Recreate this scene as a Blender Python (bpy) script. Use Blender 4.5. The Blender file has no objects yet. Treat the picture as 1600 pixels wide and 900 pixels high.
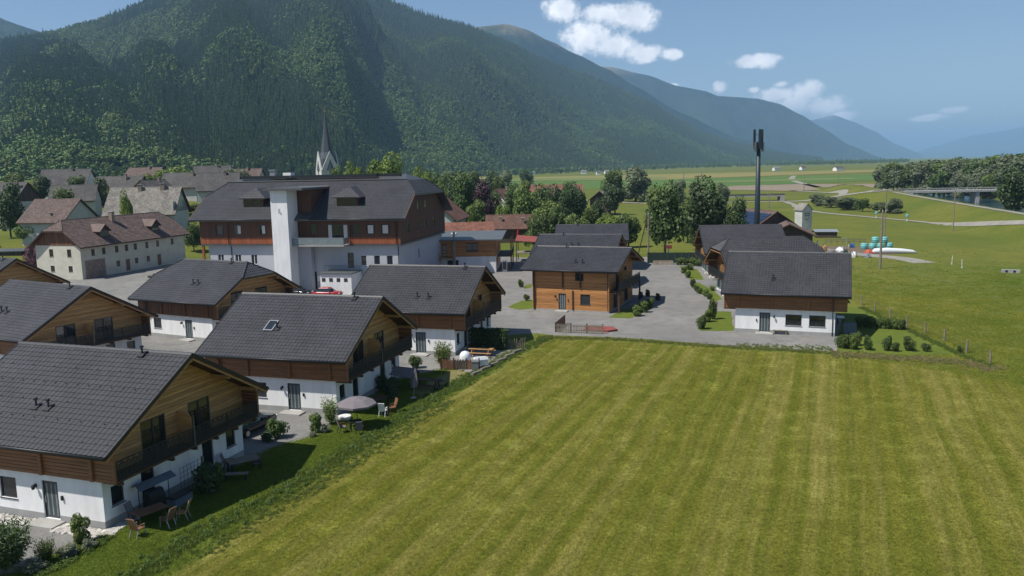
import bpy, bmesh, math, random
import numpy as np
from mathutils import Vector, Matrix, noise as mnoise
random.seed(7)
S = bpy.context.scene
C = S.collection
R = math.radians
# ---------------------------------------------------------------- camera
CAM_H, FPX, PITCH, ROLL = 18.6, 1281.5, R(8.486), R(-1.194)
_c, _s = math.cos(PITCH), math.sin(PITCH)
_M0 = Matrix(((1, 0, 0), (0, _s, _c), (0, _c, -_s)))
_cr, _sr = math.cos(ROLL), math.sin(ROLL)
CM = Matrix(((_cr, _sr, 0), (-_sr, _cr, 0), (0, 0, 1))) @ _M0      # rows: right, up, forward
cam = bpy.data.objects.new('camera', bpy.data.cameras.new('camera'))
C.objects.link(cam)
_mw = CM.transposed()
_mw = Matrix((( _mw[0][0], _mw[0][1], -_mw[0][2]), (_mw[1][0], _mw[1][1], -_mw[1][2]), (_mw[2][0], _mw[2][1], -_mw[2][2]))).to_4x4()
_mw.translation = (0, 0, CAM_H)
cam.matrix_world = _mw
cam.data.sensor_width = 36.0
cam.data.lens = FPX / 1600 * 36
cam.data.clip_start = 0.5
cam.data.clip_end = 120000
S.camera = cam
# ---------------------------------------------------------------- sky, sun, exposure
SUN_EL, SH_AZ = R(57.2), R(23)           # shadows run from +X, 23 degrees towards +Y
sun_dir = Vector((-math.cos(SH_AZ) * math.cos(SUN_EL), -math.sin(SH_AZ) * math.cos(SUN_EL), math.sin(SUN_EL)))
world = bpy.data.worlds.new('World'); S.world = world; world.use_nodes = True
wt = world.node_tree; wt.nodes.clear()
def wn(t, **k):
    n = wt.nodes.new(t)
    for a, b in k.items(): setattr(n, a, b)
    return n
sky = wn('ShaderNodeTexSky'); sky.sky_type = 'NISHITA'; sky.sun_disc = False
sky.sun_elevation = SUN_EL; sky.sun_rotation = math.atan2(sun_dir.x, sun_dir.y)
sky.altitude = 600; sky.air_density = 1.0; sky.dust_density = 0.35; sky.ozone_density = 3.0
bg = wn('ShaderNodeBackground'); bg.inputs['Strength'].default_value = 0.085
wout = wn('ShaderNodeOutputWorld')
# cumulus clouds: soft puffs at fixed directions of the sky, broken up by noise
def px_dir(px, py):
    d = CM.transposed() @ Vector(((px - 800) / FPX, (450 - py) / FPX, 1.0))
    return d.normalized()
PUFFS = [(878, 14, 34, 24), (915, 60, 48, 30), (955, 72, 44, 22), (985, 28, 50, 26), (940, 20, 36, 18), (1005, 84, 38, 17), (1045, 86, 22, 11),
         (1180, 95, 38, 12), (1126, 136, 13, 13), (1215, 148, 36, 16), (1262, 142, 26, 18), (1285, 165, 40, 18), (1240, 162, 40, 16),
         (1318, 180, 20, 9), (1178, 140, 12, 7), (1220, 132, 12, 6), (1053, 133, 9, 4), (1490, 172, 18, 6), (1450, 184, 28, 6), (1198, 97, 16, 14)]
tc = wn('ShaderNodeTexCoord')
acc = None
right = Vector(CM[0]); up = Vector(CM[1])
for (px, py, rx, ry) in PUFFS:
    d = px_dir(px, py)
    dr = wn('ShaderNodeVectorMath', operation='DOT_PRODUCT'); dr.inputs[1].default_value = right
    du = wn('ShaderNodeVectorMath', operation='DOT_PRODUCT'); du.inputs[1].default_value = up
    sub = wn('ShaderNodeVectorMath', operation='SUBTRACT'); sub.inputs[1].default_value = d
    wt.links.new(tc.outputs['Generated'], sub.inputs[0])
    wt.links.new(sub.outputs[0], dr.inputs[0]); wt.links.new(sub.outputs[0], du.inputs[0])
    comb = wn('ShaderNodeCombineXYZ')
    m1 = wn('ShaderNodeMath', operation='MULTIPLY'); m1.inputs[1].default_value = FPX / (rx * 1.2)
    m2 = wn('ShaderNodeMath', operation='MULTIPLY'); m2.inputs[1].default_value = FPX / (ry * 1.12)
    wt.links.new(dr.outputs['Value'], m1.inputs[0]); wt.links.new(du.outputs['Value'], m2.inputs[0])
    wt.links.new(m1.outputs[0], comb.inputs[0]); wt.links.new(m2.outputs[0], comb.inputs[1])
    dp = wn('ShaderNodeVectorMath', operation='DOT_PRODUCT'); dp.inputs[1].default_value = d
    wt.links.new(tc.outputs['Generated'], dp.inputs[0])
    ln = wn('ShaderNodeVectorMath', operation='LENGTH'); wt.links.new(comb.outputs[0], ln.inputs[0])
    one = wn('ShaderNodeMath', operation='SUBTRACT'); one.inputs[0].default_value = 1.0
    wt.links.new(ln.outputs['Value'], one.inputs[1])
    gt = wn('ShaderNodeMath', operation='GREATER_THAN'); gt.inputs[1].default_value = 0.0
    wt.links.new(dp.outputs['Value'], gt.inputs[0])
    mul = wn('ShaderNodeMath', operation='MULTIPLY'); wt.links.new(one.outputs[0], mul.inputs[0]); wt.links.new(gt.outputs[0], mul.inputs[1])
    clampn = wn('ShaderNodeMath', operation='MAXIMUM'); clampn.inputs[1].default_value = 0.0; wt.links.new(mul.outputs[0], clampn.inputs[0])
    if acc is None: acc = clampn
    else:
        mx = wn('ShaderNodeMath', operation='SMOOTH_MAX'); mx.inputs[2].default_value = 0.05
        wt.links.new(acc.outputs[0], mx.inputs[0]); wt.links.new(clampn.outputs[0], mx.inputs[1]); acc = mx
nz = wn('ShaderNodeTexNoise'); nz.inputs['Scale'].default_value = 55; nz.inputs['Detail'].default_value = 7; nz.inputs['Roughness'].default_value = 0.62
wt.links.new(tc.outputs['Generated'], nz.inputs['Vector'])
mad = wn('ShaderNodeMath', operation='MULTIPLY_ADD'); mad.inputs[1].default_value = 1.5; mad.inputs[2].default_value = -0.75
wt.links.new(nz.outputs['Fac'], mad.inputs[0])
add = wn('ShaderNodeMath', operation='ADD'); wt.links.new(acc.outputs[0], add.inputs[0]); wt.links.new(mad.outputs[0], add.inputs[1])
mr = wn('ShaderNodeMapRange', interpolation_type='SMOOTHSTEP'); mr.inputs['From Min'].default_value = 0.1; mr.inputs['From Max'].default_value = 0.7
mr.inputs['To Max'].default_value = 1.0
wt.links.new(add.outputs[0], mr.inputs['Value'])
nz2 = wn('ShaderNodeTexNoise'); nz2.inputs['Scale'].default_value = 38; nz2.inputs['Detail'].default_value = 4
wt.links.new(tc.outputs['Generated'], nz2.inputs['Vector'])
ccol = wn('ShaderNodeMix', data_type='RGBA'); ccol.inputs['A'].default_value = (6.5, 7.2, 8.4, 1); ccol.inputs['B'].default_value = (17, 17, 17, 1)
wt.links.new(nz2.outputs['Fac'], ccol.inputs['Factor'])
cmix = wn('ShaderNodeMix', data_type='RGBA')
gate = wn('ShaderNodeMapRange', interpolation_type='SMOOTHSTEP'); gate.inputs['From Min'].default_value = 0.1; gate.inputs['From Max'].default_value = 0.32
wt.links.new(acc.outputs[0], gate.inputs['Value'])
cden = wn('ShaderNodeMath', operation='MULTIPLY'); wt.links.new(mr.outputs[0], cden.inputs[0]); wt.links.new(gate.outputs[0], cden.inputs[1])
wt.links.new(cden.outputs[0], cmix.inputs['Factor']); wt.links.new(sky.outputs[0], cmix.inputs['A']); wt.links.new(ccol.outputs['Result'], cmix.inputs['B'])
wt.links.new(cmix.outputs['Result'], bg.inputs['Color']); wt.links.new(bg.outputs[0], wout.inputs['Surface'])
sl = bpy.data.lights.new('sun', 'SUN'); sl.energy = 5.0; sl.angle = R(0.53); sl.color = (1.0, 0.95, 0.87)
so = bpy.data.objects.new('sun', sl); C.objects.link(so)
so.rotation_euler = sun_dir.to_track_quat('Z', 'Y').to_euler(); so.location = (-40, -10, 90)
S.view_settings.view_transform = 'Standard'; S.view_settings.look = 'None'
S.view_settings.exposure = 0.22; S.view_settings.gamma = 1.0
S.render.engine = 'CYCLES'
S.cycles.use_denoising = True
S.cycles.max_bounces = 6; S.cycles.diffuse_bounces = 3; S.cycles.glossy_bounces = 3; S.cycles.transmission_bounces = 3
S.cycles.volume_bounces = 1; S.cycles.transparent_max_bounces = 8
S.cycles.sample_clamp_indirect = 6
# ---------------------------------------------------------------- helpers
def ray(px, py): return CM.transposed() @ Vector(((px - 800) / FPX, (450 - py) / FPX, 1.0))
def G(px, py, z=0.0):
    r = ray(px, py); t = (z - CAM_H) / r.z
    return Vector((r.x * t, r.y * t, z))
def at_dist(px, py, dist):           # point on the sight line at horizontal depth dist
    r = ray(px, py); t = dist / r.y
    return Vector((r.x * t, dist, CAM_H + r.z * t))
def sstep(a, b, x):
    t = min(1, max(0, (x - a) / (b - a))); return t * t * (3 - 2 * t)
def terrain(x, y):
    z = 0.0
    if y > 100:
        t = y - 150 - max(0, x + 100) * 1.2
        if t > 0: z += 16 * (1 - math.exp(-t / 150)) * sstep(-0.08, -0.38, x / y)
    if x > 90 and y > 120:                      # dyke and river at the right
        cx = 125 + (y - 200) * 0.25
        dx = x - cx
        fade = 1 - sstep(470, 545, y)
        hgt = 3.9
        if dx < 0: k = sstep(-14, -0.5, dx)
        elif dx < 4: k = 1
        else: k = 1 - sstep(4, 16, dx)
        z += hgt * k * fade
        if 16 < dx < 82: z += -3.2 * fade * sstep(16, 28, dx) * (1 - sstep(52, 66, dx))
        if y > 340 and dx < 10 and x < 175:      # road ramp to the bridge
            z = max(z, 3.7 * sstep(11, 4.5, abs(y - 370)) * sstep(128, 165, x))
        if dx >= 60 and y > 340: z = max(z, 3.7 * sstep(9, 4, abs(y - 368)) * sstep(60, 72, dx))
    return z

_mir = False
class MB:
    def __init__(s): s.v = []; s.f = []
    def add(s, vs, fs):
        b = len(s.v); s.v += [tuple(v) for v in vs]; s.f += [tuple(i + b for i in f) for f in fs]; return s
    def box(s, x0, x1, y0, y1, z0, z1):
        return s.add([(x0,y0,z0),(x1,y0,z0),(x1,y1,z0),(x0,y1,z0),(x0,y0,z1),(x1,y0,z1),(x1,y1,z1),(x0,y1,z1)],
                     [(3,2,1,0),(4,5,6,7),(0,1,5,4),(1,2,6,5),(2,3,7,6),(3,0,4,7)])
    def obox(s, c, ax, ay, az):          # centre and three half-axis vectors
        c, ax, ay, az = Vector(c), Vector(ax), Vector(ay), Vector(az)
        vs = [c + ax*i + ay*j + az*k for k in (-1,1) for (i,j) in ((-1,-1),(1,-1),(1,1),(-1,1))]
        return s.add(vs, [(3,2,1,0),(4,5,6,7),(0,1,5,4),(1,2,6,5),(2,3,7,6),(3,0,4,7)])
    def beam(s, p, q, w, h, upv=(0,0,1)):
        p, q = Vector(p), Vector(q); d = (q - p); L = d.length; d.normalize()
        side = d.cross(Vector(upv)); 
        if side.length < 1e-4: side = Vector((1,0,0))
        side.normalize(); u2 = side.cross(d)
        return s.obox((p + q) / 2, d * L / 2, side * w / 2, u2 * h / 2)
    def tube(s, pts, rads, n=8, cap=True):
        pts = [Vector(p) for p in pts]
        if not hasattr(rads, '__len__'): rads = [rads] * len(pts)
        b = len(s.v); prev = None
        for i, p in enumerate(pts):
            d = (pts[min(i+1, len(pts)-1)] - pts[max(i-1, 0)]).normalized()
            if prev is None:
                a = d.cross(Vector((0.3, 0.9, 0.2)) if abs(d.z) > .9 else Vector((0,0,1))).normalized()
            else:
                a = (prev - d * prev.dot(d)).normalized()
            prev = a; bb = d.cross(a)
            for k in range(n):
                t = 2 * math.pi * k / n
                s.v.append(tuple(p + (a * math.cos(t) + bb * math.sin(t)) * rads[i]))
        for i in range(len(pts) - 1):
            for k in range(n):
                k2 = (k + 1) % n
                s.f.append((b + i*n + k, b + i*n + k2, b + (i+1)*n + k2, b + (i+1)*n + k))
        if cap:
            s.f.append(tuple(b + k for k in reversed(range(n)))); s.f.append(tuple(b + (len(pts)-1)*n + k for k in range(n)))
        return s
    def prism(s, poly, z0, z1):          # poly: list of (x, y), counter-clockwise
        n = len(poly)
        return s.add([(x,y,z0) for x,y in poly] + [(x,y,z1) for x,y in poly],
                     [tuple(reversed(range(n))), tuple(range(n, 2*n))] + [(i, (i+1)%n, n+(i+1)%n, n+i) for i in range(n)])
    def prism_ax(s, poly, a0, a1, axis): # poly in the two other axes
        n = len(poly); mk = (lambda p, a: (a, p[0], p[1])) if axis == 'x' else (lambda p, a: (p[0], a, p[1]))
        return s.add([mk(p, a0) for p in poly] + [mk(p, a1) for p in poly],
                     [tuple(reversed(range(n))), tuple(range(n, 2*n))] + [(i, (i+1)%n, n+(i+1)%n, n+i) for i in range(n)])
    def quad(s, a, b, c, d): return s.add([a, b, c, d], [(0,1,2,3)])
    def solid(s, polys, dz):             # top polygons -> closed slab dz thick downwards
        key = {}; vs = []
        def idx(p):
            k = tuple(round(c, 4) for c in p)
            if k not in key: key[k] = len(vs); vs.append(k)
            return key[k]
        fs = [tuple(idx(p) for p in po) for po in polys]
        n = len(vs); allv = vs + [(x, y, z - dz) for x, y, z in vs]
        out = list(fs) + [tuple(i + n for i in reversed(f)) for f in fs]
        edges = {}
        for f in fs:
            for i in range(len(f)):
                a, b = f[i], f[(i+1) % len(f)]; edges[(a, b)] = 1
        for (a, b) in edges:
            if (b, a) not in edges: out.append((b, a, a + n, b + n))
        return s.add(allv, out)
    def lathe(s, prof, n=16, c=(0,0,0)):
        b = len(s.v)
        for r, z in prof:
            for k in range(n):
                t = 2*math.pi*k/n; s.v.append((c[0]+r*math.cos(t), c[1]+r*math.sin(t), c[2]+z))
        for i in range(len(prof)-1):
            for k in range(n):
                k2 = (k+1)%n; s.f.append((b+i*n+k, b+i*n+k2, b+(i+1)*n+k2, b+(i+1)*n+k))
        s.f.append(tuple(b+k for k in reversed(range(n)))); s.f.append(tuple(b+(len(prof)-1)*n+k for k in range(n)))
        return s
    def mesh(s, name, mat=None, smooth=False):
        v, f = s.v, s.f
        if _mir:
            v = [(-a, b, c) for a, b, c in v]; f = [tuple(reversed(q)) for q in f]
        me = bpy.data.meshes.new(name); me.from_pydata(v, [], f)
        if smooth: me.shade_smooth()
        if mat: me.materials.append(mat)
        return me
    def build(s, name, mat, parent=None, smooth=False, **k):
        return link(name, s.mesh(name, mat, smooth), parent, **k)
def link(name, me, parent=None, loc=None, rz=None, kind=None, label=None, cat=None, group=None):
    o = bpy.data.objects.new(name, me); C.objects.link(o)
    if parent: o.parent = parent
    if loc is not None: o.location = loc
    if rz is not None: o.rotation_euler[2] = rz
    if kind: o['kind'] = kind
    if label: o['label'] = label
    if cat: o['category'] = cat
    if group: o['group'] = group
    return o
def thing(name, label, cat, loc=(0,0,0), rz=0, group=None):
    return link(name, None, None, loc, rz, None, label, cat, group)
def copy_tree(o, parent=None, label=None, group=None, loc=None, rz=None, scale=None):
    c = o.copy(); C.objects.link(c)
    if parent: c.parent = parent
    if label: c['label'] = label
    if group: c['group'] = group
    if loc is not None: c.location = loc
    if rz is not None: c.rotation_euler[2] = rz
    if scale is not None: c.scale = scale if hasattr(scale, '__len__') else (scale,)*3
    for ch in o.children: copy_tree(ch, c)
    return c
# ---------------------------------------------------------------- materials
MATS = {}
def pmat(name, col, rough=0.75, var=0.15, scale=2.0, bump=0.0, bscale=30.0, metal=0.0, stretch=(1,1,1), island=0.0, col2=None, spec=0.5, detail=5, coord='Object', trans=0.0, hsv=0.0):
    m = bpy.data.materials.new(name); MATS[name] = m; m.use_nodes = True
    t = m.node_tree; t.nodes.clear(); N = t.nodes.new; Lk = t.links.new
    out = N('ShaderNodeOutputMaterial'); p = N('ShaderNodeBsdfPrincipled')
    p.inputs['Roughness'].default_value = rough; p.inputs['Metallic'].default_value = metal
    p.inputs['Specular IOR Level'].default_value = spec
    co = N('ShaderNodeTexCoord'); mp = N('ShaderNodeMapping'); mp.inputs['Scale'].default_value = stretch
    Lk(co.outputs[coord], mp.inputs['Vector'])
    n = N('ShaderNodeTexNoise'); n.inputs['Scale'].default_value = scale; n.inputs['Detail'].default_value = detail; n.inputs['Roughness'].default_value = 0.62
    Lk(mp.outputs[0], n.inputs['Vector'])
    cr = N('ShaderNodeMix'); cr.data_type = 'RGBA'
    c2 = col2 or col
    lo = [max(0, c*(1-var)) for c in col]; hi = [min(1, c*(1+var)) for c in c2]
    cr.inputs['A'].default_value = (*lo, 1); cr.inputs['B'].default_value = (*hi, 1)
    sm = N('ShaderNodeMapRange'); sm.inputs['From Min'].default_value = 0.3; sm.inputs['From Max'].default_value = 0.7
    Lk(n.outputs['Fac'], sm.inputs['Value']); Lk(sm.outputs[0], cr.inputs['Factor'])
    last = cr.outputs['Result']
    if island or hsv:
        ge = N('ShaderNodeNewGeometry'); hs = N('ShaderNodeHueSaturation')
        mr = N('ShaderNodeMapRange'); mr.inputs['To Min'].default_value = 1 - island; mr.inputs['To Max'].default_value = 1 + island
        Lk(ge.outputs['Random Per Island'], mr.inputs['Value']); Lk(mr.outputs[0], hs.inputs['Value'])
        if hsv:
            oi = N('ShaderNodeObjectInfo'); mh = N('ShaderNodeMapRange'); mh.inputs['To Min'].default_value = 0.5 - hsv; mh.inputs['To Max'].default_value = 0.5 + hsv * 0.6
            Lk(oi.outputs['Random'], mh.inputs['Value']); Lk(mh.outputs[0], hs.inputs['Hue'])
        Lk(last, hs.inputs['Color']); last = hs.outputs['Color']
    Lk(last, p.inputs['Base Color'])
    if bump:
        nb = N('ShaderNodeTexNoise'); nb.inputs['Scale'].default_value = bscale; nb.inputs['Detail'].default_value = 4
        Lk(mp.outputs[0], nb.inputs['Vector'])
        b = N('ShaderNodeBump'); b.inputs['Strength'].default_value = bump; b.inputs['Distance'].default_value = 0.05
        Lk(nb.outputs['Fac'], b.inputs['Height']); Lk(b.outputs[0], p.inputs['Normal'])
    if trans:
        tr = N('ShaderNodeBsdfTranslucent'); Lk(last, tr.inputs['Color']); mx = N('ShaderNodeMixShader'); mx.inputs[0].default_value = trans
        Lk(p.outputs[0], mx.inputs[1]); Lk(tr.outputs[0], mx.inputs[2]); Lk(mx.outputs[0], out.inputs['Surface'])
    else: Lk(p.outputs[0], out.inputs['Surface'])
    return m
M = MATS
pmat('plaster', (0.76,0.76,0.755), 0.9, 0.1, 1.6, 0.15, 60, stretch=(1,1,.22))
pmat('plaster_cream', (0.52,0.5,0.41), 0.9, 0.12, 0.6, 0.15, 50)
pmat('plaster_grey', (0.42,0.43,0.46), 0.9, 0.06, 0.5, 0.1, 50)
pmat('plaster_pale', (0.42,0.45,0.42), 0.9, 0.1, 0.5, 0.1, 50)
pmat('plaster_dirty', (0.5,0.5,0.48), 0.9, 0.2, 0.35, 0.2, 40)
pmat('plinth', (0.3,0.3,0.29), 0.95, 0.15, 1.5, 0.3, 40)
pmat('concrete', (0.34,0.33,0.31), 0.9, 0.15, 0.8, 0.2, 30)
pmat('stone_wall', (0.25,0.19,0.15), 0.9, 0.35, 2.5, 0.4, 12)
pmat('wood_front', (0.22,0.095,0.035), 0.6, 0.35, 3, 0.2, 14, stretch=(0.25,0.25,5), island=0.22)
pmat('wood_gable', (0.45,0.255,0.1), 0.7, 0.35, 3, 0.2, 14, stretch=(0.25,0.25,5), island=0.25)
pmat('wood_orange', (0.42,0.19,0.062), 0.6, 0.3, 3, 0.2, 14, stretch=(0.25,0.25,5), island=0.22)
pmat('wood_hotel', (0.1,0.04,0.018), 0.65, 0.3, 2, 0.2, 10, stretch=(5,5,0.25), island=0.2)
pmat('wood_hotel_red', (0.27,0.075,0.025), 0.6, 0.25, 2, 0.2, 10, stretch=(5,5,0.25), island=0.2)
pmat('wood_vert', (0.14,0.06,0.024), 0.7, 0.3, 2, 0.2, 10, stretch=(5,5,0.25), island=0.25)
pmat('wood_pale', (0.36,0.2,0.075), 0.7, 0.25, 3, 0.15, 12, stretch=(1,1,1), island=0.1)
pmat('wood_dark', (0.06,0.03,0.014), 0.7, 0.3, 3, 0.2, 12)
pmat('wood_grey', (0.2,0.17,0.135), 0.85, 0.3, 2.5, 0.3, 14, island=0.25)
pmat('wood_old', (0.075,0.055,0.042), 0.9, 0.35, 1.5, 0.3, 10, stretch=(3,3,0.4), island=0.25)
pmat('wood_teak', (0.17,0.085,0.045), 0.6, 0.25, 4, 0.1, 14, island=0.15)
pmat('tile_dark', (0.046,0.047,0.052), 0.5, 0.2, 0.35, 0.0, island=0.13, spec=0.4)
pmat('tile_dark_b', (0.048,0.048,0.052), 0.5, 0.2, 0.4, 0.0, island=0.12, spec=0.4)
pmat('tile_brown', (0.115,0.078,0.066), 0.75, 0.25, 0.8, 0.0, island=0.3)
pmat('tile_red', (0.2,0.085,0.055), 0.8, 0.3, 0.5, 0.0, island=0.25)
pmat('tile_rust', (0.12,0.062,0.045), 0.8, 0.3, 0.5, 0.0, island=0.2)
pmat('tile_grey', (0.2,0.185,0.16), 0.85, 0.28, 0.5, 0.0, island=0.25)
pmat('tile_oldgrey', (0.085,0.08,0.076), 0.85, 0.25, 0.4, 0.0, island=0.2)
pmat('metal_roof', (0.12,0.135,0.14), 0.5, 0.12, 0.4, 0.0, metal=0.3)
pmat('metal_grey', (0.13,0.13,0.13), 0.45, 0.1, 1, metal=0.6)
pmat('metal_dark', (0.022,0.025,0.028), 0.45, 0.1, 2, metal=0.3)
pmat('metal_light', (0.45,0.46,0.47), 0.4, 0.1, 2, metal=0.6)
pmat('zinc', (0.3,0.31,0.33), 0.45, 0.1, 2, metal=0.5)
pmat('anthracite', (0.032,0.038,0.042), 0.5, 0.1, 2)
pmat('balcony_metal', (0.018,0.026,0.03), 0.5, 0.1, 2)
pmat('door_panel', (0.05,0.06,0.066), 0.45, 0.1, 2)
pmat('frosted', (0.17,0.21,0.22), 0.25, 0.15, 2)
pmat('glass', (0.018,0.022,0.026), 0.04, 0.3, 0.8, spec=0.9)
pmat('curtain', (0.55,0.53,0.5), 0.9, 0.1, 4)
pmat('white_paint', (0.72,0.72,0.7), 0.5, 0.04, 2)
pmat('white_plastic', (0.75,0.75,0.74), 0.4, 0.04, 2)
pmat('red_paint', (0.35,0.02,0.025), 0.25, 0.05, 2)
pmat('black_paint', (0.012,0.012,0.014), 0.15, 0.05, 2)
pmat('blue_paint', (0.03,0.12,0.3), 0.3, 0.05, 2)
pmat('grey_paint', (0.2,0.21,0.22), 0.3, 0.05, 2)
pmat('rubber', (0.015,0.015,0.015), 0.85, 0.1, 2)
pmat('red_tarp', (0.22,0.055,0.042), 0.85, 0.2, 1.2, 0.3, 6)
pmat('orange_tarp', (0.42,0.07,0.035), 0.6, 0.15, 2)
pmat('fabric_grey', (0.17,0.15,0.16), 0.95, 0.12, 3)
pmat('fabric_blue', (0.1,0.13,0.16), 0.85, 0.12, 3)
pmat('wrap_teal', (0.15,0.42,0.43), 0.35, 0.15, 2, 0.3, 6)
pmat('wrap_white', (0.7,0.72,0.74), 0.35, 0.08, 2, 0.3, 4)
pmat('gravel', (0.25,0.245,0.235), 0.95, 0.2, 0.35, 0.5, 25, detail=9, coord='Object')
pmat('path_gravel', (0.25,0.235,0.2), 0.95, 0.18, 0.3, 0.3, 15, detail=8)
pmat('paving', (0.24,0.23,0.215), 0.9, 0.2, 1.5, 0.3, 18)
pmat('pebble', (0.42,0.4,0.37), 0.85, 0.2, 3, island=0.35)
pmat('soil', (0.14,0.1,0.065), 0.95, 0.3, 1.5, 0.5, 8)
pmat('bark', (0.085,0.065,0.048), 0.95, 0.3, 3, 0.5, 12)
pmat('leaf_mid', (0.072,0.122,0.025), 0.6, 0.35, 0.35, island=0.45, trans=0.3, hsv=0.02, col2=(0.088,0.135,0.028))
pmat('leaf_light', (0.13,0.19,0.038), 0.6, 0.35, 0.35, island=0.4, trans=0.3, hsv=0.015)
pmat('leaf_dark', (0.05,0.088,0.026), 0.6, 0.35, 0.35, island=0.45, trans=0.25, hsv=0.015)
pmat('leaf_willow', (0.15,0.185,0.1), 0.65, 0.3, 0.3, island=0.35, trans=0.3, hsv=0.015)
pmat('leaf_purple', (0.06,0.026,0.034), 0.6, 0.35, 0.4, island=0.4, trans=0.25)
pmat('leaf_lime', (0.16,0.225,0.035), 0.6, 0.3, 0.4, island=0.35, trans=0.35)
pmat('leaf_pink', (0.17,0.075,0.09), 0.7, 0.3, 0.6, island=0.4, trans=0.25)
pmat('leaf_lav', (0.15,0.17,0.11), 0.7, 0.3, 0.6, island=0.35, trans=0.2)
pmat('needle', (0.055,0.105,0.03), 0.7, 0.4, 0.15, island=0.35, hsv=0.02)
pmat('needle_b', (0.07,0.125,0.04), 0.7, 0.35, 0.15, island=0.35, hsv=0.02)
pmat('leaf_forest', (0.09,0.155,0.028), 0.7, 0.35, 0.2, island=0.4, hsv=0.03)
pmat('mast_blue', (0.018,0.03,0.042), 0.5, 0.1, 2)
pmat('slate', (0.05,0.058,0.07), 0.6, 0.2, 1.5)
pmat('gold', (0.5,0.3,0.08), 0.3, 0.1, 2, metal=0.8)
pmat('solar', (0.012,0.018,0.04), 0.12, 0.2, 2)
pmat('net_green', (0.012,0.032,0.022), 0.9, 0.2, 1)
pmat('slide_green', (0.05,0.3,0.08), 0.4, 0.1, 1)
pmat('rock', (0.27,0.25,0.22), 0.95, 0.3, 1.2, 0.4, 6)
pmat('skin', (0.5,0.3,0.2), 0.6, 0.05, 2)
pmat('cloth_white', (0.65,0.6,0.58), 0.9, 0.08, 4)
pmat('cloth_dark', (0.03,0.03,0.04), 0.9, 0.1, 4)
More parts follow.
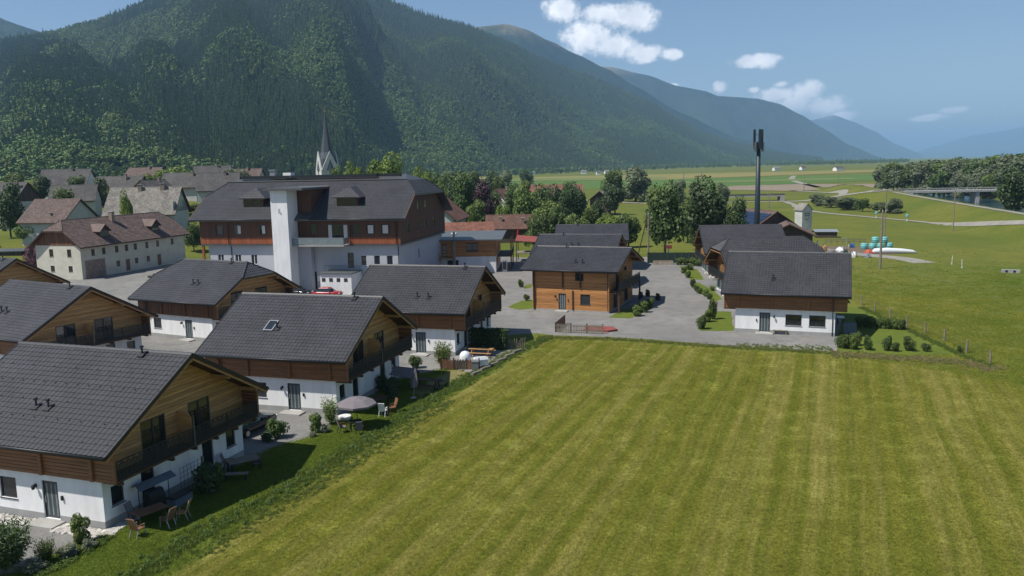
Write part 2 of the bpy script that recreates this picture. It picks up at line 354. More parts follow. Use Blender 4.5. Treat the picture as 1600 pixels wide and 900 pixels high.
# ================================================================ ground, fields, roads, water, mountains
def ground_mat(name, cols, big=0.02, small=3.0, stripe=None, bump=0.35, blade=0):
    if blade: cols = [tuple(min(.9, x*blade) for x in c) for c in cols]
    m = bpy.data.materials.new(name); MATS[name] = m; m.use_nodes = True
    t = m.node_tree; t.nodes.clear(); N = t.nodes.new; Lk = t.links.new
    out = N('ShaderNodeOutputMaterial'); p = N('ShaderNodeBsdfPrincipled'); p.inputs['Roughness'].default_value = 0.95; p.inputs['Specular IOR Level'].default_value = 0.15
    co = type('o', (), {})(); gpos = N('ShaderNodeNewGeometry'); co.outputs = {'Object': gpos.outputs['Position']}
    def noise(sc, det=6, vec=None, rough=0.6):
        n = N('ShaderNodeTexNoise'); n.inputs['Scale'].default_value = sc; n.inputs['Detail'].default_value = det; n.inputs['Roughness'].default_value = rough
        Lk(vec or co.outputs['Object'], n.inputs['Vector']); return n.outputs['Fac']
    def rng(x, a, b, lo=0, hi=1):
        r = N('ShaderNodeMapRange'); r.inputs['From Min'].default_value = a; r.inputs['From Max'].default_value = b
        r.inputs['To Min'].default_value = lo; r.inputs['To Max'].default_value = hi; Lk(x, r.inputs['Value']); return r.outputs[0]
    def mix(f, a, b):
        x = N('ShaderNodeMix'); x.data_type = 'RGBA'
        Lk(f, x.inputs['Factor'])
        for s_, v in (('A', a), ('B', b)):
            if isinstance(v, tuple): x.inputs[s_].default_value = (*v, 1)
            else: Lk(v, x.inputs[s_])
        return x.outputs['Result']
    c = mix(rng(noise(big), 0.35, 0.65), cols[0], cols[1])
    c = mix(rng(noise(big * 7, 8), 0.45, 0.72, 0, 0.75), c, cols[2])
    if stripe:
        ang, per, head = stripe
        mp = N('ShaderNodeMapping'); mp.inputs['Rotation'].default_value = (0, 0, ang); Lk(co.outputs['Object'], mp.inputs['Vector'])
        # slow wander of the mower
        wob = N('ShaderNodeTexNoise'); wob.inputs['Scale'].default_value = 0.045; wob.inputs['Detail'].default_value = 2; Lk(mp.outputs[0], wob.inputs['Vector'])
        sv = N('ShaderNodeVectorMath'); sv.operation = 'SCALE'; sv.inputs['Scale'].default_value = 1.3; Lk(wob.outputs['Color'], sv.inputs[0])
        ad = N('ShaderNodeVectorMath'); ad.operation = 'ADD'; Lk(mp.outputs[0], ad.inputs[0]); Lk(sv.outputs[0], ad.inputs[1])
        w = N('ShaderNodeTexWave'); w.wave_type = 'BANDS'; w.bands_direction = 'X'; w.inputs['Scale'].default_value = 0.314 / per * 2; w.inputs['Distortion'].default_value = 1.2
        w.inputs['Detail'].default_value = 3; w.inputs['Detail Scale'].default_value = 0.6
        Lk(ad.outputs[0], w.inputs['Vector'])
        st = N('ShaderNodeMapping'); st.inputs['Scale'].default_value = (1.0, 0.022, 1); Lk(ad.outputs[0], st.inputs['Vector'])
        streak = rng(noise(1.0, 5, st.outputs[0], 0.65), 0.45, 0.72)
        st2 = N('ShaderNodeMapping'); st2.inputs['Scale'].default_value = (1.0, 0.06, 1); Lk(ad.outputs[0], st2.inputs['Vector'])
        streak2 = rng(noise(3.2, 4, st2.outputs[0], 0.6), 0.4, 0.7)
        m1 = mix(rng(w.outputs['Fac'], 0.3, 0.8, 0, 0.6), c, cols[3])
        m1 = mix(streak, m1, cols[4])
        f2 = N('ShaderNodeMath'); f2.operation = 'MULTIPLY'; f2.inputs[1].default_value = 0.4; Lk(streak2, f2.inputs[0])
        m1 = mix(f2.outputs[0], m1, cols[5])
        c = m1
    fine = noise(small, 8, None, 0.7)
    hs = N('ShaderNodeHueSaturation'); Lk(rng(fine, 0.25, 0.75, 0.6, 1.4), hs.inputs['Value']); Lk(c, hs.inputs['Color'])
    # scattered pale and dark tufts
    vo = N('ShaderNodeTexVoronoi'); vo.inputs['Scale'].default_value = 1.6; Lk(co.outputs['Object'], vo.inputs['Vector'])
    c = mix(rng(vo.outputs['Distance'], 0.0, 0.35, 0.28, 0.0), hs.outputs['Color'], cols[2])
    Lk(c, p.inputs['Base Color'])
    b = N('ShaderNodeBump'); b.inputs['Strength'].default_value = bump; b.inputs['Distance'].default_value = 0.12
    Lk(noise(small * 1.5, 6, None, 0.7), b.inputs['Height']); Lk(b.outputs[0], p.inputs['Normal'])
    if blade:
        tr = N('ShaderNodeBsdfTranslucent'); Lk(c, tr.inputs['Color']); mx = N('ShaderNodeMixShader'); mx.inputs[0].default_value = 0.5
        Lk(p.outputs[0], mx.inputs[1]); Lk(tr.outputs[0], mx.inputs[2]); Lk(mx.outputs[0], out.inputs['Surface'])
    else: Lk(p.outputs[0], out.inputs['Surface'])
    return m
ground_mat('meadow', [(0.092,0.118,0.017), (0.145,0.145,0.026), (0.075,0.108,0.014)], 0.03, 2.5)
FCOL = [(0.185,0.19,0.03), (0.21,0.205,0.036), (0.162,0.174,0.027), (0.135,0.155,0.021), (0.3,0.265,0.085), (0.142,0.158,0.025)]
ground_mat('field_mown', FCOL, 0.05, 4.0, (R(21.7), 2.8, 0))
ground_mat('field_blade', FCOL, 0.05, 4.0, (R(21.7), 2.8, 0), 0, 1.5)
ground_mat('lawn', [(0.095,0.132,0.018), (0.125,0.152,0.024), (0.075,0.112,0.016)], 0.12, 6.0)
ground_mat('lawn_blade', [(0.095,0.132,0.018), (0.125,0.152,0.024), (0.075,0.112,0.016)], 0.12, 6.0, None, 0, 1.75)
ground_mat('meadow_blade', [(0.092,0.118,0.017), (0.145,0.145,0.026), (0.075,0.108,0.014)], 0.03, 2.5, None, 0, 2.2)
ground_mat('lawn_dry', [(0.17,0.155,0.06), (0.21,0.18,0.08), (0.11,0.13,0.035)], 0.25, 5.0)
ground_mat('meadow_fresh', [(0.095,0.12,0.022), (0.115,0.13,0.026), (0.12,0.125,0.028)], 0.06, 3.0)
ground_mat('crop_green', [(0.075,0.14,0.03), (0.09,0.15,0.035), (0.07,0.13,0.028)], 0.004, 0.5)
ground_mat('crop_yellow', [(0.2,0.18,0.06), (0.24,0.2,0.07), (0.16,0.17,0.05)], 0.004, 0.5)
ground_mat('crop_light', [(0.12,0.17,0.05), (0.14,0.18,0.05), (0.16,0.17,0.06)], 0.004, 0.5)
ground_mat('ploughed', [(0.22,0.18,0.13), (0.25,0.2,0.15), (0.2,0.17,0.12)], 0.01, 0.6)
ground_mat('gravel2', [(0.18,0.176,0.168), (0.24,0.233,0.218), (0.14,0.137,0.128)], 0.09, 9.0, None, 0.3)
def lines(spec):
    out = []
    for a, b, st in spec:
        n = max(1, round((b - a) / st)); out += [a + (b - a) * i / n for i in range(n)]
    return out + [spec[-1][1]]
xs = lines([(-30000, -3000, 4500), (-3000, -400, 200), (-400, 84, 22), (84, 300, 3.6), (300, 1000, 70), (1000, 4000, 500), (4000, 40000, 6000)])
ys = lines([(-400, 120, 26), (120, 520, 5), (520, 900, 40), (900, 4000, 310), (4000, 60000, 7000)])
vs = [(x, y, terrain(x, y)) for y in ys for x in xs]; nx = len(xs)
fs = [(j*nx+i, j*nx+i+1, (j+1)*nx+i+1, (j+1)*nx+i) for j in range(len(ys)-1) for i in range(nx-1)]
MB().add(vs, fs).build('ground', M['meadow'], None, True, kind='structure')
def sheet(name, poly, mat, z, kind='structure', label=None):
    me = bpy.data.meshes.new(name); bm = bmesh.new()
    f = bm.faces.new([bm.verts.new((p[0], p[1], z)) for p in poly])
    if f.normal.z < 0: bm.normal_update(); 
    bm.normal_update()
    if f.normal.z < 0: f.normal_flip()
    bmesh.ops.triangulate(bm, faces=bm.faces[:]); bm.to_mesh(me); bm.free()
    me.materials.append(mat); return link(name, me, None, kind=kind, label=label)
def rough_edge(poly, step=1.2, amp=0.25, closed=True):
    out = []; n = len(poly)
    for i in range(n):
        a = Vector(poly[i][:2]); b = Vector(poly[(i+1) % n][:2]); L = (b - a).length; k = max(1, int(L / step)); nrm = Vector((-(b-a).y, (b-a).x)) / max(L, 1e-6)
        for j in range(k):
            q = a + (b - a) * j / k; out.append(q + nrm * amp * mnoise.noise((q.x * .6, q.y * .6, 3.0)))
    return out
def P2(px, py): v = G(px, py); return (v.x, v.y)
# the mown field, its near end running out of the frame
FL = [(-31, -2), P2(270, 905), P2(480, 762), P2(700, 625), P2(868, 528)]
FT = [P2(1000, 536), P2(1150, 547), P2(1300, 556), P2(1450, 575), P2(1600, 600), (70, 45)]
sheet('mown_field', rough_edge(FL + FT + [(70, -30), (-36, -30)], 1.5, 0.35), M['field_mown'], 0.004)
# gravel yard under and between the chalets
yard = [(-70, 20), P2(-60, 905), P2(35, 893), P2(112, 852), P2(168, 836), P2(382, 722), P2(425, 700), P2(505, 676), P2(530, 655), P2(628, 592), P2(690, 578), P2(712, 572),
        P2(770, 540), P2(795, 524), P2(838, 521), P2(868, 524), P2(960, 527), P2(1040, 532), P2(1150, 541), P2(1307, 549), P2(1309, 527),
        (39, 95.7), (40.2, 105), (40.5, 116.8), (42.6, 127), (43.5, 139), (36, 158), (27, 163), (8, 163), (-6, 172), (-40, 176), (-66, 176), (-110, 168), (-120, 60)]
sheet('gravel_yard', rough_edge(yard, 1.6, 0.3), M['gravel2'], 0.008)
lawnp = [P2(35, 893), P2(112, 852), P2(168, 836), P2(382, 722), P2(425, 700), P2(505, 676), P2(530, 655), P2(628, 592), P2(690, 578), P2(712, 575), P2(790, 552), P2(815, 546), P2(700, 618), P2(480, 755), P2(255, 900), (-26, 20), (-44, 20)]
sheet('lawn', rough_edge(lawnp, 1.0, 0.2), M['lawn'], 0.006)
sheet('dry_lawn', rough_edge([P2(640, 612), P2(700, 578), P2(745, 578), P2(728, 590), P2(690, 612), P2(655, 622)], 0.6, 0.3), M['lawn_dry'], 0.011)
for q in ([(1142,487),(1147,517),(1094,517),(1090,503),(1108,486)], [(1128,467),(1118,472),(1088,455),(1078,440),(1092,442),(1112,452)], [(1100,437),(1078,437),(1066,424),(1062,415),(1090,421)],
          [(952,496),(985,498),(1020,480),(1008,476),(970,484)], [(792,480),(812,484),(838,482),(835,468),(815,470)], [(818,452),(830,450),(832,444),(822,445)]):
    sheet('lawn', rough_edge([P2(*p) for p in q], 0.8, 0.2), M['lawn'], 0.014)
sheet('lawn', rough_edge([P2(1309, 549), P2(1310, 527), P2(1322, 480), P2(1345, 478), P2(1420, 515), P2(1500, 553), P2(1420, 556)], 1.0, 0.2), M['lawn'], 0.0065)
sheet('meadow_strip', rough_edge([P2(1400, 418), P2(1440, 416), P2(1530, 440), P2(1640, 468), P2(1640, 500), P2(1540, 470), P2(1460, 440)], 2, 0.8), M['meadow_fresh'], 0.005)
# far crop fields of the valley floor
def far_poly(name, pts, mat, z): sheet(name, [P2(*p) for p in pts], M[mat], z)
far_poly('crop_field', [(640,287),(900,283),(1045,280),(1400,272),(1392,281),(1130,292),(700,300)], 'crop_green', 0.15)
far_poly('crop_field', [(820,277),(1380,265),(1388,268),(1040,281),(820,283)], 'crop_yellow', 0.25)
far_poly('crop_field', [(690,283),(820,279),(960,278),(1040,276.5),(1040,278.5),(700,286)], 'crop_light', 0.35)
far_poly('ploughed_field', [(1130,297),(1140,291),(1245,288),(1392,287.5),(1360,294),(1240,299)], 'ploughed', 0.2)
far_poly('crop_field', [(1040,285),(1330,278),(1345,280),(1040,288)], 'crop_light', 0.3)
far_poly('crop_field', [(560,281),(800,276),(800,279),(570,285)], 'crop_yellow', 0.3)
def strip(name, pts, w, mat, dz=0.05, n=10, kind='structure', z=None):
    cv = []
    P = [Vector((p[0], p[1], 0)) for p in pts]
    for i in range(len(P)-1):
        p0, p1, p2, p3 = P[max(i-1,0)], P[i], P[i+1], P[min(i+2, len(P)-1)]
        for k in range(n):
            t = k / n
            cv.append(0.5*((2*p1)+(-p0+p2)*t+(2*p0-5*p1+4*p2-p3)*t*t+(-p0+3*p1-3*p2+p3)*t**3))
    cv.append(P[-1]); m = MB()
    v = []
    for i, p in enumerate(cv):
        d = (cv[min(i+1, len(cv)-1)] - cv[max(i-1, 0)]).normalized(); s_ = Vector((-d.y, d.x, 0))
        ww = w * (1 + 0.15 * mnoise.noise((p.x*.1, p.y*.1, 1)))
        for k in (-1, -0.33, 0.33, 1):
            q = p + s_ * ww / 2 * k; v.append((q.x, q.y, (terrain(q.x, q.y) if z is None else z) + dz))
    f = [(i*4+k, i*4+k+1, i*4+k+5, i*4+k+4) for i in range(len(cv)-1) for k in range(3)]
    f = [tuple(reversed(q)) for q in f]
    return m.add(v, f).build(name, mat, None, True, kind=kind)
strip('gravel_path', [(117, 120), (118, 188), (119, 222), (118.6, 239), (114, 262), (109, 290), (112, 320), (118, 342), (123, 368)], 2.7, M['path_gravel'], 0.12, 14)
strip('gravel_path', [(127, 198), (144.5, 274), (156, 320), (166, 358)], 2.2, M['path_gravel'], 0.1, 20)
strip('road', [(60, 380), (100, 376), (128, 372), (150, 370), (171, 369.5), (176, 369)], 6.0, M['path_gravel'], 0.12, 12)
strip('road', [(172, 371), (180, 392), (200, 430), (196, 480), (208, 560), (260, 760), (330, 960)], 5.5, M['path_gravel'], 0.2, 12)
strip('road', [(172, 372), (162, 400), (176, 440), (170, 500)], 4.5, M['path_gravel'], 0.2, 12)
strip('road', [(60, 380), (40, 420), (20, 432), (-40, 445), (-160, 440)], 4.5, M['path_gravel'], 0.2, 10)
strip('dirt_track', [P2(1270,388), P2(1320,395), P2(1370,400), P2(1410,404), P2(1445,411)], 4.2, M['path_gravel'], 0.03, 8)
strip('dirt_track', [P2(1290,388), P2(1330,388), P2(1362,392), P2(1400,397)], 9, M['soil'], 0.02, 8)
# river
wm = bpy.data.materials.new('water'); wm.use_nodes = True; MATS['water'] = wm
wt_ = wm.node_tree; pb = wt_.nodes['Principled BSDF']; pb.inputs['Base Color'].default_value = (0.03, 0.07, 0.09, 1); pb.inputs['Roughness'].default_value = 0.12
wn_ = wt_.nodes.new('ShaderNodeTexNoise'); wn_.inputs['Scale'].default_value = 0.8; wn_.inputs['Detail'].default_value = 6
wc = wt_.nodes.new('ShaderNodeTexCoord'); wt_.links.new(wc.outputs['Object'], wn_.inputs['Vector'])
wb = wt_.nodes.new('ShaderNodeBump'); wb.inputs['Strength'].default_value = 0.25; wb.inputs['Distance'].default_value = 0.3
wt_.links.new(wn_.outputs['Fac'], wb.inputs['Height']); wt_.links.new(wb.outputs[0], pb.inputs['Normal'])
sheet('river', [(125 + (y - 200)*0.25 + d, y) for d, y in ((22, 120), (66, 120), (66, 545), (22, 545))], wm, -2.0)
# ---------------------------------------------------------------- mountains
def interp(tab, x):
    if x <= tab[0][0]: return tab[0][1]
    for (a, b), (c, d) in zip(tab, tab[1:]):
        if x <= c:
            t = (x - a) / (c - a); t = t*t*(3-2*t)*0.35 + t*0.65
            return b + (d - b) * t
    return tab[-1][1]
def fbm(x, y, z, o=5):
    s_ = 0; a = 1
    for i in range(o): s_ += a * mnoise.noise((x, y, z)); x *= 2.03; y *= 2.03; a *= 0.52
    return s_
def mountain_mat(name, ca, cb, cc, sc):
    m = bpy.data.materials.new(name); MATS[name] = m; m.use_nodes = True; t = m.node_tree; p = t.nodes['Principled BSDF']; p.inputs['Roughness'].default_value = 1; p.inputs['Specular IOR Level'].default_value = 0.05
    co = t.nodes.new('ShaderNodeTexCoord')
    def nz(s_, d): 
        n = t.nodes.new('ShaderNodeTexNoise'); n.inputs['Scale'].default_value = s_; n.inputs['Detail'].default_value = d; n.inputs['Roughness'].default_value = 0.65; t.links.new(co.outputs['Object'], n.inputs['Vector']); return n
    def mx(f, lo, hi, a, b):
        r = t.nodes.new('ShaderNodeMapRange'); r.inputs['From Min'].default_value = lo; r.inputs['From Max'].default_value = hi; t.links.new(f, r.inputs['Value'])
        x = t.nodes.new('ShaderNodeMix'); x.data_type = 'RGBA'; t.links.new(r.outputs[0], x.inputs['Factor'])
        for s_, v in (('A', a), ('B', b)):
            if isinstance(v, tuple): x.inputs[s_].default_value = (*v, 1)
            else: t.links.new(v, x.inputs[s_])
        return x.outputs['Result']
    c = mx(nz(sc, 8).outputs['Fac'], 0.4, 0.62, ca, cb)
    c = mx(nz(sc * 0.22, 6).outputs['Fac'], 0.5, 0.7, c, (cb[0]*1.2, cb[1]*1.15, cb[2]))
    if cc:                                       # bare alpine pasture and rock above the tree line
        sp = t.nodes.new('ShaderNodeSeparateXYZ'); t.links.new(co.outputs['Object'], sp.inputs[0])
        ad = t.nodes.new('ShaderNodeMath'); ad.operation = 'MULTIPLY_ADD'; ad.inputs[1].default_value = 420; t.links.new(nz(sc * 0.3, 6).outputs['Fac'], ad.inputs[0]); t.links.new(sp.outputs['Z'], ad.inputs[2])
        c = mx(ad.outputs[0], cc[3], cc[3] + 130, c, cc[:3])
    t.links.new(c, p.inputs['Base Color'])
    b = t.nodes.new('ShaderNodeBump'); b.inputs['Strength'].default_value = 1.0; b.inputs['Distance'].default_value = 18; t.links.new(nz(sc * 2, 8).outputs['Fac'], b.inputs['Height']); t.links.new(b.outputs[0], p.inputs['Normal'])
    return m
mountain_mat('forest_floor', (0.012,0.026,0.01), (0.022,0.04,0.012), None, 0.03)
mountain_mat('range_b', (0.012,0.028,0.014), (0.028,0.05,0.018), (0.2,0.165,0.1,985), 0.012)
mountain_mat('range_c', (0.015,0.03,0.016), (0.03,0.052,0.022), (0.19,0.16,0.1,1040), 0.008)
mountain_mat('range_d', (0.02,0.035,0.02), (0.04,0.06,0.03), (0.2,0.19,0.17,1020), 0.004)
def px_az(px): r = ray(px, 260); return r.x / r.y
def range_mesh(name, mat, prof, rfoot, rridge, x0, x1, nx_, nt, amp, fr, seed, back=0.35, power=1.12, zf=0.0):
    vs, grid = [], []
    for i in range(nx_ + 1):
        px = x0 + (x1 - x0) * i / nx_; a = px_az(px); py = interp(prof, px)
        rr, rf = interp(rridge, px), interp(rfoot, px)
        zr = at_dist(px, py, rr).z
        for j in range(nt + 4):
            if j <= nt:
                t = j / nt; y = rf + (rr - rf) * t; x = a * y
                z0 = terrain(a * rf, rf) if zf is None else zf
                h = z0 + (zr - z0) * (t ** power)
                s_ = math.sin(math.pi * min(1, t * 1.0))
                # ravines run down the slope
                rav = fbm(px * fr + 0.9 * t, t * 1.3, seed)
                dz = amp * (zr - z0) * s_ * rav + amp * 0.25 * (zr - z0) * min(1, t*4) * fbm(x * .004, y * .004, seed + 5, 4) * (1 - 0.8 * t)
                z = h + dz
                if j == 0: z = z0 - 8
            else:
                k = j - nt; y = rr * (1 + back * k / 3); x = a * y; z = zr - (zr * 0.55 * k / 3) * (1 + .2*fbm(px*fr, k, seed))
            vs.append((x, y, z))
    n = nt + 4
    fs = [(i*n+j, (i+1)*n+j, (i+1)*n+j+1, i*n+j+1) for i in range(nx_) for j in range(n-1)]
    MB().add(vs, fs).build(name, mat, None, True, kind='structure')
    return vs, n
PR1 = [(-700, 162), (-300, 107), (-100, 84), (0, 72), (65, 58), (100, 52), (160, 37), (200, 24), (230, 12), (300, -23), (400, -49), (480, -51), (560, -29), (640, 9), (665, 21), (720, 38), (800, 70), (850, 94), (900, 113), (965, 139), (1015, 162), (1065, 192), (1100, 211), (1150, 227), (1215, 242), (1290, 252)]
RF1 = [(-700,520),(0,600),(300,700),(500,900),(700,1350),(800,1750),(1000,2600),(1150,3600),(1290,5200)]
RR1 = [(-700,2200),(0,2300),(300,2600),(500,2850),(700,3300),(800,3600),(1000,4400),(1150,5000),(1290,5500)]
v1, n1 = range_mesh('mountain', M['forest_floor'], PR1, RF1, RR1, -700, 1290, 230, 60, 0.17, 0.0075, 1.7, zf=None)
PR2 = [(600,75),(700,50),(750,42),(795,37),(825,45),(860,63),(905,86),(950,108),(990,133),(1060,175),(1150,215),(1250,244)]
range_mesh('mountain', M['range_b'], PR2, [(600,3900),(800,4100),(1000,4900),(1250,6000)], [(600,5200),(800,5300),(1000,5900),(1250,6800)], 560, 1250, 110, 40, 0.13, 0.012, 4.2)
PR3 = [(850,110),(930,104),(955,105),(1010,117),(1060,135),(1100,142),(1120,150),(1180,154),(1215,162),(1250,180),(1285,201),(1325,226),(1375,246)]
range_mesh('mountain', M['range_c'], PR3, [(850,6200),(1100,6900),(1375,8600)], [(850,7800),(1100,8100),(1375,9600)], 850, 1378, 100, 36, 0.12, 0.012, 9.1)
PR4 = [(1150,215),(1230,200),(1265,188),(1300,180),(1330,190),(1360,203),(1400,226),(1440,241)]
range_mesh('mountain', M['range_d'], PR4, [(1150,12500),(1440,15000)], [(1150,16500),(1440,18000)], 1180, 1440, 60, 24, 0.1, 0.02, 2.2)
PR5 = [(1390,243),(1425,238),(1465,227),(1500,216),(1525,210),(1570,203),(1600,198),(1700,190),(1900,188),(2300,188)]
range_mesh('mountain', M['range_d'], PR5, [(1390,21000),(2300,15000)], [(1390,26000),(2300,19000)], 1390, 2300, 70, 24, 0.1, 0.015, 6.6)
PR6 = [(-700,20),(-200,-5),(0,10),(30,30),(75,46),(120,70),(200,110)]
range_mesh('mountain', M['range_b'], PR6, [(-700,2900),(200,2900)], [(-700,4200),(200,4200)], -700, 200, 60, 24, 0.12, 0.012, 3.3)
# ---------------------------------------------------------------- forest on the mountain (one uncountable mass)
def conifer_mesh(seed, h=22, r=3.6):
    rnd = random.Random(seed); m = MB(); n = 9; L = 7
    for l in range(L):
        t = l / L; z0 = h * (0.06 + 0.86 * t); z1 = z0 + h * (0.26 - 0.06 * t); rr = r * (1 - t) ** 0.85 + 0.25
        b = len(m.v); ph = rnd.random() * 6
        for k in range(n * 2):
            a = math.pi * k / n + ph; q = rr * ((0.85 + .3 * rnd.random()) if k % 2 == 0 else 0.5)
            m.v.append((q * math.cos(a), q * math.sin(a), z0 - (0.12 * rr if k % 2 == 0 else -0.3)))
        m.v.append((rnd.uniform(-.1,.1), rnd.uniform(-.1,.1), min(z1, h)))
        for k in range(n * 2): m.f.append((b + k, b + (k + 1) % (2*n), b + 2*n))
    return m
def blob_leaves(seed, h, r, nq, size, lobes=9, z_low=0.25):
    rnd = random.Random(seed); m = MB(); cs = []
    for i in range(lobes):
        a = rnd.random() * 6.28; zz = z_low + (1 - z_low) * (0.12 + 0.76 * rnd.random()); w = math.sin(math.pi * min(0.95, max(.08, (zz - z_low * .6) / (1.02 - z_low * .6)))) ** 0.6
        rad = r * w * rnd.uniform(0.25, 0.68)
        cs.append((Vector((rad * math.cos(a), rad * math.sin(a), h * zz)), r * rnd.uniform(0.3, 0.52)))
    cs.append((Vector((0, 0, h * (0.5 + z_low / 2))), r * 0.62))
    for i in range(nq):
        c, q = cs[rnd.randrange(len(cs))]
        d = Vector((rnd.gauss(0,1), rnd.gauss(0,1), rnd.gauss(0,1))).normalized()
        p = c + d * q * (0.55 + 0.5 * rnd.random() ** 0.5); p.z = max(p.z, h * z_low * 0.6)
        nrm = (d + Vector((rnd.gauss(0,.55), rnd.gauss(0,.55), rnd.gauss(0,.55) + .35))).normalized()
        a = nrm.orthogonal().normalized(); a = (Matrix.Rotation(rnd.random()*6.28, 3, nrm) @ a); b = nrm.cross(a)
        s_ = size * rnd.uniform(0.6, 1.35)
        m.add([p - a*s_ - b*s_*.6, p + a*s_*.2 - b*s_*.9, p + a*s_ + b*s_*.5, p - a*s_*.3 + b*s_*.9], [(0,1,2,3)])
    return m
proto_col = bpy.data.collections.new('forest_tree_kinds')
def hid(name, me):
    o = bpy.data.objects.new(name, me); proto_col.objects.link(o); return o
for i in range(3): hid('forest_a%d' % i, conifer_mesh(i, 20 + 2*i, 2.7 + .25*i).mesh('conifer', M['needle']))
for i in range(2): hid('forest_b%d' % i, conifer_mesh(10+i, 18, 3.0).mesh('conifer', M['needle_b']))
for i in range(4): hid('forest_c%d' % i, blob_leaves(20+i, 14, 4.6, 230, .85, 8, .12).mesh('broadleaf', M['leaf_forest']))
def scatter(name, pts, coll, material_kind='stuff', label=None):
    # pts: (x, y, z, scale, rot, kind)
    me = bpy.data.meshes.new(name); me.from_pydata([p[:3] for p in pts], [], [])
    for an, k, ty in (('scl', 3, 'FLOAT'), ('rot', 4, 'FLOAT'), ('knd', 5, 'INT')):
        a = me.attributes.new(an, ty, 'POINT'); a.data.foreach_set('value', [p[k] for p in pts])
    ng = bpy.data.node_groups.new(name, 'GeometryNodeTree')
    ng.interface.new_socket('Geometry', in_out='INPUT', socket_type='NodeSocketGeometry'); ng.interface.new_socket('Geometry', in_out='OUTPUT', socket_type='NodeSocketGeometry')
    N = ng.nodes.new; Lk = ng.links.new
    gi, go = N('NodeGroupInput'), N('NodeGroupOutput')
    ci = N('GeometryNodeCollectionInfo'); ci.inputs['Collection'].default_value = coll; ci.inputs['Separate Children'].default_value = True; ci.inputs['Reset Children'].default_value = True
    io = N('GeometryNodeInstanceOnPoints'); io.inputs['Pick Instance'].default_value = True
    def attr(n, ty):
        q = N('GeometryNodeInputNamedAttribute'); q.data_type = ty; q.inputs['Name'].default_value = n; return q.outputs['Attribute']
    cx = N('ShaderNodeCombineXYZ'); Lk(attr('rot', 'FLOAT'), cx.inputs['Z'])
    Lk(gi.outputs[0], io.inputs['Points']); Lk(ci.outputs[0], io.inputs['Instance']); Lk(attr('knd', 'INT'), io.inputs['Instance Index'])
    Lk(cx.outputs[0], io.inputs['Rotation']); Lk(attr('scl', 'FLOAT'), io.inputs['Scale']); Lk(io.outputs[0], go.inputs[0])
    o = link(name, me, None, kind='stuff', label=label); md = o.modifiers.new('scatter', 'NODES'); md.node_group = ng
    return o
rnd = random.Random(3); fp = []
NXM = 230
def mpoint(fi, ft):
    i = min(NXM - 1, int(fi)); j = int(ft); u, w = fi - i, ft - j
    a, b, c, d = (Vector(v1[i*n1+j]), Vector(v1[(i+1)*n1+j]), Vector(v1[i*n1+j+1]), Vector(v1[(i+1)*n1+j+1]))
    return (a*(1-u) + b*u)*(1-w) + (c*(1-u) + d*u)*w
for k in range(150000):
    px = rnd.uniform(-160, 1285); fi = (px + 700) / 1990 * NXM
    ft = 60 * rnd.random() ** 0.95; ft = min(ft, 59.99)
    q = mpoint(fi, ft); dist = q.y
    nn = mnoise.noise((q.x * .0028, q.y * .0022 + q.z * .002, 2)) + 0.55 * mnoise.noise((q.x*.011, q.y*.008, 5)) + 0.35 * rnd.gauss(0, .5)
    t = ft / 60
    thr = 0.04 + (0.2 if t > .5 and px > 600 else 0)
    sc = rnd.uniform(0.42, 0.9) * (1 + 0.2 * max(0, (dist - 1200) / 1500))
    if nn > thr: kd = 5 + rnd.randrange(4)
    else: kd = rnd.randrange(5)
    # a few clearings
    if mnoise.noise((q.x*.006, q.y*.005, 11)) > 0.47 and t < .6: 
        if rnd.random() < .6: continue
        kd = 5 + rnd.randrange(4); sc *= .6
    fp.append((q.x, q.y, q.z - 0.8, sc, rnd.random() * 6.28, kd))
# belts of trees on the far valley floor
for k in range(2600):
    px = rnd.uniform(640, 1420); base = interp([(640, 1300), (800, 1750), (1000, 2400), (1200, 2900), (1420, 3300)], px)
    d = base * rnd.uniform(0.86, 1.35); x = px_az(px) * d
    if mnoise.noise((x*.004, d*.002, 8)) < -0.12 and d < base: continue
    fp.append((x, d, -0.5, rnd.uniform(.55, 1.1), rnd.random()*6.28, 5 + rnd.randrange(4) if rnd.random() < .75 else rnd.randrange(5)))
fp.sort(key=lambda p: p[1])
scatter('forest', fp, proto_col, label='dense mixed forest covering the mountain slopes')
# ---------------------------------------------------------------- air
hz = bpy.data.materials.new('haze'); hz.use_nodes = True; hz.node_tree.nodes.clear()
ho = hz.node_tree.nodes.new('ShaderNodeOutputMaterial'); hv = hz.node_tree.nodes.new('ShaderNodeVolumePrincipled')
hv.inputs['Color'].default_value = (0.4, 0.65, 1.0, 1); hv.inputs['Density'].default_value = 0.000085; hv.inputs['Anisotropy'].default_value = 0.1
hz.node_tree.links.new(hv.outputs[0], ho.inputs['Volume'])
MB().box(-34000, 44000, -600, 62000, -30, 1040).build('haze', hz, None, kind='stuff', label='thin blue haze filling the valley air')
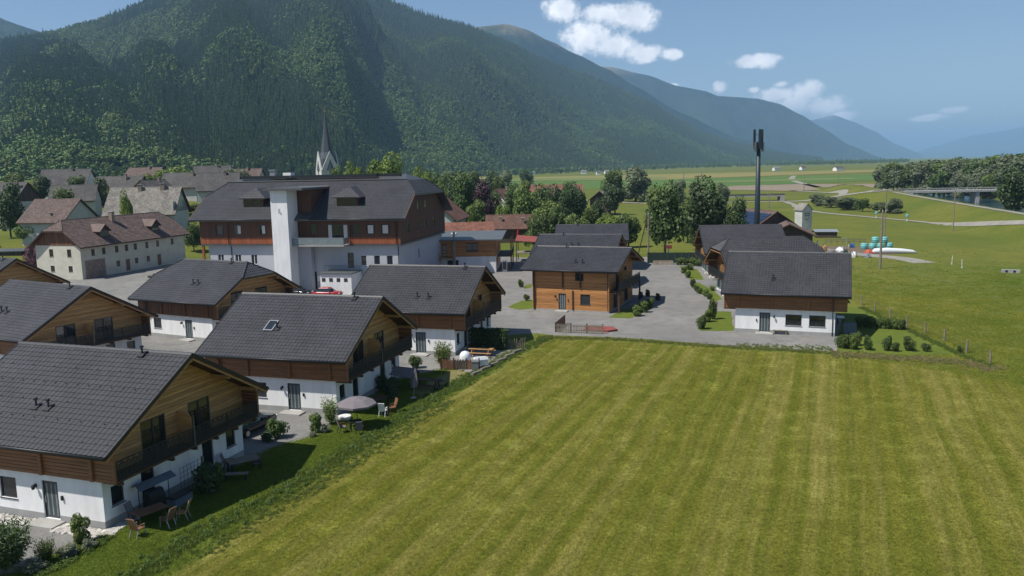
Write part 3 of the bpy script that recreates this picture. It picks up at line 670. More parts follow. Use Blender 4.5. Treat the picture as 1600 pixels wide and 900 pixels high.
# ================================================================ building kit
TW, TH_ = 0.33, 0.37
def tile_verts():
    prof = [(0, .0), (.05, .032), (.11, .032), (.15, .004), (.325, .004)]
    v = [(u, 0, h + .038) for u, h in prof] + [(u, TH_ + .03, h + .006) for u, h in prof] + [(u, 0, -.005) for u, h in prof]
    f = [(i, i+1, i+6, i+5) for i in range(4)] + [(i+10, i+11, i+1, i) for i in range(4)]
    return v, f
TV, TF = tile_verts()
def tiles(org, u, v, poly, cells=None):
    """tiles on a slope: org, unit vectors u (along the eave) and v (up the slope), polygon in (u, v)."""
    org, u, v = Vector(org), Vector(u), Vector(v); n = u.cross(v).normalized()
    pos = []
    vmax = max(p[1] for p in poly)
    row = 0; k = max(1, round(vmax / TH_)); th = vmax / k
    for r_ in range(k):
        vm = (r_ + 0.5) * th; xs_ = []
        for (a, b), (c, d) in zip(poly, poly[1:] + poly[:1]):
            if (b - vm) * (d - vm) < 0: xs_.append(a + (c - a) * (vm - b) / (d - b))
        if len(xs_) < 2: continue
        lo, hi = min(xs_), max(xs_); m = max(1, round((hi - lo) / TW)); w = (hi - lo) / m
        for i in range(m): pos.append((lo + i * w, r_ * th, w / TW, th / TH_))
    return org, u, v, n, pos
def tile_mesh(slopes, only=None):
    mb = MB()
    V = np.array(TV); F = TF; vs = []; fs = []; b = 0
    for (org, u, v, n, pos) in slopes:
        A = np.array([u, v, n])
        for (a, c, sw, sh) in pos:
            q = (V * (sw, sh, 1) + (a, c, 0)) @ A + np.array(org)
            vs.append(q); fs += [tuple(i + b for i in f) for f in F]; b += len(V)
    mb.v = [tuple(p) for p in np.concatenate(vs).tolist()] if vs else []; mb.f = fs
    return mb
class Wall:
    """vertical wall from p to q (outer face on the right of p->q when z is up), with rectangular openings and reveals."""
    def __init__(s, mb, p, q, z0, z1, holes, depth=0.16):
        p, q = Vector((*p, 0)), Vector((*q, 0)); d = (q - p); L = d.length; d.normalize(); nrm = Vector((d.y, -d.x, 0))
        us = sorted({0, L, *[h[0] for h in holes], *[h[1] for h in holes]}); zs = sorted({z0, z1, *[h[2] for h in holes], *[h[3] for h in holes]})
        P = lambda u, z, k=0: tuple(p + d*u - nrm*k + Vector((0,0,z)))
        for a, b in zip(us, us[1:]):
            for c, e in zip(zs, zs[1:]):
                if any(h[0]-1e-6 <= a and b <= h[1]+1e-6 and h[2]-1e-6 <= c and e <= h[3]+1e-6 for h in holes): continue
                mb.quad(P(a,c), P(b,c), P(b,e), P(a,e))
        for (a, b, c, e) in [h[:4] for h in holes]:
            mb.quad(P(a,c), P(a,e), P(a,e,depth), P(a,c,depth)); mb.quad(P(b,c), P(b,c,depth), P(b,e,depth), P(b,e))
            mb.quad(P(a,e), P(b,e), P(b,e,depth), P(a,e,depth)); mb.quad(P(a,c), P(a,c,depth), P(b,c,depth), P(b,c))
def frame_xf(p, q):
    p, q = Vector((*p, 0)), Vector((*q, 0)); d = (q - p).normalized(); nrm = Vector((d.y, -d.x, 0)); return p, d, nrm
def window(parent, p, q, a, b, c, e, depth=0.1, frame='anthracite', mull=1, sill=True, pane='glass', fw=0.07, trans=0, name='window'):
    p, d, nrm = frame_xf(p, q); Z = Vector((0,0,1))
    def ob(m, u0, u1, z0, z1, k0, k1): m.obox(p + d*(u0+u1)/2 + nrm*(k0+k1)/2 + Z*(z0+z1)/2, d*(u1-u0)/2, nrm*(k1-k0)/2, Z*(z1-z0)/2)
    m = MB(); k0, k1 = -depth - .05, -depth + .02
    ob(m, a, a+fw, c, e, k0, k1); ob(m, b-fw, b, c, e, k0, k1); ob(m, a+fw, b-fw, c, c+fw, k0, k1); ob(m, a+fw, b-fw, e-fw, e, k0, k1)
    for i in range(mull):
        x = a + (b-a)*(i+1)/(mull+1); ob(m, x-fw*.6, x+fw*.6, c+fw, e-fw, k0, k1)
    for i in range(trans):
        z = c + (e-c)*(i+1)/(trans+1); ob(m, a+fw, b-fw, z-fw*.5, z+fw*.5, k0, k1-.004)
    root = m.build(name, M[frame], parent)
    g = MB(); ob(g, a+fw*.5, b-fw*.5, c+fw*.5, e-fw*.5, -depth-.035, -depth-.02); g.build('pane', M[pane], root)
    if sill:
        s_ = MB(); ob(s_, a-.05, b+.05, c-.045, c-.003, -depth, .05); s_.build('sill', M['anthracite' if frame == 'anthracite' else 'concrete'], root)
    return root
def front_door(parent, p, q, a, b, c, e, depth=0.1, stripes=3, mat='door_panel', frame='anthracite'):
    p, d, nrm = frame_xf(p, q); Z = Vector((0,0,1))
    def ob(m, u0, u1, z0, z1, k0, k1): m.obox(p + d*(u0+u1)/2 + nrm*(k0+k1)/2 + Z*(z0+z1)/2, d*(u1-u0)/2, nrm*(k1-k0)/2, Z*(z1-z0)/2)
    m = MB(); ob(m, a+.06, b-.06, c+.02, e-.06, -depth-.06, -depth); root = m.build('door', M[mat], parent)
    f = MB(); ob(f, a, a+.06, c, e, -depth-.06, -depth+.03); ob(f, b-.06, b, c, e, -depth-.06, -depth+.03); ob(f, a+.06, b-.06, e-.06, e, -depth-.06, -depth+.03); f.build('frame', M[frame], root)
    w = b - a - .12
    for i in range(stripes):
        g = MB(); x = a + .06 + w*(i + .62)/(stripes + .25); ob(g, x-.055, x+.055, c+.15, e-.2, -depth+.001, -depth+.008); g.build('glass_strip', M['frosted'], root)
    h = MB(); ob(h, a+.12, a+.15, c+.85, c+1.25, -depth+.03, -depth+.06); h.build('handle', M['metal_light'], root)
    return root
def planks(mb, p, q, z0, z1, holes=(), h=0.2, t=0.09, lim=None, gap=0.018, inset=0.025):
    """horizontal boards along p->q; lim(z) -> (u0, u1) trims each board to the roof line."""
    p, d, nrm = frame_xf(p, q); L = (Vector((*q,0)) - p).length
    n = max(1, round((z1 - z0) / h)); hh = (z1 - z0) / n
    for i in range(n):
        a, b = z0 + i*hh, z0 + (i+1)*hh - gap
        lo0, hi0 = lim(a) if lim else (0, L); lo1, hi1 = lim(b) if lim else (0, L)
        if hi0 - lo0 < 0.15: continue
        cuts = [(lo0, hi0)]
        for (u0, u1, w0, w1) in holes:
            if b > w0 + .02 and a < w1 - .02:
                nc = []
                for (x, y) in cuts:
                    if u0 > x: nc.append((x, min(y, u0)))
                    if u1 < y: nc.append((max(x, u1), y))
                cuts = nc
        for (x, y) in cuts:
            if y - x < .02: continue
            xb, yb = (lo1 if x == lo0 else x), (hi1 if y == hi0 else y)
            if yb < xb: xb = yb = (xb + yb) / 2
            P = lambda u, z, k: tuple(p + d*u + nrm*k + Vector((0,0,z)))
            ch = inset
            mb.add([P(x,a,0), P(y,a,0), P(yb,b,0), P(xb,b,0), P(x,a+ch,-.0), P(x,a,-t), P(y,a,-t), P(yb,b,-t), P(xb,b,-t)],
                   [(0,1,2,3), (1,0,5,6), (2,7,8,3), (0,3,8,5), (2,1,6,7)])
            mb.f[-5] = mb.f[-5]
def vboards(mb, p, q, z0, z1, holes=(), w=0.22, t=0.06, gap=0.015, top=None):
    p, d, nrm = frame_xf(p, q); L = (Vector((*q,0)) - p).length; n = max(1, round(L / w)); ww = L / n
    for i in range(n):
        a, b = i*ww, (i+1)*ww - gap; zt = (top(a), top(b)) if top else (z1, z1)
        if min(zt) <= z0 + .05: 
            if max(zt) <= z0 + .05: continue
            zt = (max(zt[0], z0 + .01), max(zt[1], z0 + .01))
        segs = [(z0, None)]
        for (u0, u1, w0, w1) in holes:
            if b > u0 + .03 and a < u1 - .03:
                nc = []
                for (x, y) in segs:
                    yt = min(zt) if y is None else y
                    if w0 > x: nc.append((x, min(yt, w0)))
                    if w1 < yt: nc.append((max(x, w1), y))
                segs = nc
        kk = t * (0.25 if i % 2 else 0)
        P = lambda u, z, k: tuple(p + d*u + nrm*(k-kk) + Vector((0,0,z)))
        for (x, y) in segs:
            ya, yb = (zt if y is None else (y, y))
            if max(ya, yb) - x < .03: continue
            mb.add([P(a,x,0), P(b,x,0), P(b,yb,0), P(a,ya,0), P(a,x,-t), P(b,x,-t), P(b,yb,-t), P(a,ya,-t)], [(0,1,2,3), (1,0,4,5), (2,6,7,3), (0,3,7,4), (2,1,5,6)])
def gable_roof(root, Lr, hw, he, hr, s_=0.0, hz=None, tilemat='tile_dark', thick=0.2, cap=True, individual=0, slabmat='wood_dark', cache=None, cx=0.0, caps_each=False, name='roof'):
    """gable roof (or half-hipped when s_>0). Ridge on local x, eaves at y=+-hw, z=he."""
    sl = math.hypot(hw, hr - he); h2 = Lr / 2
    if s_ > 0:
        vh = sl * (hz - he) / (hr - he); yh = hw * (1 - (hz - he) / (hr - he))
        A = [(-h2,-hw,he),(h2,-hw,he),(h2,-yh,hz),(h2-s_,0,hr),(-h2+s_,0,hr),(-h2,-yh,hz)]
        B = [(h2,hw,he),(-h2,hw,he),(-h2,yh,hz),(-h2+s_,0,hr),(h2-s_,0,hr),(h2,yh,hz)]
        Hp = [[(h2,-yh,hz),(h2,yh,hz),(h2-s_,0,hr)], [(-h2,yh,hz),(-h2,-yh,hz),(-h2+s_,0,hr)]]
        poly = [(-h2,0),(h2,0),(h2,vh),(h2-s_,sl),(-h2+s_,sl),(-h2,vh)]
    else:
        A = [(-h2,-hw,he),(h2,-hw,he),(h2,0,hr),(-h2,0,hr)]; B = [(h2,hw,he),(-h2,hw,he),(-h2,0,hr),(h2,0,hr)]; Hp = []
        poly = [(-h2,0),(h2,0),(h2,sl),(-h2,sl)]
    rf = MB().solid([A, B] + Hp, thick).build(name, M[slabmat], root)
    v = Vector((0, hw, hr - he)).normalized()
    slopes = [tiles((0,-hw,he+.012), (1,0,0), v, poly)]
    back = [tiles((0,hw,he+.012), (-1,0,0), (0,-v.y,v.z), poly)]
    for (a, b, c) in Hp:
        a, b, c = Vector(a), Vector(b), Vector(c); m_ = (a + b) / 2; u_ = (b - a).normalized(); v_ = (c - m_); ln = v_.length; v_.normalize(); hwid = (b - a).length / 2
        back.append(tiles(m_ + Vector((0,0,.012)), u_, v_, [(-hwid,0),(hwid,0),(0,ln)]))
    key = (cache, tilemat)
    if individual:
        o_, u_, v_, n_, pos = slopes[0]
        pos = sorted(pos, key=lambda t: (t[1] - 0.35 * t[0]))
        near, rest = pos[:individual], pos[individual:]
        tm = {}
        A_ = np.array([u_, v_, n_])
        for (a, c, sw, sh) in near:
            k2 = (round(sw, 3), round(sh, 3))
            if k2 not in tm:
                q = (np.array(TV) * (sw, sh, 1)) @ A_; mb = MB(); mb.v = [tuple(x) for x in q.tolist()]; mb.f = list(TF); tm[k2] = mb.mesh('tile', M[tilemat])
            o = link('tile', tm[k2], rf); o.location = o_ + u_*a + v_*c
        slopes = [(o_, u_, v_, n_, rest)]
        t = tile_mesh(slopes + back).build('tiling', M[tilemat], rf, kind='stuff')
    else:
        if cache and key in TILE_CACHE: me = TILE_CACHE[key]
        else:
            me = tile_mesh(slopes + back).mesh('tiling', M[tilemat]); TILE_CACHE[key] = me
        link('tiling', me, rf, kind='stuff')
    if cap:
        n = max(2, round((Lr - 2*s_) / 0.42)); w = (Lr - 2*s_) / n
        one = MB()
        one.add([(0,-.15,-.075),(0,-.07,.04),(0,.07,.04),(0,.15,-.075),(w*1.02,-.135,-.085),(w*1.02,-.065,.015),(w*1.02,.065,.015),(w*1.02,.135,-.085)], [(0,4,5,1),(1,5,6,2),(2,6,7,3),(0,1,2,3),(7,6,5,4)])
        if caps_each:
            me = one.mesh('ridge_cap', M[tilemat])
            for i in range(n): link('ridge_cap', me, rf, (-h2 + s_ + i*w, 0, hr + .07))
        else:
            al = MB()
            for i in range(n): al.add([(x - h2 + s_ + i*w, y, z + hr + .07) for x, y, z in one.v], one.f)
            al.build('ridge_cap', M[tilemat], rf, kind='stuff')
        if s_ > 0:
            for sg in (-1, 1):
                for sy in (-1, 1): MB().beam((sg*(h2-s_), 0, hr+.06), (sg*h2, sy*yh, hz+.06), .2, .1).build('hip_cap', M[tilemat], rf)
    return rf
TILE_CACHE = {}
def verge(root, Lr, hw, he, hr, s_=0, hz=None, mat='wood_pale', trim='metal_dark', below=0.2):
    """barge boards on both gable ends plus thin metal verge trim, fascia and gutters"""
    h2 = Lr/2
    zt = hz if s_ > 0 else hr; yt = hw * (1 - (zt - he)/(hr - he))
    for sg in (-1, 1):
        for sy in (-1, 1):
            MB().beam((sg*(h2-.06), sy*(hw-.02), he-.16), (sg*(h2-.06), sy*(yt+.001), zt-.16), .07, .3).build('barge_board', M[mat], root)
            MB().beam((sg*(h2+.015), sy*hw, he+.02), (sg*(h2+.015), sy*(yt+.001), zt+.02), .05, .14).build('verge_trim', M[trim], root)
        if s_ > 0: MB().box(min(sg*(h2-.1), sg*h2), max(sg*(h2-.1), sg*h2), -yt, yt, zt-.32, zt-.03).build('barge_board', M[mat], root)
    for sy in (-1, 1):
        g = MB(); g.tube([(-h2, sy*(hw+.07), he-.03), (h2, sy*(hw+.07), he-.03)], .075, 8); g.build('gutter', M['metal_dark'], root, True)
def rvent(rf, x, y, z, flip=False):
    m = MB(); m.tube([(x,y,z-.1),(x,y,z+.42)], .055, 8); m.lathe([(.055,.38),(.12,.42),(.12,.5),(.03,.54)], 8, (x,y,z)); m.obox((x,y-.05,z+.02),(.2,0,0),(0,.2,.11),(0,-.012,.02))
    return m.build('roof_vent', M['metal_dark'], rf)
def wall_lamp(root, p, q, u, z):
    p, d, nrm = frame_xf(p, q); c = p + d*u + Vector((0,0,z))
    m = MB(); m.obox(c + nrm*.03, d*.06, nrm*.03, Vector((0,0,.1))); m.beam(c + nrm*.06 + Vector((0,0,.05)), c + nrm*.2 + Vector((0,0,.08)), .03, .03)
    k = c + nrm*.2; m.lathe([(.04,.1),(.1,.02),(.085,-.14),(.04,-.18)], 8, k); m.build('wall_lamp', M['metal_dark'], root)
# ---------------------------------------------------------------- the chalets
CL, CW, CE, CO, CHE, CHR, CLR = 10.2, 11.6, 1.0, 1.35, 4.44, 8.26, 13.15
ZW = 2.72
def chalet(label, x0, y0, az, style='white', mirror=False, front=((1.45,'d'),(-1.6,'w')), individual=0, vents=((1.6,.36),(2.3,.36)), topvent=4.6, skylight=None, hip=0, wood='wood_front', gwood='wood_gable', fwood='planks', tile='tile_dark', caps_each=False, steps=True, guards=False, name='chalet'):
    """x0,y0: the front right corner of the ground floor in the world (front left when mirrored)."""
    global _mir
    az = R(az); dl = Vector((math.cos(az), math.sin(az), 0)); dg = Vector((-math.sin(az), math.cos(az), 0))
    c = Vector((x0, y0, 0)) - dl * CL/2 + dg * CW/2
    root = thing(name, label, 'house', c, az, 'chalets of the holiday village')
    _mir = mirror
    lx, wy = CL/2, CW/2; he, hr = CHE, CHR; Lr = CLR if not hip else 13.6
    log = style == 'log'
    if log: he, hr, Lr = 5.37, 7.72, 13.05
    hw = wy + CE
    slope = (hr - he) / hw
    under = lambda y: hr - .22 - slope * abs(y)
    zw = ZW if not log else 0.22
    # ground floor
    fh = []; sp = []
    for (u, k) in front:
        if k == 'd': fh.append((u+lx-.56, u+lx+.56, .16, 2.3)); sp.append('d')
        elif k == 'w': fh.append((u+lx-.62, u+lx+.62, 1.0, 2.22)); sp.append('w')
        elif k == 'b': fh.append((u+lx-.82, u+lx+.82, .98, 2.2)); sp.append('w')
    gh = [(wy-4.8-.45, wy-4.8+.45, 1.05, 2.15), (wy-2.6-.5, wy-2.6+.5, .2, 2.3), (wy+2.4-.5, wy+2.4+.5, .2, 2.3), (wy+4.6-.45, wy+4.6+.45, 1.05, 2.15)]
    f0, f1, b0, b1 = (-lx,-wy), (lx,-wy), (lx,wy), (-lx,wy)
    if not log:
        w = MB(); Wall(w, f0, f1, 0, zw+.06, fh); Wall(w, f1, b0, 0, zw+.06, gh); Wall(w, b0, b1, 0, zw+.06, []); Wall(w, b1, f0, 0, zw+.06, [])
        w.build('wall', M['plaster'], root)
        pl = MB()
        segs = [(-lx, lx)]
        for h in fh:
            if h[2] < .3: segs = [(segs[0][0], h[0]-lx), (h[1]-lx, segs[-1][1])]
        for a, b in segs: pl.box(a-.0, b+.012, -wy-.015, -wy+.01, 0, .42)
        pl.box(lx-.01, lx+.014, -wy-.015, wy-3.1-.0 - wy + .0, 0, .42) if False else None
        for a, b in ((-wy-.015, -3.1), (-2.1, 1.9), (2.9, wy)): pl.box(lx-.01, lx+.014, a, b, 0, .42)
        pl.box(-lx-.014, -lx+.01, -wy-.015, wy, 0, .42)
        pl.build('plinth', M['plinth'], root)
        front_wood_z = (zw, None)
    fwy = -wy - (.22 if not log else .0)
    # timber upper storey
    wm_ = MB()
    ztop = under(wy + .22) + .05
    fl = lx + (1.15 if not log else 0)
    uph = []
    if log:
        sh = [(lx+a, lx+b, c_, e) for a, b, c_, e in ((-1.62,-.62,.2,2.25), (1.3,2.6,1.0,2.15))]
        if style == 'log' and fwood == 'planks': sh.append((lx+.62, lx+1.72, 4.1, 4.95))
        planks(wm_, f0, f1, .22, ztop, sh, .19); planks(wm_, b0, b1, .22, ztop, (), .19)
        uph = sh
    else:
        fn = planks if fwood == 'planks' else vboards
        fn(wm_, (-fl, fwy), (fl, fwy), zw, ztop, (), .2); fn(wm_, (fl, -fwy), (-fl, -fwy), zw, ztop, (), .2)
        wm_.box(-fl, fl, fwy+.06, fwy+.3, zw+.02, zw+.1); wm_.box(-fl, fl, -fwy-.3, -fwy-.06, zw+.02, zw+.1)
    wm_.build('timber_wall', M[wood], root, kind='stuff')
    if log: MB().box(-lx-.02, lx+.02, -wy-.02, wy+.02, 0, .215).build('plinth', M['plinth'], root)
    # gable walls of boards, with two french doors onto the balcony
    zg = zw if not log else .22
    zb = 2.84
    for side in (1, -1):
        if side == 1: p, q = (lx+.005, -wy-.2), (lx+.005, wy+.2)
        else: p, q = (-lx-.005, wy+.2), (-lx-.005, -wy-.2)
        Lg = CW + .4; topz = hr - .25 if not hip else hr - 1.75
        def lim(z):
            if z <= under(wy+.2): return (0, Lg)
            k = (hr - .22 - z) / slope; return (Lg/2 - k, Lg/2 + k)
        hs = [(Lg/2-1.9-.95, Lg/2-1.9+.95, zb+.02, zb+2.12), (Lg/2+1.9-.95, Lg/2+1.9+.95, zb+.02, zb+2.12)] if side == 1 else [(Lg/2-2.2, Lg/2-1.1, 3.6, 4.8), (Lg/2+1.1, Lg/2+2.2, 3.6, 4.8)]
        if log and side == 1: hs += [(Lg/2-3.9, Lg/2-2.2, .3, 2.35), (Lg/2+1.6, Lg/2+3.4, .3, 2.35)]
        gm = MB(); planks(gm, p, q, zg, topz, hs, .2, lim=lim)
        gm.build('gable_wall', M[gwood if not log else wood], root, kind='stuff')
        bk = MB()                                       # inner leaf behind the boards so that joints stay dark
        xx = (lx - .12) * side
        pts = [(-wy, zg), (wy, zg), (wy, under(wy)-.02), (0, topz-.02 if not hip else hr-.3), (-wy, under(wy)-.02)]
        bk.prism_ax(pts, min(xx, xx-.04*side), max(xx, xx-.04*side), 'x'); bk.build('inner_wall', M['wood_dark'], root)
        for h in hs: window(root, p, q, *h, depth=.04, mull=1 if side == 1 else 0, sill=False, fw=.09, name='balcony_door' if side == 1 and h[2] < 3.2 else 'window')
    # front openings
    p, q = f0, f1
    for h, k in zip(fh if not log else uph, sp if not log else ['d','w','w']):
        if k == 'd':
            front_door(root, p, q, *h)
            wall_lamp(root, p, q, h[0]-.4, 1.95)
            MB().obox(Vector((h[1]-lx+.3, -wy-.05, 1.45)), (.05,0,0), (0,.05,0), (0,0,.12)).build('letter_box', M['metal_dark'], root)
            if steps: MB().box(h[0]-lx-.35, h[1]-lx+.35, -wy-.95, -wy-.02, 0, .13).build('door_step', M['concrete'], root)
        else: window(root, p, q, *h, depth=.1, mull=0)
    if not log:
        for h in gh: window(root, f1, b0, *h, depth=.1, mull=0, sill=h[2] > .5, name='window' if h[2] > .5 else 'terrace_door')
    # posts on the timber band
    for x in ((4.78, 1.3, -2.4, -4.85) if not log else (lx-.12, 1.35, -1.0, -lx+.12)):
        if log and x in (1.35, -1.0):
            MB().box(x-.09, x+.09, -wy-.14, -wy+.02, 3.0, ztop-.02).build('log_post', M['wood_dark'], root)
        else: MB().box(x-.11, x+.11, fwy-.13, fwy+.02, zw + (.02 if not log else .1), ztop-.02).build('log_post', M['wood_dark' if log else wood], root)
    if log: MB().box(.22, .38, -wy-.12, -wy+.02, .25, 2.75).build('log_post', M['wood_dark'], root)
    # roof
    rf = gable_roof(root, Lr, hw, he, hr, 1.75 if hip else 0, hr - 1.5 if hip else None, tile, individual=individual, cache=('log' if log else 'hip' if hip else 'std') if not individual else None, caps_each=caps_each)
    verge(root, Lr, hw, he, hr, 1.75 if hip else 0, hr - 1.5 if hip else None)
    # purlins carrying the overhang
    for yy in (-wy*.55, 0, wy*.55, -wy, wy):
        z = under(yy) - .12
        if hip and yy == 0: continue
        for sg in (1, -1): MB().box(min(sg*lx, sg*(Lr/2-.1)), max(sg*lx, sg*(Lr/2-.1)), yy-.09, yy+.09, z-.13, z+.1).build('purlin', M['wood_pale'], root)
    for (x, t) in vents:
        y = -hw + hw*t; rvent(rf, x, y, he + (hr-he)*t + .05)
    if topvent is not None: rvent(rf, topvent, -.35, hr - .1)
    if skylight:
        x, t = skylight; y = -hw + hw*t; z = he + (hr-he)*t; v = Vector((0, hw, hr-he)).normalized(); n = Vector((0, -v.z, v.y))
        sk = MB(); cc = Vector((x, y, z)) + n*.09
        for a, b, c_, e in ((-.42,-.34,-.62,.62), (.34,.42,-.62,.62), (-.34,.34,-.62,-.54), (-.34,.34,.54,.62)):
            sk.obox(cc + Vector(((a+b)/2,0,0)) + v*(c_+e)/2, Vector(((b-a)/2,0,0)), v*(e-c_)/2, n*.07)
        so_ = sk.build('skylight', M['zinc'], rf); MB().obox(cc, Vector((.36,0,0)), v*.56, n*.035).build('pane', M['glass'], so_)
    if guards:
        gm = MB(); v = Vector((0, hw, hr-he)).normalized(); n = Vector((0, -v.z, v.y))
        for i in range(16):
            for j in range(5):
                cc = Vector((-6.2 + i*.82 + (.41 if j % 2 else 0), -hw, he)) + v*(.8 + j*1.3) + n*.06; gm.obox(cc, Vector((.03,0,0)), v*.035, n*.03)
        gm.build('snow_guard', M['metal_dark'], rf, kind='stuff')
    # balcony on the gable end
    bx = lx + 1.15
    ye = wy + .2 if not log else wy - .2
    MB().box(lx+.012, bx+.03, -ye, ye, zb-.14, zb-.01).build('balcony_floor', M['wood_dark'], root)
    jm = MB().mesh('joist', M['wood_dark'])
    for i in range(7):
        yy = -ye + .35 + i*(2*ye-.7)/6; MB().box(lx+.012, bx+.12, yy-.09, yy+.09, zb-.3, zb-.142).build('joist', M['wood_dark'], root)
    r_ = MB(); r_.box(bx-.03, bx+.03, -ye+.02, ye-.02, zb+.98, zb+1.03)
    rail = r_.build('balcony_rail', M['balcony_metal'], root)
    bl_ = MB(); bl_.box(bx-.02, bx+.02, -ye+.02, ye-.02, zb+.1, zb+.14); bl_.box(bx-.018, bx+.018, -ye+.02, ye-.02, zb+.82, zb+.85)
    k = int(2*ye/.105)
    for i in range(k):
        yy = -ye + .06 + i*(2*ye-.12)/(k-1); bl_.box(bx-.012, bx+.012, yy-.022, yy+.022, zb+.02, zb+.82)
        if i % 4 < 2: bl_.box(bx-.012, bx+.012, yy-.022, yy+.022, zb+.85, zb+.98)
    bl_.build('balusters', M['balcony_metal'], rail, kind='stuff')
    for yy in (-ye+.06, -ye/2, ye/2, ye-.06): MB().box(bx-.035, bx+.035, yy-.035, yy+.035, zb-.1, zb+1.05).build('rail_post', M['balcony_metal'], rail)
    MB().box(bx-.05, bx+.05, -.05, .05, zb-.1, zb+1.75).build('divider_post', M['metal_grey'], root)
    prof = [(lx+.02, zb+.05), (bx-.06, zb+.05), (bx-.06, zb+1.35), (bx-.12, zb+1.6), (bx-.3, zb+1.85), (lx+.4, zb+1.95), (lx+.02, zb+1.95)]
    MB().prism_ax(prof, -.03, .03, 'y').build('balcony_divider', M['wood_gable'], root)
    if not log:
        for sy in (-1, 1):                      # timber cheeks beside the balcony
            MB().box(bx-.06, bx+.06, sy*(wy+.22)-.07, sy*(wy+.22)+.07, zw, ztop).build('corner_post', M['wood_front'], root)
    else:
        for sy in (-1, 1): MB().box(bx-.1, bx+.1, sy*(ye-.15)-.1, sy*(ye-.15)+.1, 0, zb-.15).build('balcony_post', M['wood_dark'], root)
    # downpipe
    xd = -lx + .25
    dp_ = MB(); dp_.tube([(xd, -hw-.05, he-.08), (xd, fwy-.16, he-.5), (xd, fwy-.16, zw-.05 if not log else 1), (xd, -wy-.08, (zw-.35 if not log else .9)), (xd, -wy-.08, .1)], .045, 7); dp_.build('downpipe', M['metal_dark'], root, True)
    _mir = False
    return root
chalet('large dark-roofed white and timber chalet nearest the camera, cut by left edge', -21.73, 41.08, -19.1, individual=300, caps_each=True, guards=True, vents=((-.6,.36),(.3,.36)), topvent=3.3)
chalet('white and timber chalet with a roof window, behind the open grey parasol', -13.56, 60.65, -16.6, vents=((-.9,.43),), topvent=4.2, skylight=(-1.6,.47))
chalet('white and timber chalet beside the picnic terrace and the yard', -5.76, 79.58, -16.58, vents=((.8,.3),(2.0,.3)), topvent=4.4, tile='tile_dark_b')
chalet('dark-roofed timber gable chalet at left edge behind the nearest chalet', -43.1, 70.85, -29.7, vents=((-1.3,.42),(-.4,.42)), topvent=3.9, front=((-1.6,'w'),))
chalet('half-hipped chalet with brown upright boards, in front of the white lift tower', -33.0, 88.6, -26.8, hip=1, fwood='vboards', wood='wood_vert', front=((1.45,'d'),(-3.5,'w')), vents=((.6,.42),(1.4,.42)), topvent=3.0)
chalet('timber gable chalet at far left edge near the cream farmhouse', -66.2, 98.3, -26.5, front=(), vents=(), topvent=4.4)
chalet('orange log chalet with dark door in the middle of the yard', 12.16, 101.29, -22.4, style='log', wood='wood_orange', vents=((.4,.3),(1.3,.3)), topvent=-2.3, tile='tile_dark_b', name='log_chalet')
chalet('log chalet directly behind the orange log chalet, mostly roof showing', 14.31, 121.49, -14.8, style='log', wood='wood_orange', vents=((-.6,.4),(.4,.4)), topvent=-2.6, tile='tile_dark_b', fwood='none', name='log_chalet')
chalet('rearmost of the three log chalets, only its grey roof showing', 19.14, 142.79, -6.7, style='log', wood='wood_orange', vents=(), topvent=-2.6, tile='tile_dark_b', fwood='none', name='log_chalet')
chalet('white and timber chalet with two dark front windows at right of the yard', 33.97, 84.87, -20.9, mirror=True, front=((2.0,'d'),(-.95,'b'),(-3.35,'b')), vents=((1.3,.34),), topvent=None, tile='tile_dark_b')
chalet('half-hipped chalet between two gabled chalets, right side of the yard', 39.66, 105.17, 0.0, mirror=True, hip=1, front=((1.45,'d'),), gwood='wood_orange', vents=(), topvent=None, tile='tile_dark_b')
chalet('rearmost chalet on the right, in front of the dark mast', 41.78, 127.0, -5.2, mirror=True, front=((1.45,'d'),), gwood='wood_orange', vents=(), topvent=None, tile='tile_dark_b')
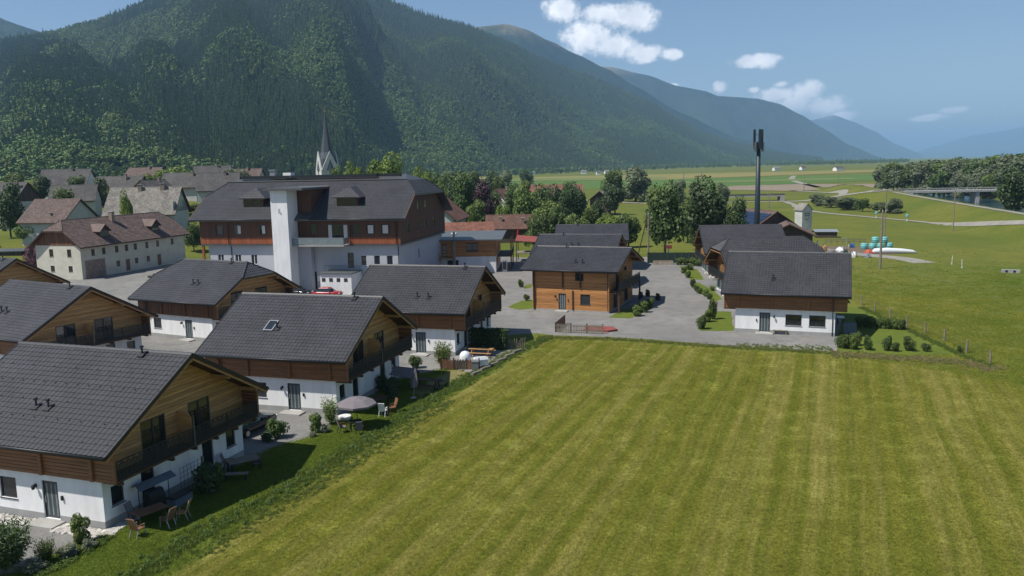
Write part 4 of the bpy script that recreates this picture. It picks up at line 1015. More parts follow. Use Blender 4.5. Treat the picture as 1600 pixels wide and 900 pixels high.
# ================================================================ other buildings
def az_at(px, py): r = ray(px, py); return r.x / r.y
def u_at(P0, d, px, py):
    a = az_at(px, py); return (a * P0[1] - P0[0]) / (d[0] - a * d[1])
def house(name, label, cx, cy, az, L, W, he, hr, ov=0.7, og=0.6, s_=0, hz=None, wall='plaster', tile='tile_dark', fw=(), rw=(), lw=(), gable=None, gz=None, chimneys=(), frame='white_paint', z=None, trim='wood_dark', plinth=True, cat='house', tilegeo=True, mull=1):
    z0 = terrain(cx, cy) if z is None else z
    root = thing(name, label, cat, (cx, cy, z0), R(az))
    lx, wy = L/2, W/2; hw = wy + ov; slope = (hr-he)/hw; under = lambda y: hr - .2 - slope*abs(y)
    f0, f1, b0, b1 = (-lx,-wy), (lx,-wy), (lx,wy), (-lx,wy); zt = under(wy)
    w = MB(); Wall(w, f0, f1, -1.0, zt, [h for h in fw]); Wall(w, f1, b0, -1.0, zt, rw); Wall(w, b0, b1, -1.0, zt, []); Wall(w, b1, f0, -1.0, zt, lw)
    top = hr - .2 if not s_ else hz - .2; yk = (hr - .2 - top)/slope
    pts = [(-wy, zt), (wy, zt)] + ([(yk, top), (-yk, top)] if s_ else [(0, top)])
    gm = MB() if gable else w
    for sg in (1, -1):
        x = sg*(lx - (0 if not gable else 0))
        n = len(pts); vs = [(x, y, zz) for y, zz in pts]
        if gable:
            p, q = ((x, -wy), (x, wy)) if sg > 0 else ((x, wy), (x, -wy))
            base = gz if gz is not None else zt
            vboards(gm, p, q, base, top, (), .25, .06, top=lambda u: min(top, under(u - wy)))
            w.add(vs, [tuple(range(n)) if sg > 0 else tuple(reversed(range(n)))])
        else: w.add(vs, [tuple(range(n)) if sg > 0 else tuple(reversed(range(n)))])
    w.build('wall', M[wall], root)
    if gable:
        for i, v in enumerate(gm.v): gm.v[i] = (v[0] + (.07 if v[0] > 0 else -.07), v[1], v[2])
        gm.build('gable_boards', M[gable], root, kind='stuff')
    for (p, q, hs) in ((f0, f1, fw), (f1, b0, rw), (b1, f0, lw)):
        for h in hs:
            if h[2] < .25: front_door(root, p, q, *h, stripes=0, mat='wood_teak' if h[3] < 2.6 else 'wood_old', frame='wood_dark')
            else: window(root, p, q, *h, depth=.1, frame=frame, mull=mull, sill=True, fw=.08)
    rf = gable_roof(root, L+2*og, hw, he, hr, s_, hz, tile, cap=True, slabmat=trim)
    for k, (x, t, ww, hh) in enumerate(chimneys):
        y = -hw + hw*t; zz = he + (hr-he)*min(t, 2-t)
        c = MB().box(x-ww/2, x+ww/2, y-ww/2, y+ww/2, zz-.4, zz+hh).build('chimney', M['stone_wall'], rf)
        MB().box(x-ww/2-.08, x+ww/2+.08, y-ww/2-.08, y+ww/2+.08, zz+hh, zz+hh+.12).build('chimney_cap', M['concrete'], rf)
    return root, rf
def dormer(rf, x, hw, he, hr, t, w, h, tile, mat='wood_vert', depth=None):
    """small gabled dormer on the front slope; t is its foot along the slope"""
    y = -hw + hw*t; z = he + (hr-he)*t; run = h/((hr-he)/hw)
    m = MB(); m.box(x-w/2, x+w/2, y, y+run*1.0, z-.1, z+h*.62); d = m.build('dormer', M[mat], rf)
    a, b = z+h*.55, z+h*1.25; ov = .35; y1 = y - .45; y2 = y + (b - z)/((hr-he)/hw)
    r_ = MB().solid([[(x-w/2-ov, y1, a), (x, y1, b), (x, y2, b), (x-w/2-ov, y + (a-z)/((hr-he)/hw), a)], [(x, y1, b), (x+w/2+ov, y1, a), (x+w/2+ov, y + (a-z)/((hr-he)/hw), a), (x, y2, b)]], .1)
    r_.build('dormer_roof', M[tile], rf)
    MB().box(x-w/2+.2, x+w/2-.2, y-.03, y+.02, z+.15, z+h*.6).build('dormer_window', M['glass'], rf)
    g = MB().add([(x-w/2, y-.01, z+h*.62), (x+w/2, y-.01, z+h*.62), (x, y-.01, b-.15)], [(0,1,2)]); g.build('dormer_gable', M[mat], rf)
# cream farmhouse
AZN = 73.5; dN = (math.cos(R(AZN)), math.sin(R(AZN))); nN = (-math.sin(R(AZN)), math.cos(R(AZN)))
PN = (-76.7, 145.6); LN, WN = 28.0, 10.0
fwN = []
for px in (145, 162, 182.5, 198, 212, 230, 247, 270): u = u_at(PN, dN, px, 390); fwN.append((u-.42, u+.42, 4.0, 5.2))
for px in (185, 214, 232.5): u = u_at(PN, dN, px, 412); fwN.append((u-.45, u+.45, 1.35, 2.4))
for px in (200.5, 250): u = u_at(PN, dN, px, 416); fwN.append((u-.55, u+.55, .2, 2.4))
fwN.append((1.2, 4.6, .21, 2.9))
lwN = [(WN-h-.45, WN-h+.45, a, b) for h in (2.5, 6.5) for a, b in ((1.3, 2.4), (4.0, 5.4))]
cN = (PN[0] + dN[0]*LN/2 + nN[0]*WN/2, PN[1] + dN[1]*LN/2 + nN[1]*WN/2)
rN, rfN = house('farmhouse', 'long cream farmhouse with brown half-hipped roof and two dormers', cN[0], cN[1], AZN, LN, WN, 5.8, 10.5, .9, .9, 2.2, 8.7, 'plaster_cream', 'tile_brown', fwN, (), lwN, 'wood_vert', 6.1, ((-1.5,.82,.7,1.7),), 'wood_dark', z=0, mull=1)
for x in (-7.2, 6.4): dormer(rfN, x, 5.9, 5.8, 10.5, .28, 2.2, 1.9, 'tile_brown', 'wood_dark')
MB().box(-LN/2+.8, -LN/2+5.6, -WN/2-.03, -WN/2-.004, .0, 3.3).build('garage_surround', M['stone_wall'], rN)
house('old_house', 'tall pale house with worn grey tiled roof and two brick chimneys', -87.5, 199, 5, 15.5, 12, 5.6, 12.0, .8, .6, 0, None, 'plaster_pale', 'tile_grey', (), [(6-1.5,6-.7,7.2,8.6),(6+.3,6+1.1,7.2,8.6)], (), None, None, ((-1.2,.9,.8,1.3),(4.0,.93,1.0,1.3)), 'wood_dark')
house('old_house', 'low house with brown tiled roof directly behind the cream farmhouse', -103, 188, -12, 11, 11, 4.6, 9.6, .8, .6, 0, None, 'plaster_pale', 'tile_brown', (), (), (), None, None, ((1.5,.3,.5,.6),), 'wood_dark')
house('barn', 'long dark grey-roofed farm building at far left edge', -152, 240, -7, 26, 12, 3.6, 9.6, .8, .5, 0, None, 'plaster_dirty', 'tile_oldgrey', [(20,21.2,1.2,2.6),(22.5,24,.2,2.5)], (), (), 'wood_old', None, ((11.5,.7,.7,2.2),), 'wood_dark')
house('barn', 'grey-roofed barn with a chimney between two other dark roofs, upper left', -123, 262, -7, 15, 11, 3.6, 9.4, .8, .5, 0, None, 'wood_old', 'tile_oldgrey', (), (), (), None, None, ((2.5,.8,.7,1.8),), 'wood_dark')
house('barn', 'dark roof with a pale verge, behind the grey old house at upper left', -112, 285, -4, 13, 11, 4.0, 9.0, .8, .5, 0, None, 'plaster_dirty', 'tile_oldgrey', (), (), (), None, None, ((3.6,.8,.9,1.3),), 'wood_dark')
house('shed', 'small lean stone shed with grey roof beside green shrubs, far left', -126, 210, 20, 6, 5, 2.6, 4.6, .4, .3, 0, None, 'plaster_dirty', 'tile_oldgrey', [(4,5,.2,2.1)], (), (), None, None, (), 'wood_dark', cat='shed')
house('white_house', 'white house with steep dark roof cut by the left edge', -124, 178, 62, 12, 11, 6.2, 11.0, 1.2, .8, 0, None, 'plaster', 'tile_rust', [(3,4,1.2,2.4)], (), (), None, None, (), 'anthracite', z=0)
house('village_house', 'house with dark brown tiled roof rising just behind the big hotel', -19.5, 196, 84, 17, 15, 6.4, 13.6, 1.0, .8, 0, None, 'plaster_pale', 'tile_rust', (), (), (), None, None, (), 'wood_dark')
house('village_house', 'low building with pale pink roof behind the flat-roofed annex', -10, 172, 4, 12, 9, 5.2, 7.0, .5, .4, 0, None, 'plaster_pale', 'tile_red', (), (), (), None, None, (), 'wood_dark')
house('barn', 'low barn with brown weathered roof and two stubby chimneys among trees', 0.5, 203, -2, 12.5, 8, 3.4, 6.6, .6, .4, 0, None, 'wood_old', 'tile_rust', (), (), (), None, None, ((-2.8,.55,.6,1.0),(2.6,.4,.7,1.2)), 'wood_dark')
house('village_house', 'white house with half dark, half red roof beyond the purple tree', -2.5, 272, 60, 9, 9, 6.4, 11.2, .6, .5, 0, None, 'plaster', 'tile_rust', [(6,7,3.5,5)], (), (), None, None, ((2,.9,.6,1.0),), 'wood_dark')
house('village_house', 'long red-roofed house between the trees near the green fields', 16, 335, -3, 26, 10, 5.2, 10.6, .6, .5, 0, None, 'plaster', 'tile_red', (), (), (), None, None, ((-6,.9,.8,1.2),(6,.9,.8,1.2)), 'wood_dark')
house('barn', 'small weathered hay barn with grey gable standing alone in the meadow', 33.5, 305, 78, 8, 7, 5.4, 8.8, .7, .8, 0, None, 'wood_old', 'tile_grey', (), (), [(2.5,4.5,.3,2.0)], None, None, (), 'wood_dark')
house('farm_barn', 'brown-roofed farm barn carrying solar panels behind the mast', 56.0, 183, 100, 13, 10, 4.0, 7.7, .7, .6, 0, None, 'wood_old', 'tile_brown', (), (), (), None, None, (), 'wood_dark')[0]
rb, rfb = house('farm_barn', 'dark open farm shed with broad low gable beside the small tower', 57.5, 170, 75, 9, 9, 3.3, 5.8, .8, .9, 0, None, 'wood_old', 'tile_brown', (), (), [(2.0,5.5,.21,3.0)], None, None, (), 'wood_dark')
# solar panels lie on the barn roof
so_ = thing('solar_array', 'blue-black solar panels on the brown barn roof', 'solar panels', (56.0, 183, 0), R(100))
for sy in (1,):
    v = Vector((0, -5.7, 3.7)).normalized(); n = Vector((0, 3.7, 5.7)).normalized()
    for i in range(8):
        for j in range(4):
            cc = Vector((-5.8 + i*1.65, 5.7, 4.0)) + v*(1.0 + j*1.15 + .6) + n*.16
            MB().obox(cc, Vector((.82,0,0)), v*.54, n*.02).build('panel', M['solar'], so_)
house('village_house', 'grey-roofed village house half hidden behind the left hotel gable', -92, 262, 12, 12, 10, 5, 10.5, .7, .5, 0, None, 'plaster_pale', 'tile_oldgrey', (), (), (), None, None, ((2,.9,.7,1.2),), 'wood_dark')
house('village_house', 'brown-roofed village house right of the round bright tree', -78, 245, -10, 10, 9, 4.6, 8.8, .7, .5, 0, None, 'plaster', 'tile_brown', (), (), (), None, None, ((1,.9,.6,1.0),), 'wood_dark')
house('village_house', 'grey-roofed village house above the low brown-tiled one', -122, 232, 15, 11, 9, 4.6, 9.0, .7, .5, 0, None, 'plaster_pale', 'tile_oldgrey', (), (), (), None, None, (), 'wood_dark')
for i, (x, y, az_, L_, W_, he_, hr_, tl_, lb_) in enumerate(((-160,300,8,16,11,5,10.5,'tile_oldgrey','grey-roofed house at the upper left edge, behind the long barn'),(-138,315,-14,14,10,5,10,'tile_brown','brown-roofed house just above the long dark barn roof'),(-118,330,20,13,10,5,10,'tile_oldgrey','grey house farthest back at upper left, under the forest'),(-98,305,-6,14,10,5,10.2,'tile_brown','brown-roofed house behind the worn grey roof, upper left'),(-80,300,12,12,9,4.6,9.4,'tile_oldgrey','grey-roofed house under the round bright tree'),(-100,232,80,11,10,5,10,'tile_oldgrey','gabled house squeezed between the barns and the worn grey roof'))):
    house('village_house', lb_, x, y, az_, L_, W_, he_, hr_, .7, .5, 0, None, 'plaster_pale' if i % 2 else 'plaster', tl_, [(2,3,1.2,2.5),(5,6,1.2,2.5)], (), (), None, None, ((2,.9,.7,1.1),), 'wood_dark')
# flat metal-roofed shed at far left
sh = thing('carport', 'low wooden shed with flat grey metal roof beside the cream farmhouse', 'shed', (-107, 176, 0), R(8))
MB().box(-7,7,-3.5,3.5,2.75,2.95).build('roof', M['metal_roof'], sh)
wv = MB(); vboards(wv, (6.6,3.2), (-6.6,3.2), 0, 2.74, (), .3); vboards(wv, (-6.6,3.2), (-6.6,-3.2), 0, 2.74, (), .3); vboards(wv, (6.6,-3.2), (6.6,3.2), 0, 2.74, (), .3); vboards(wv, (-6.6,-3.2), (3,-3.2), 0, 2.74, (), .3); wv.build('wall', M['wood_old'], sh, kind='stuff')
# transformer tower
tt = thing('transformer_tower', 'small white transformer tower with grey gable roof and black lettering', 'tower', (75.6, 212, 0), R(-72))
MB().box(-1.5,1.5,-1.5,1.5,-.5,5.9).build('wall', M['plaster_dirty'], tt)
gp = MB(); gp.prism_ax([(-1.5,5.9),(1.5,5.9),(0,7.35)], -1.5, 1.5, 'x'); gp.build('gable', M['plaster_dirty'], tt)
MB().solid([[(-1.75,-1.75,5.75),(1.75,-1.75,5.75),(1.75,0,7.5),(-1.75,0,7.5)],[(1.75,1.75,5.75),(-1.75,1.75,5.75),(-1.75,0,7.5),(1.75,0,7.5)]], .12).build('roof', M['tile_grey'], tt)
MB().box(1.505,1.53,-.75,.75,4.35,5.05).build('sign_board', M['metal_dark'], tt)
lm_ = MB()
for k in range(5): lm_.box(1.532,1.54,-.6+k*.25,-.46+k*.25,4.5,4.9)
lm_.build('sign_marks', M['white_paint'], tt)
em = MB(); rr_ = random.Random(4)
for k in range(9): 
    y, zz = rr_.uniform(-.7,.7), rr_.uniform(3.2,4.0); em.box(1.505,1.52,y-.12,y+.12,zz-.07,zz+.07)
em.build('emblem', M['metal_dark'], tt)
# church tower
ch = thing('church_tower', 'pale church tower with four gables and a slender dark spire', 'church', (-85.5, 390, terrain(-85.5, 390)), R(30))
zc = terrain(-85.5, 390); hb = 24.5 - zc - 6.5
MB().box(-4.4,4.4,-4.4,4.4,-2,hb).build('wall', M['plaster_dirty'], ch)
for k in range(4):
    a = k*math.pi/2; gm = MB(); gm.prism_ax([(-4.4,hb),(4.4,hb),(0,hb+9.0)], 3.9, 4.42, 'x')
    gm.v = [tuple(Matrix.Rotation(a,3,'Z') @ Vector(v)) for v in gm.v]; gm.build('gable', M['plaster_dirty'], ch)
    wn3 = MB().box(4.43,4.46,-.5,.5,hb-2.2,hb+1.2); wn3.v = [tuple(Matrix.Rotation(a,3,'Z') @ Vector(v)) for v in wn3.v]; wn3.build('belfry_window', M['glass'], ch)
sp = MB(); n = 8; hs = hb + 27
prof = [(5.2, hb+.2), (4.4, hb+5.5), (2.9, hb+8.5), (1.5, hb+16.5), (.16, hs)]
sp.lathe([(r, z_) for r, z_ in prof], 8); sp.build('spire', M['slate'], ch)
cr_ = MB(); cr_.tube([(0,0,hs-.3),(0,0,hs+2.6)], .09, 6); cr_.lathe([(.05,hs),(.42,hs+.25),(.42,hs+.45),(.05,hs+.7)], 8); cr_.box(-.5,.5,-.07,.07,hs+1.7,hs+1.85); cr_.build('cross', M['gold'], ch)
# annex right of the hotel
an = thing('annex', 'timber annex with flat grey metal roof and white lower floor', 'house', (-8.0, 150.5, 0), R(-3))
def hs_(l, x0): return [(a-x0, b-x0, c, e) for a, b, c, e in l]
aw = MB(); Wall(aw, (-6,-6.3), (5.6,-6.3), 0, 2.85, [(2.9,5.0,.9,2.3)]); Wall(aw, (5.6,-6.3), (5.6,6.3), 0, 2.85, []); Wall(aw, (5.6,6.3), (-6,6.3), 0, 2.85, []); Wall(aw, (-6,6.3), (-6,-6.3), 0, 2.85, []); aw.build('wall', M['plaster'], an)
au = MB(); hol = [(2.1,3.0,2.95,5.0), (6.4,8.5,3.9,5.2)]
planks(au, (-6,-6.35), (5.65,-6.35), 2.86, 5.75, hol, .22); planks(au, (5.65,-6.35), (5.65,6.3), 2.86, 5.75, (), .22); au.build('timber_wall', M['wood_orange'], an, kind='stuff')
MB().box(-5.9,5.5,-6.2,6.2,2.86,5.7).build('inner_wall', M['wood_dark'], an)
window(an, (-6,-6.35), (5.65,-6.35), *hol[1], depth=.05); window(an, (-6,-6.35), (5.65,-6.35), *hol[0], depth=.05, mull=0, sill=False, name='balcony_door'); window(an, (-6,-6.3), (5.6,-6.3), 2.9,5.0,.9,2.3, depth=.1, frame='white_paint')
MB().solid([[(-7,-7.4,5.95),(6.8,-7.4,5.95),(6.8,7.4,6.35),(-7,7.4,6.35)]], .2).build('roof', M['metal_roof'], an)
MB().box(-3.2,-2.2,1,2,6.25,6.45).build('roof_hatch', M['white_paint'], an)
bl = MB(); bl.box(-5,-1.6,-8,-6.37,2.7,2.84); bl.build('balcony_floor', M['wood_pale'], an)
br = MB()
for z_ in (3.75, 3.3): br.box(-5,-1.6,-8,-7.94,z_,z_+.08); br.box(-1.66,-1.6,-7.94,-6.4,z_,z_+.08)
for x in (-5,-3.3,-1.66): br.box(x,x+.07,-8.01,-7.93,0 if x != -3.3 else 2.7,3.83)
br.build('balcony_rail', M['wood_pale'], an)
MB().box(5.7,8.3,-4,5,2.55,2.75).build('side_balcony', M['wood_dark'], an)
sr = MB(); sr.box(8.2,8.28,-4,5,3.6,3.7)
for k in range(30): sr.box(8.22,8.26,-4+k*.31,-3.95+k*.31,2.75,3.6)
sr.build('side_rail', M['balcony_metal'], an, kind='stuff')
for y in (-3.8,0,4.8): MB().box(8.05,8.2,y-.08,y+.08,0,5.9).build('post', M['wood_dark'], an)
# red awning with timber frame
aw_ = thing('awning', 'faded red awning on a timber frame beside the flat-roofed annex', 'awning', (3.6, 161, 0), R(-6))
MB().solid([[(-2.6,-2,4.15),(2.6,-2,3.75),(2.6,2,4.5),(-2.6,2,4.9)]], .06).build('canopy', M['red_tarp'], aw_)
for x in (-2.4,2.4):
    for y in (-1.8,1.8): MB().box(x-.08,x+.08,y-.08,y+.08,0,3.75 if y < 0 else 4.5).build('post', M['wood_dark'], aw_)
dk = MB(); dk.box(-2.6,2.6,-2.2,2.2,1.6,1.75); dk.build('deck', M['wood_grey'], aw_)
ru = thing('closed_parasol', 'closed red parasol poking up behind the red awning', 'parasol', (1.4, 165, 1.0))
MB().tube([(0,0,0),(0,0,5.2)], .04, 6).build('pole', M['metal_light'], ru); MB().lathe([(.1,2.6),(.32,2.7),(.16,4.4),(.03,5.15)], 8).build('canopy', M['red_paint'], ru)
# far farmsteads on the valley floor
for i, (px, py, w_) in enumerate(((912,271.5,10),(935,273.0,7),(948,271.5,8),(1213,266.5,12),(1254,265.5,9),(1310,267,16),(832,272.5,8))):
    p = G(px, py); house('farm_shed', ['long white farm shed below the forest edge, middle of valley', 'tiny pale roof just right of the long white farm shed', 'small white farm house left of the round willow, far fields', 'white-roofed farm shed in front of far trees', 'far farmhouse with pale walls among trees, right of the mast', 'dark-roofed far barn at the end of the fields', 'small pale barn beside the lone field tree'][i], p.x, p.y, 5*i, w_, 8, 4, 7, .5, .5, 0, None, 'plaster', ['tile_grey','metal_roof','tile_grey','tile_grey','tile_rust','tile_oldgrey','tile_grey'][i], z=0, cat='barn')
# ================================================================ the big hotel
HA = -12.4; da = Vector((math.cos(R(HA)), math.sin(R(HA)), 0)); ga = Vector((-math.sin(R(HA)), math.cos(R(HA)), 0))
PH = Vector((-16.6, 123, 0)); HL, HWD = 33.5, 23.0
hc = PH - da*HL/2 + ga*HWD/2
ht = thing('hotel', 'large grey and timber hotel with dark tiled roof and white lift tower', 'hotel', hc, R(HA))
def hu(px, py, y=0.0):           # local x of the facade point seen at px
    P0 = PH + ga*y; return u_at((P0.x, P0.y), (da.x, da.y), px, py) + HL/2
X1, Y1 = HL/2, HWD/2
zf, ze, zr_, zh = 7.35, 11.15, 16.7, 14.6      # timber floor, eave, tile top, half-hip eave
xl = hu(323, 390)
# ground floors
mid = hu(500, 420); 
def wins(l, y, w_, h0, h1): return [(hu(px, py, y)-w_/2, hu(px, py, y)+w_/2, h0, h1) for px, py in l]
y_f = -Y1 + .6                   # plane of the lower floors, set back
def shift(l, x0): return [(a-x0, b-x0, c, e) for a, b, c, e in l]
g1 = wins([(345,400),(372,400),(397,400),(437,400)], .6, 1.05, 4.0, 5.6)
rx0 = hu(480, 400)
g2 = wins([(487,402)], .6, .9, 4.0, 5.5) + wins([(548,402)], .6, 1.0, 3.6, 5.9) + wins([(568,403),(589,403),(609,403)], .6, 1.0, 3.9, 5.5) + wins([(487,442)], .6, 1.9, .15, 2.9)
w = MB(); Wall(w, (xl, y_f), (rx0, y_f), 0, zf+.1, shift(g1, xl)); Wall(w, (rx0, y_f), (X1-.5, y_f), 0, zf+.1, shift(g2, rx0)); Wall(w, (X1-.5, y_f), (X1-.5, Y1-.5), 0, zf+.1, [(9,9.5,4.2,5.6)]); Wall(w, (X1-.5, Y1-.5), (xl, Y1-.5), 0, zf+.1, []); Wall(w, (xl, Y1-.5), (xl, y_f), 0, zf+.1, [])
w.build('wall', M['plaster_grey'], ht)
for h in g1: window(ht, (xl,y_f), (rx0,y_f), *shift([h], xl)[0], frame='white_paint', mull=1)
for h in g2:
    if h[2] < 1: window(ht, (rx0,y_f), (X1-.5,y_f), *shift([h], rx0)[0], mull=1, sill=False, name='entrance_door')
    else: window(ht, (rx0,y_f), (X1-.5,y_f), *shift([h], rx0)[0], frame='white_paint' if h[2] > 3.7 else 'anthracite', mull=0)
window(ht, (X1-.5,y_f), (X1-.5,Y1-.5), 9,9.5,4.2,5.6, mull=0)
# timber storey: dark upright boards, redder skirt
t1 = wins([(343,353),(370,353),(410,353)], 0, 1.15, 8.75, 10.3); t2 = wins([(490,354),(557,355),(579,355),(602,355)], 0, 1.15, 8.75, 10.35) + wins([(527,357)], 0, 3.4, 7.7, 10.3)
X0 = -X1
tw0, tw1 = hu(442, 350), hu(473, 350)
bm_ = MB(); vboards(bm_, (X0,-Y1), (X1,-Y1), zf+.95, ze+.1, [(a+X1,b+X1,c,e) for a,b,c,e in t1+t2], .2)
g_top = lambda u: min(zh-.2, ze + .05 + (12.2-abs(u-Y1))*.56)
r3 = [(3.3+k*4.3, 4.3+k*4.3, 8.7, 10.3) for k in range(4)] + [(8.3,9.3,11.9,13.4),(12.0,13.0,11.9,13.4)]
for p, q in (((X1,-Y1),(X1,Y1)), ((X0,Y1),(X0,-Y1))):
    vboards(bm_, p, q, zf+.02, zh-.25, r3, .2, top=lambda u: min(zh-.25, ze - .1 + (Y1 - abs(u-Y1)) * (zr_-ze)/8.6))
vboards(bm_, (X1,Y1), (X0,Y1), zf, ze+.1, (), .4)
bm_.build('timber_wall', M['wood_hotel'], ht, kind='stuff')
MB().box(X0+.1, X1-.1, -Y1+.12, Y1-.12, zf+.02, ze).build('inner_wall', M['wood_dark'], ht)
MB().prism_ax([(-Y1+.2,ze-.02),(Y1-.2,ze-.02),(7.5,zh-.3),(-7.5,zh-.3)], X0+.12, X1-.12, 'x').build('attic_wall', M['wood_dark'], ht)
sk = MB(); vboards(sk, (X0,-Y1-.02), (tw0,-Y1-.02), zf-.05, zf+.94, (), .2); vboards(sk, (hu(545,372),-Y1-.02), (X1,-Y1-.02), zf-.05, zf+.94, (), .2); sk.build('timber_skirt', M['wood_hotel_red'], ht, kind='stuff')
MB().box(X0, X1, -Y1+.02, Y1-.02, zf-.35, zf-.06).build('floor_edge', M['metal_grey'], ht)
for h in t1 + t2: window(ht, (0,-Y1), (1,-Y1), h[0], h[1], h[2], h[3], depth=.04, mull=0 if h[1]-h[0] < 2 else 2, sill=False, name='window')
for h in r3: window(ht, (X1,-Y1), (X1,Y1), *h, depth=.04, mull=0, sill=False)
for px, y_ in ((579,.0),(602,.0),(372,0),(410,0)):
    x = hu(px,356); MB().box(x-.1 if px < 450 else x-.45, x+.42, -Y1+.015, -Y1+.03, 8.9, 10.15).build('blind', M['curtain'], ht)
for p in ((X0+.25,-Y1+.25),(X0+.25,Y1-.3),(X1+1.9,Y1-1.0)): MB().box(p[0]-.16,p[0]+.16,p[1]-.16,p[1]+.16,0,zf-.06).build('post', M['wood_hotel_red'] if p[0] < 0 else M['concrete'], ht)
# roof: steep tiled lower slopes, nearly flat metal top, half-hips at both ends
ov = 1.0; og = 1.2; XR = X1 + og; YR = Y1 + ov; run = 8.2; yk = YR - run
fh_ = (zh - ze)/(zr_ - ze); yh = YR - run*fh_; s2 = 2.4
A = [(-XR,-YR,ze),(XR,-YR,ze),(XR,-yh,zh),(XR-s2,-yk,zr_),(-XR+s2,-yk,zr_),(-XR,-yh,zh)]
B = [(-x, -y, z) for x, y, z in A]
H1 = [(XR,-yh,zh),(XR,yh,zh),(XR-s2,yk,zr_),(XR-s2,-yk,zr_)]; H2 = [(-x,-y,z) for x,y,z in H1]
T1 = [(-XR+s2,-yk,zr_),(XR-s2,-yk,zr_),(XR-s2-1.5,0,zr_+.95),(-XR+s2+1.5,0,zr_+.95)]; T2 = [(-x,-y,z) for x,y,z in T1]
T3 = [(XR-s2,-yk,zr_),(XR-s2,yk,zr_),(XR-s2-1.5,0,zr_+.95)]; T4 = [(-x,-y,z) for x,y,z in T3]
hr_ = MB().solid([A,B,H1,H2,T1,T2,T3,T4], .25).build('roof', M['metal_grey'], ht)
sl = math.hypot(run, zr_-ze); v = Vector((0,run,zr_-ze)).normalized()
fr = tiles((0,-YR,ze+.012),(1,0,0),v,[(-XR,0),(XR,0),(XR,sl*fh_),(XR-s2,sl),(-XR+s2,sl),(-XR,sl*fh_)])
xc0, xc1 = hu(470,300,1.5) - .3, hu(493,320,3) - .2
fr = (*fr[:4], [t for t in fr[4] if not (hu(442,330) - .5 < t[0] < hu(487,330) and t[1] < sl*.86)])
vh_ = Vector((-s2,0,zr_-zh)); lh = vh_.length
hp = tiles((XR,0,zh+.012),(0,1,0),vh_.normalized(),[(-yh,0),(yh,0),(yk,lh),(-yk,lh)])
bk_ = tiles((0,YR,ze+.012),(-1,0,0),(0,-v.y,v.z),[(-XR,0),(XR,0),(XR,sl*fh_),(XR-s2,sl),(-XR+s2,sl),(-XR,sl*fh_)])
tile_mesh([fr, hp, bk_]).build('tiling', M['tile_dark'], hr_, kind='stuff')
for sx in (-1,1):
    for sy in (-1,1):
        MB().beam((sx*(XR-s2),sy*yk,zr_+.05),(sx*XR,sy*yh,zh+.05),.25,.12).build('hip_cap', M['tile_dark'], hr_)
        MB().beam((sx*(XR-.03),sy*YR,ze-.12),(sx*(XR-.03),sy*yh,zh-.12),.1,.36).build('barge_board', M['wood_hotel'], hr_)
for y0, x0_, x1_ in ((-2.6,-14,10),(-1.2,-9,13.5)): MB().box(x0_,x1_,y0-.4,y0+.4,zr_+.55,zr_+1.05).build('roof_upstand', M['metal_dark'], hr_)
MB().box(-XR+s2-.1,XR-s2+.1,-yk-.12,-yk+.2,zr_-.02,zr_+.16).build('roof_edge', M['metal_dark'], hr_)
MB().box(-6.3,-4.9,-3.0,-1.6,zr_+.6,zr_+1.5).build('roof_hatch', M['white_paint'], hr_)
vp = MB().box(-9.2,-8.3,-2,-1.2,zr_+.6,zr_+1.9); vp.box(-9.35,-8.15,-2.15,-1.05,zr_+1.9,zr_+2.05); vp.build('vent_stack', M['zinc'], hr_)
MB().tube([(-XR,-YR-.08,ze-.05),(tw0,-YR-.08,ze-.05)],.09,8).build('gutter', M['metal_dark'], hr_, True)
MB().tube([(tw1+1.5,-YR-.08,ze-.05),(XR,-YR-.08,ze-.05)],.09,8).build('gutter', M['metal_dark'], hr_, True)
for x in (X0+5.0, X1-.6): MB().tube([(x,-YR,ze-.1),(x,-Y1-.14,ze-.8),(x,-Y1-.14,zf),(x,y_f-.1,zf-.4),(x,y_f-.1,.1)],.06,7).build('downpipe', M['metal_dark'], ht, True)
# hipped dormers
for px in (399, 545):
    x = hu(px, 316, 2.4); yb = -YR + 2.7; zb_ = ze + 2.7*(zr_-ze)/run; hh = 1.55; w2 = 1.7
    d = MB().box(x-w2,x+w2,yb,yb+2.6,zb_-.2,zb_+hh-.25).build('dormer', M['wood_hotel'], hr_)
    for k in (-1,1): MB().box(x+k*w2*.47-w2*.4, x+k*w2*.47+w2*.4, yb-.03, yb+.03, zb_+.12, zb_+hh-.4).build('dormer_window', M['glass'], hr_)
    zt_ = zb_+hh-.2; ya = yb - .55; wo = w2 + .6; pk = zt_ + 1.55; ypk = yb + 1.2; yb1 = -YR + run*(zt_-ze)/(zr_-ze); yb2 = -YR + run*(pk-ze)/(zr_-ze)
    MB().solid([[(x-wo,ya,zt_),(x+wo,ya,zt_),(x,ypk,pk)],[(x+wo,ya,zt_),(x+wo,yb1+.1,zt_),(x,yb2+.1,pk),(x,ypk,pk)],[(x-wo,yb1+.1,zt_),(x-wo,ya,zt_),(x,ypk,pk),(x,yb2+.1,pk)]], .1).build('dormer_roof', M['tile_dark'], hr_)
    vv = Vector((0, ypk-ya, pk-zt_)); tile_mesh([tiles((x,ya,zt_+.012),(1,0,0),vv.normalized(),[(-wo,0),(wo,0),(0,vv.length)])]).build('dormer_tiling', M['tile_dark'], hr_, kind='stuff')
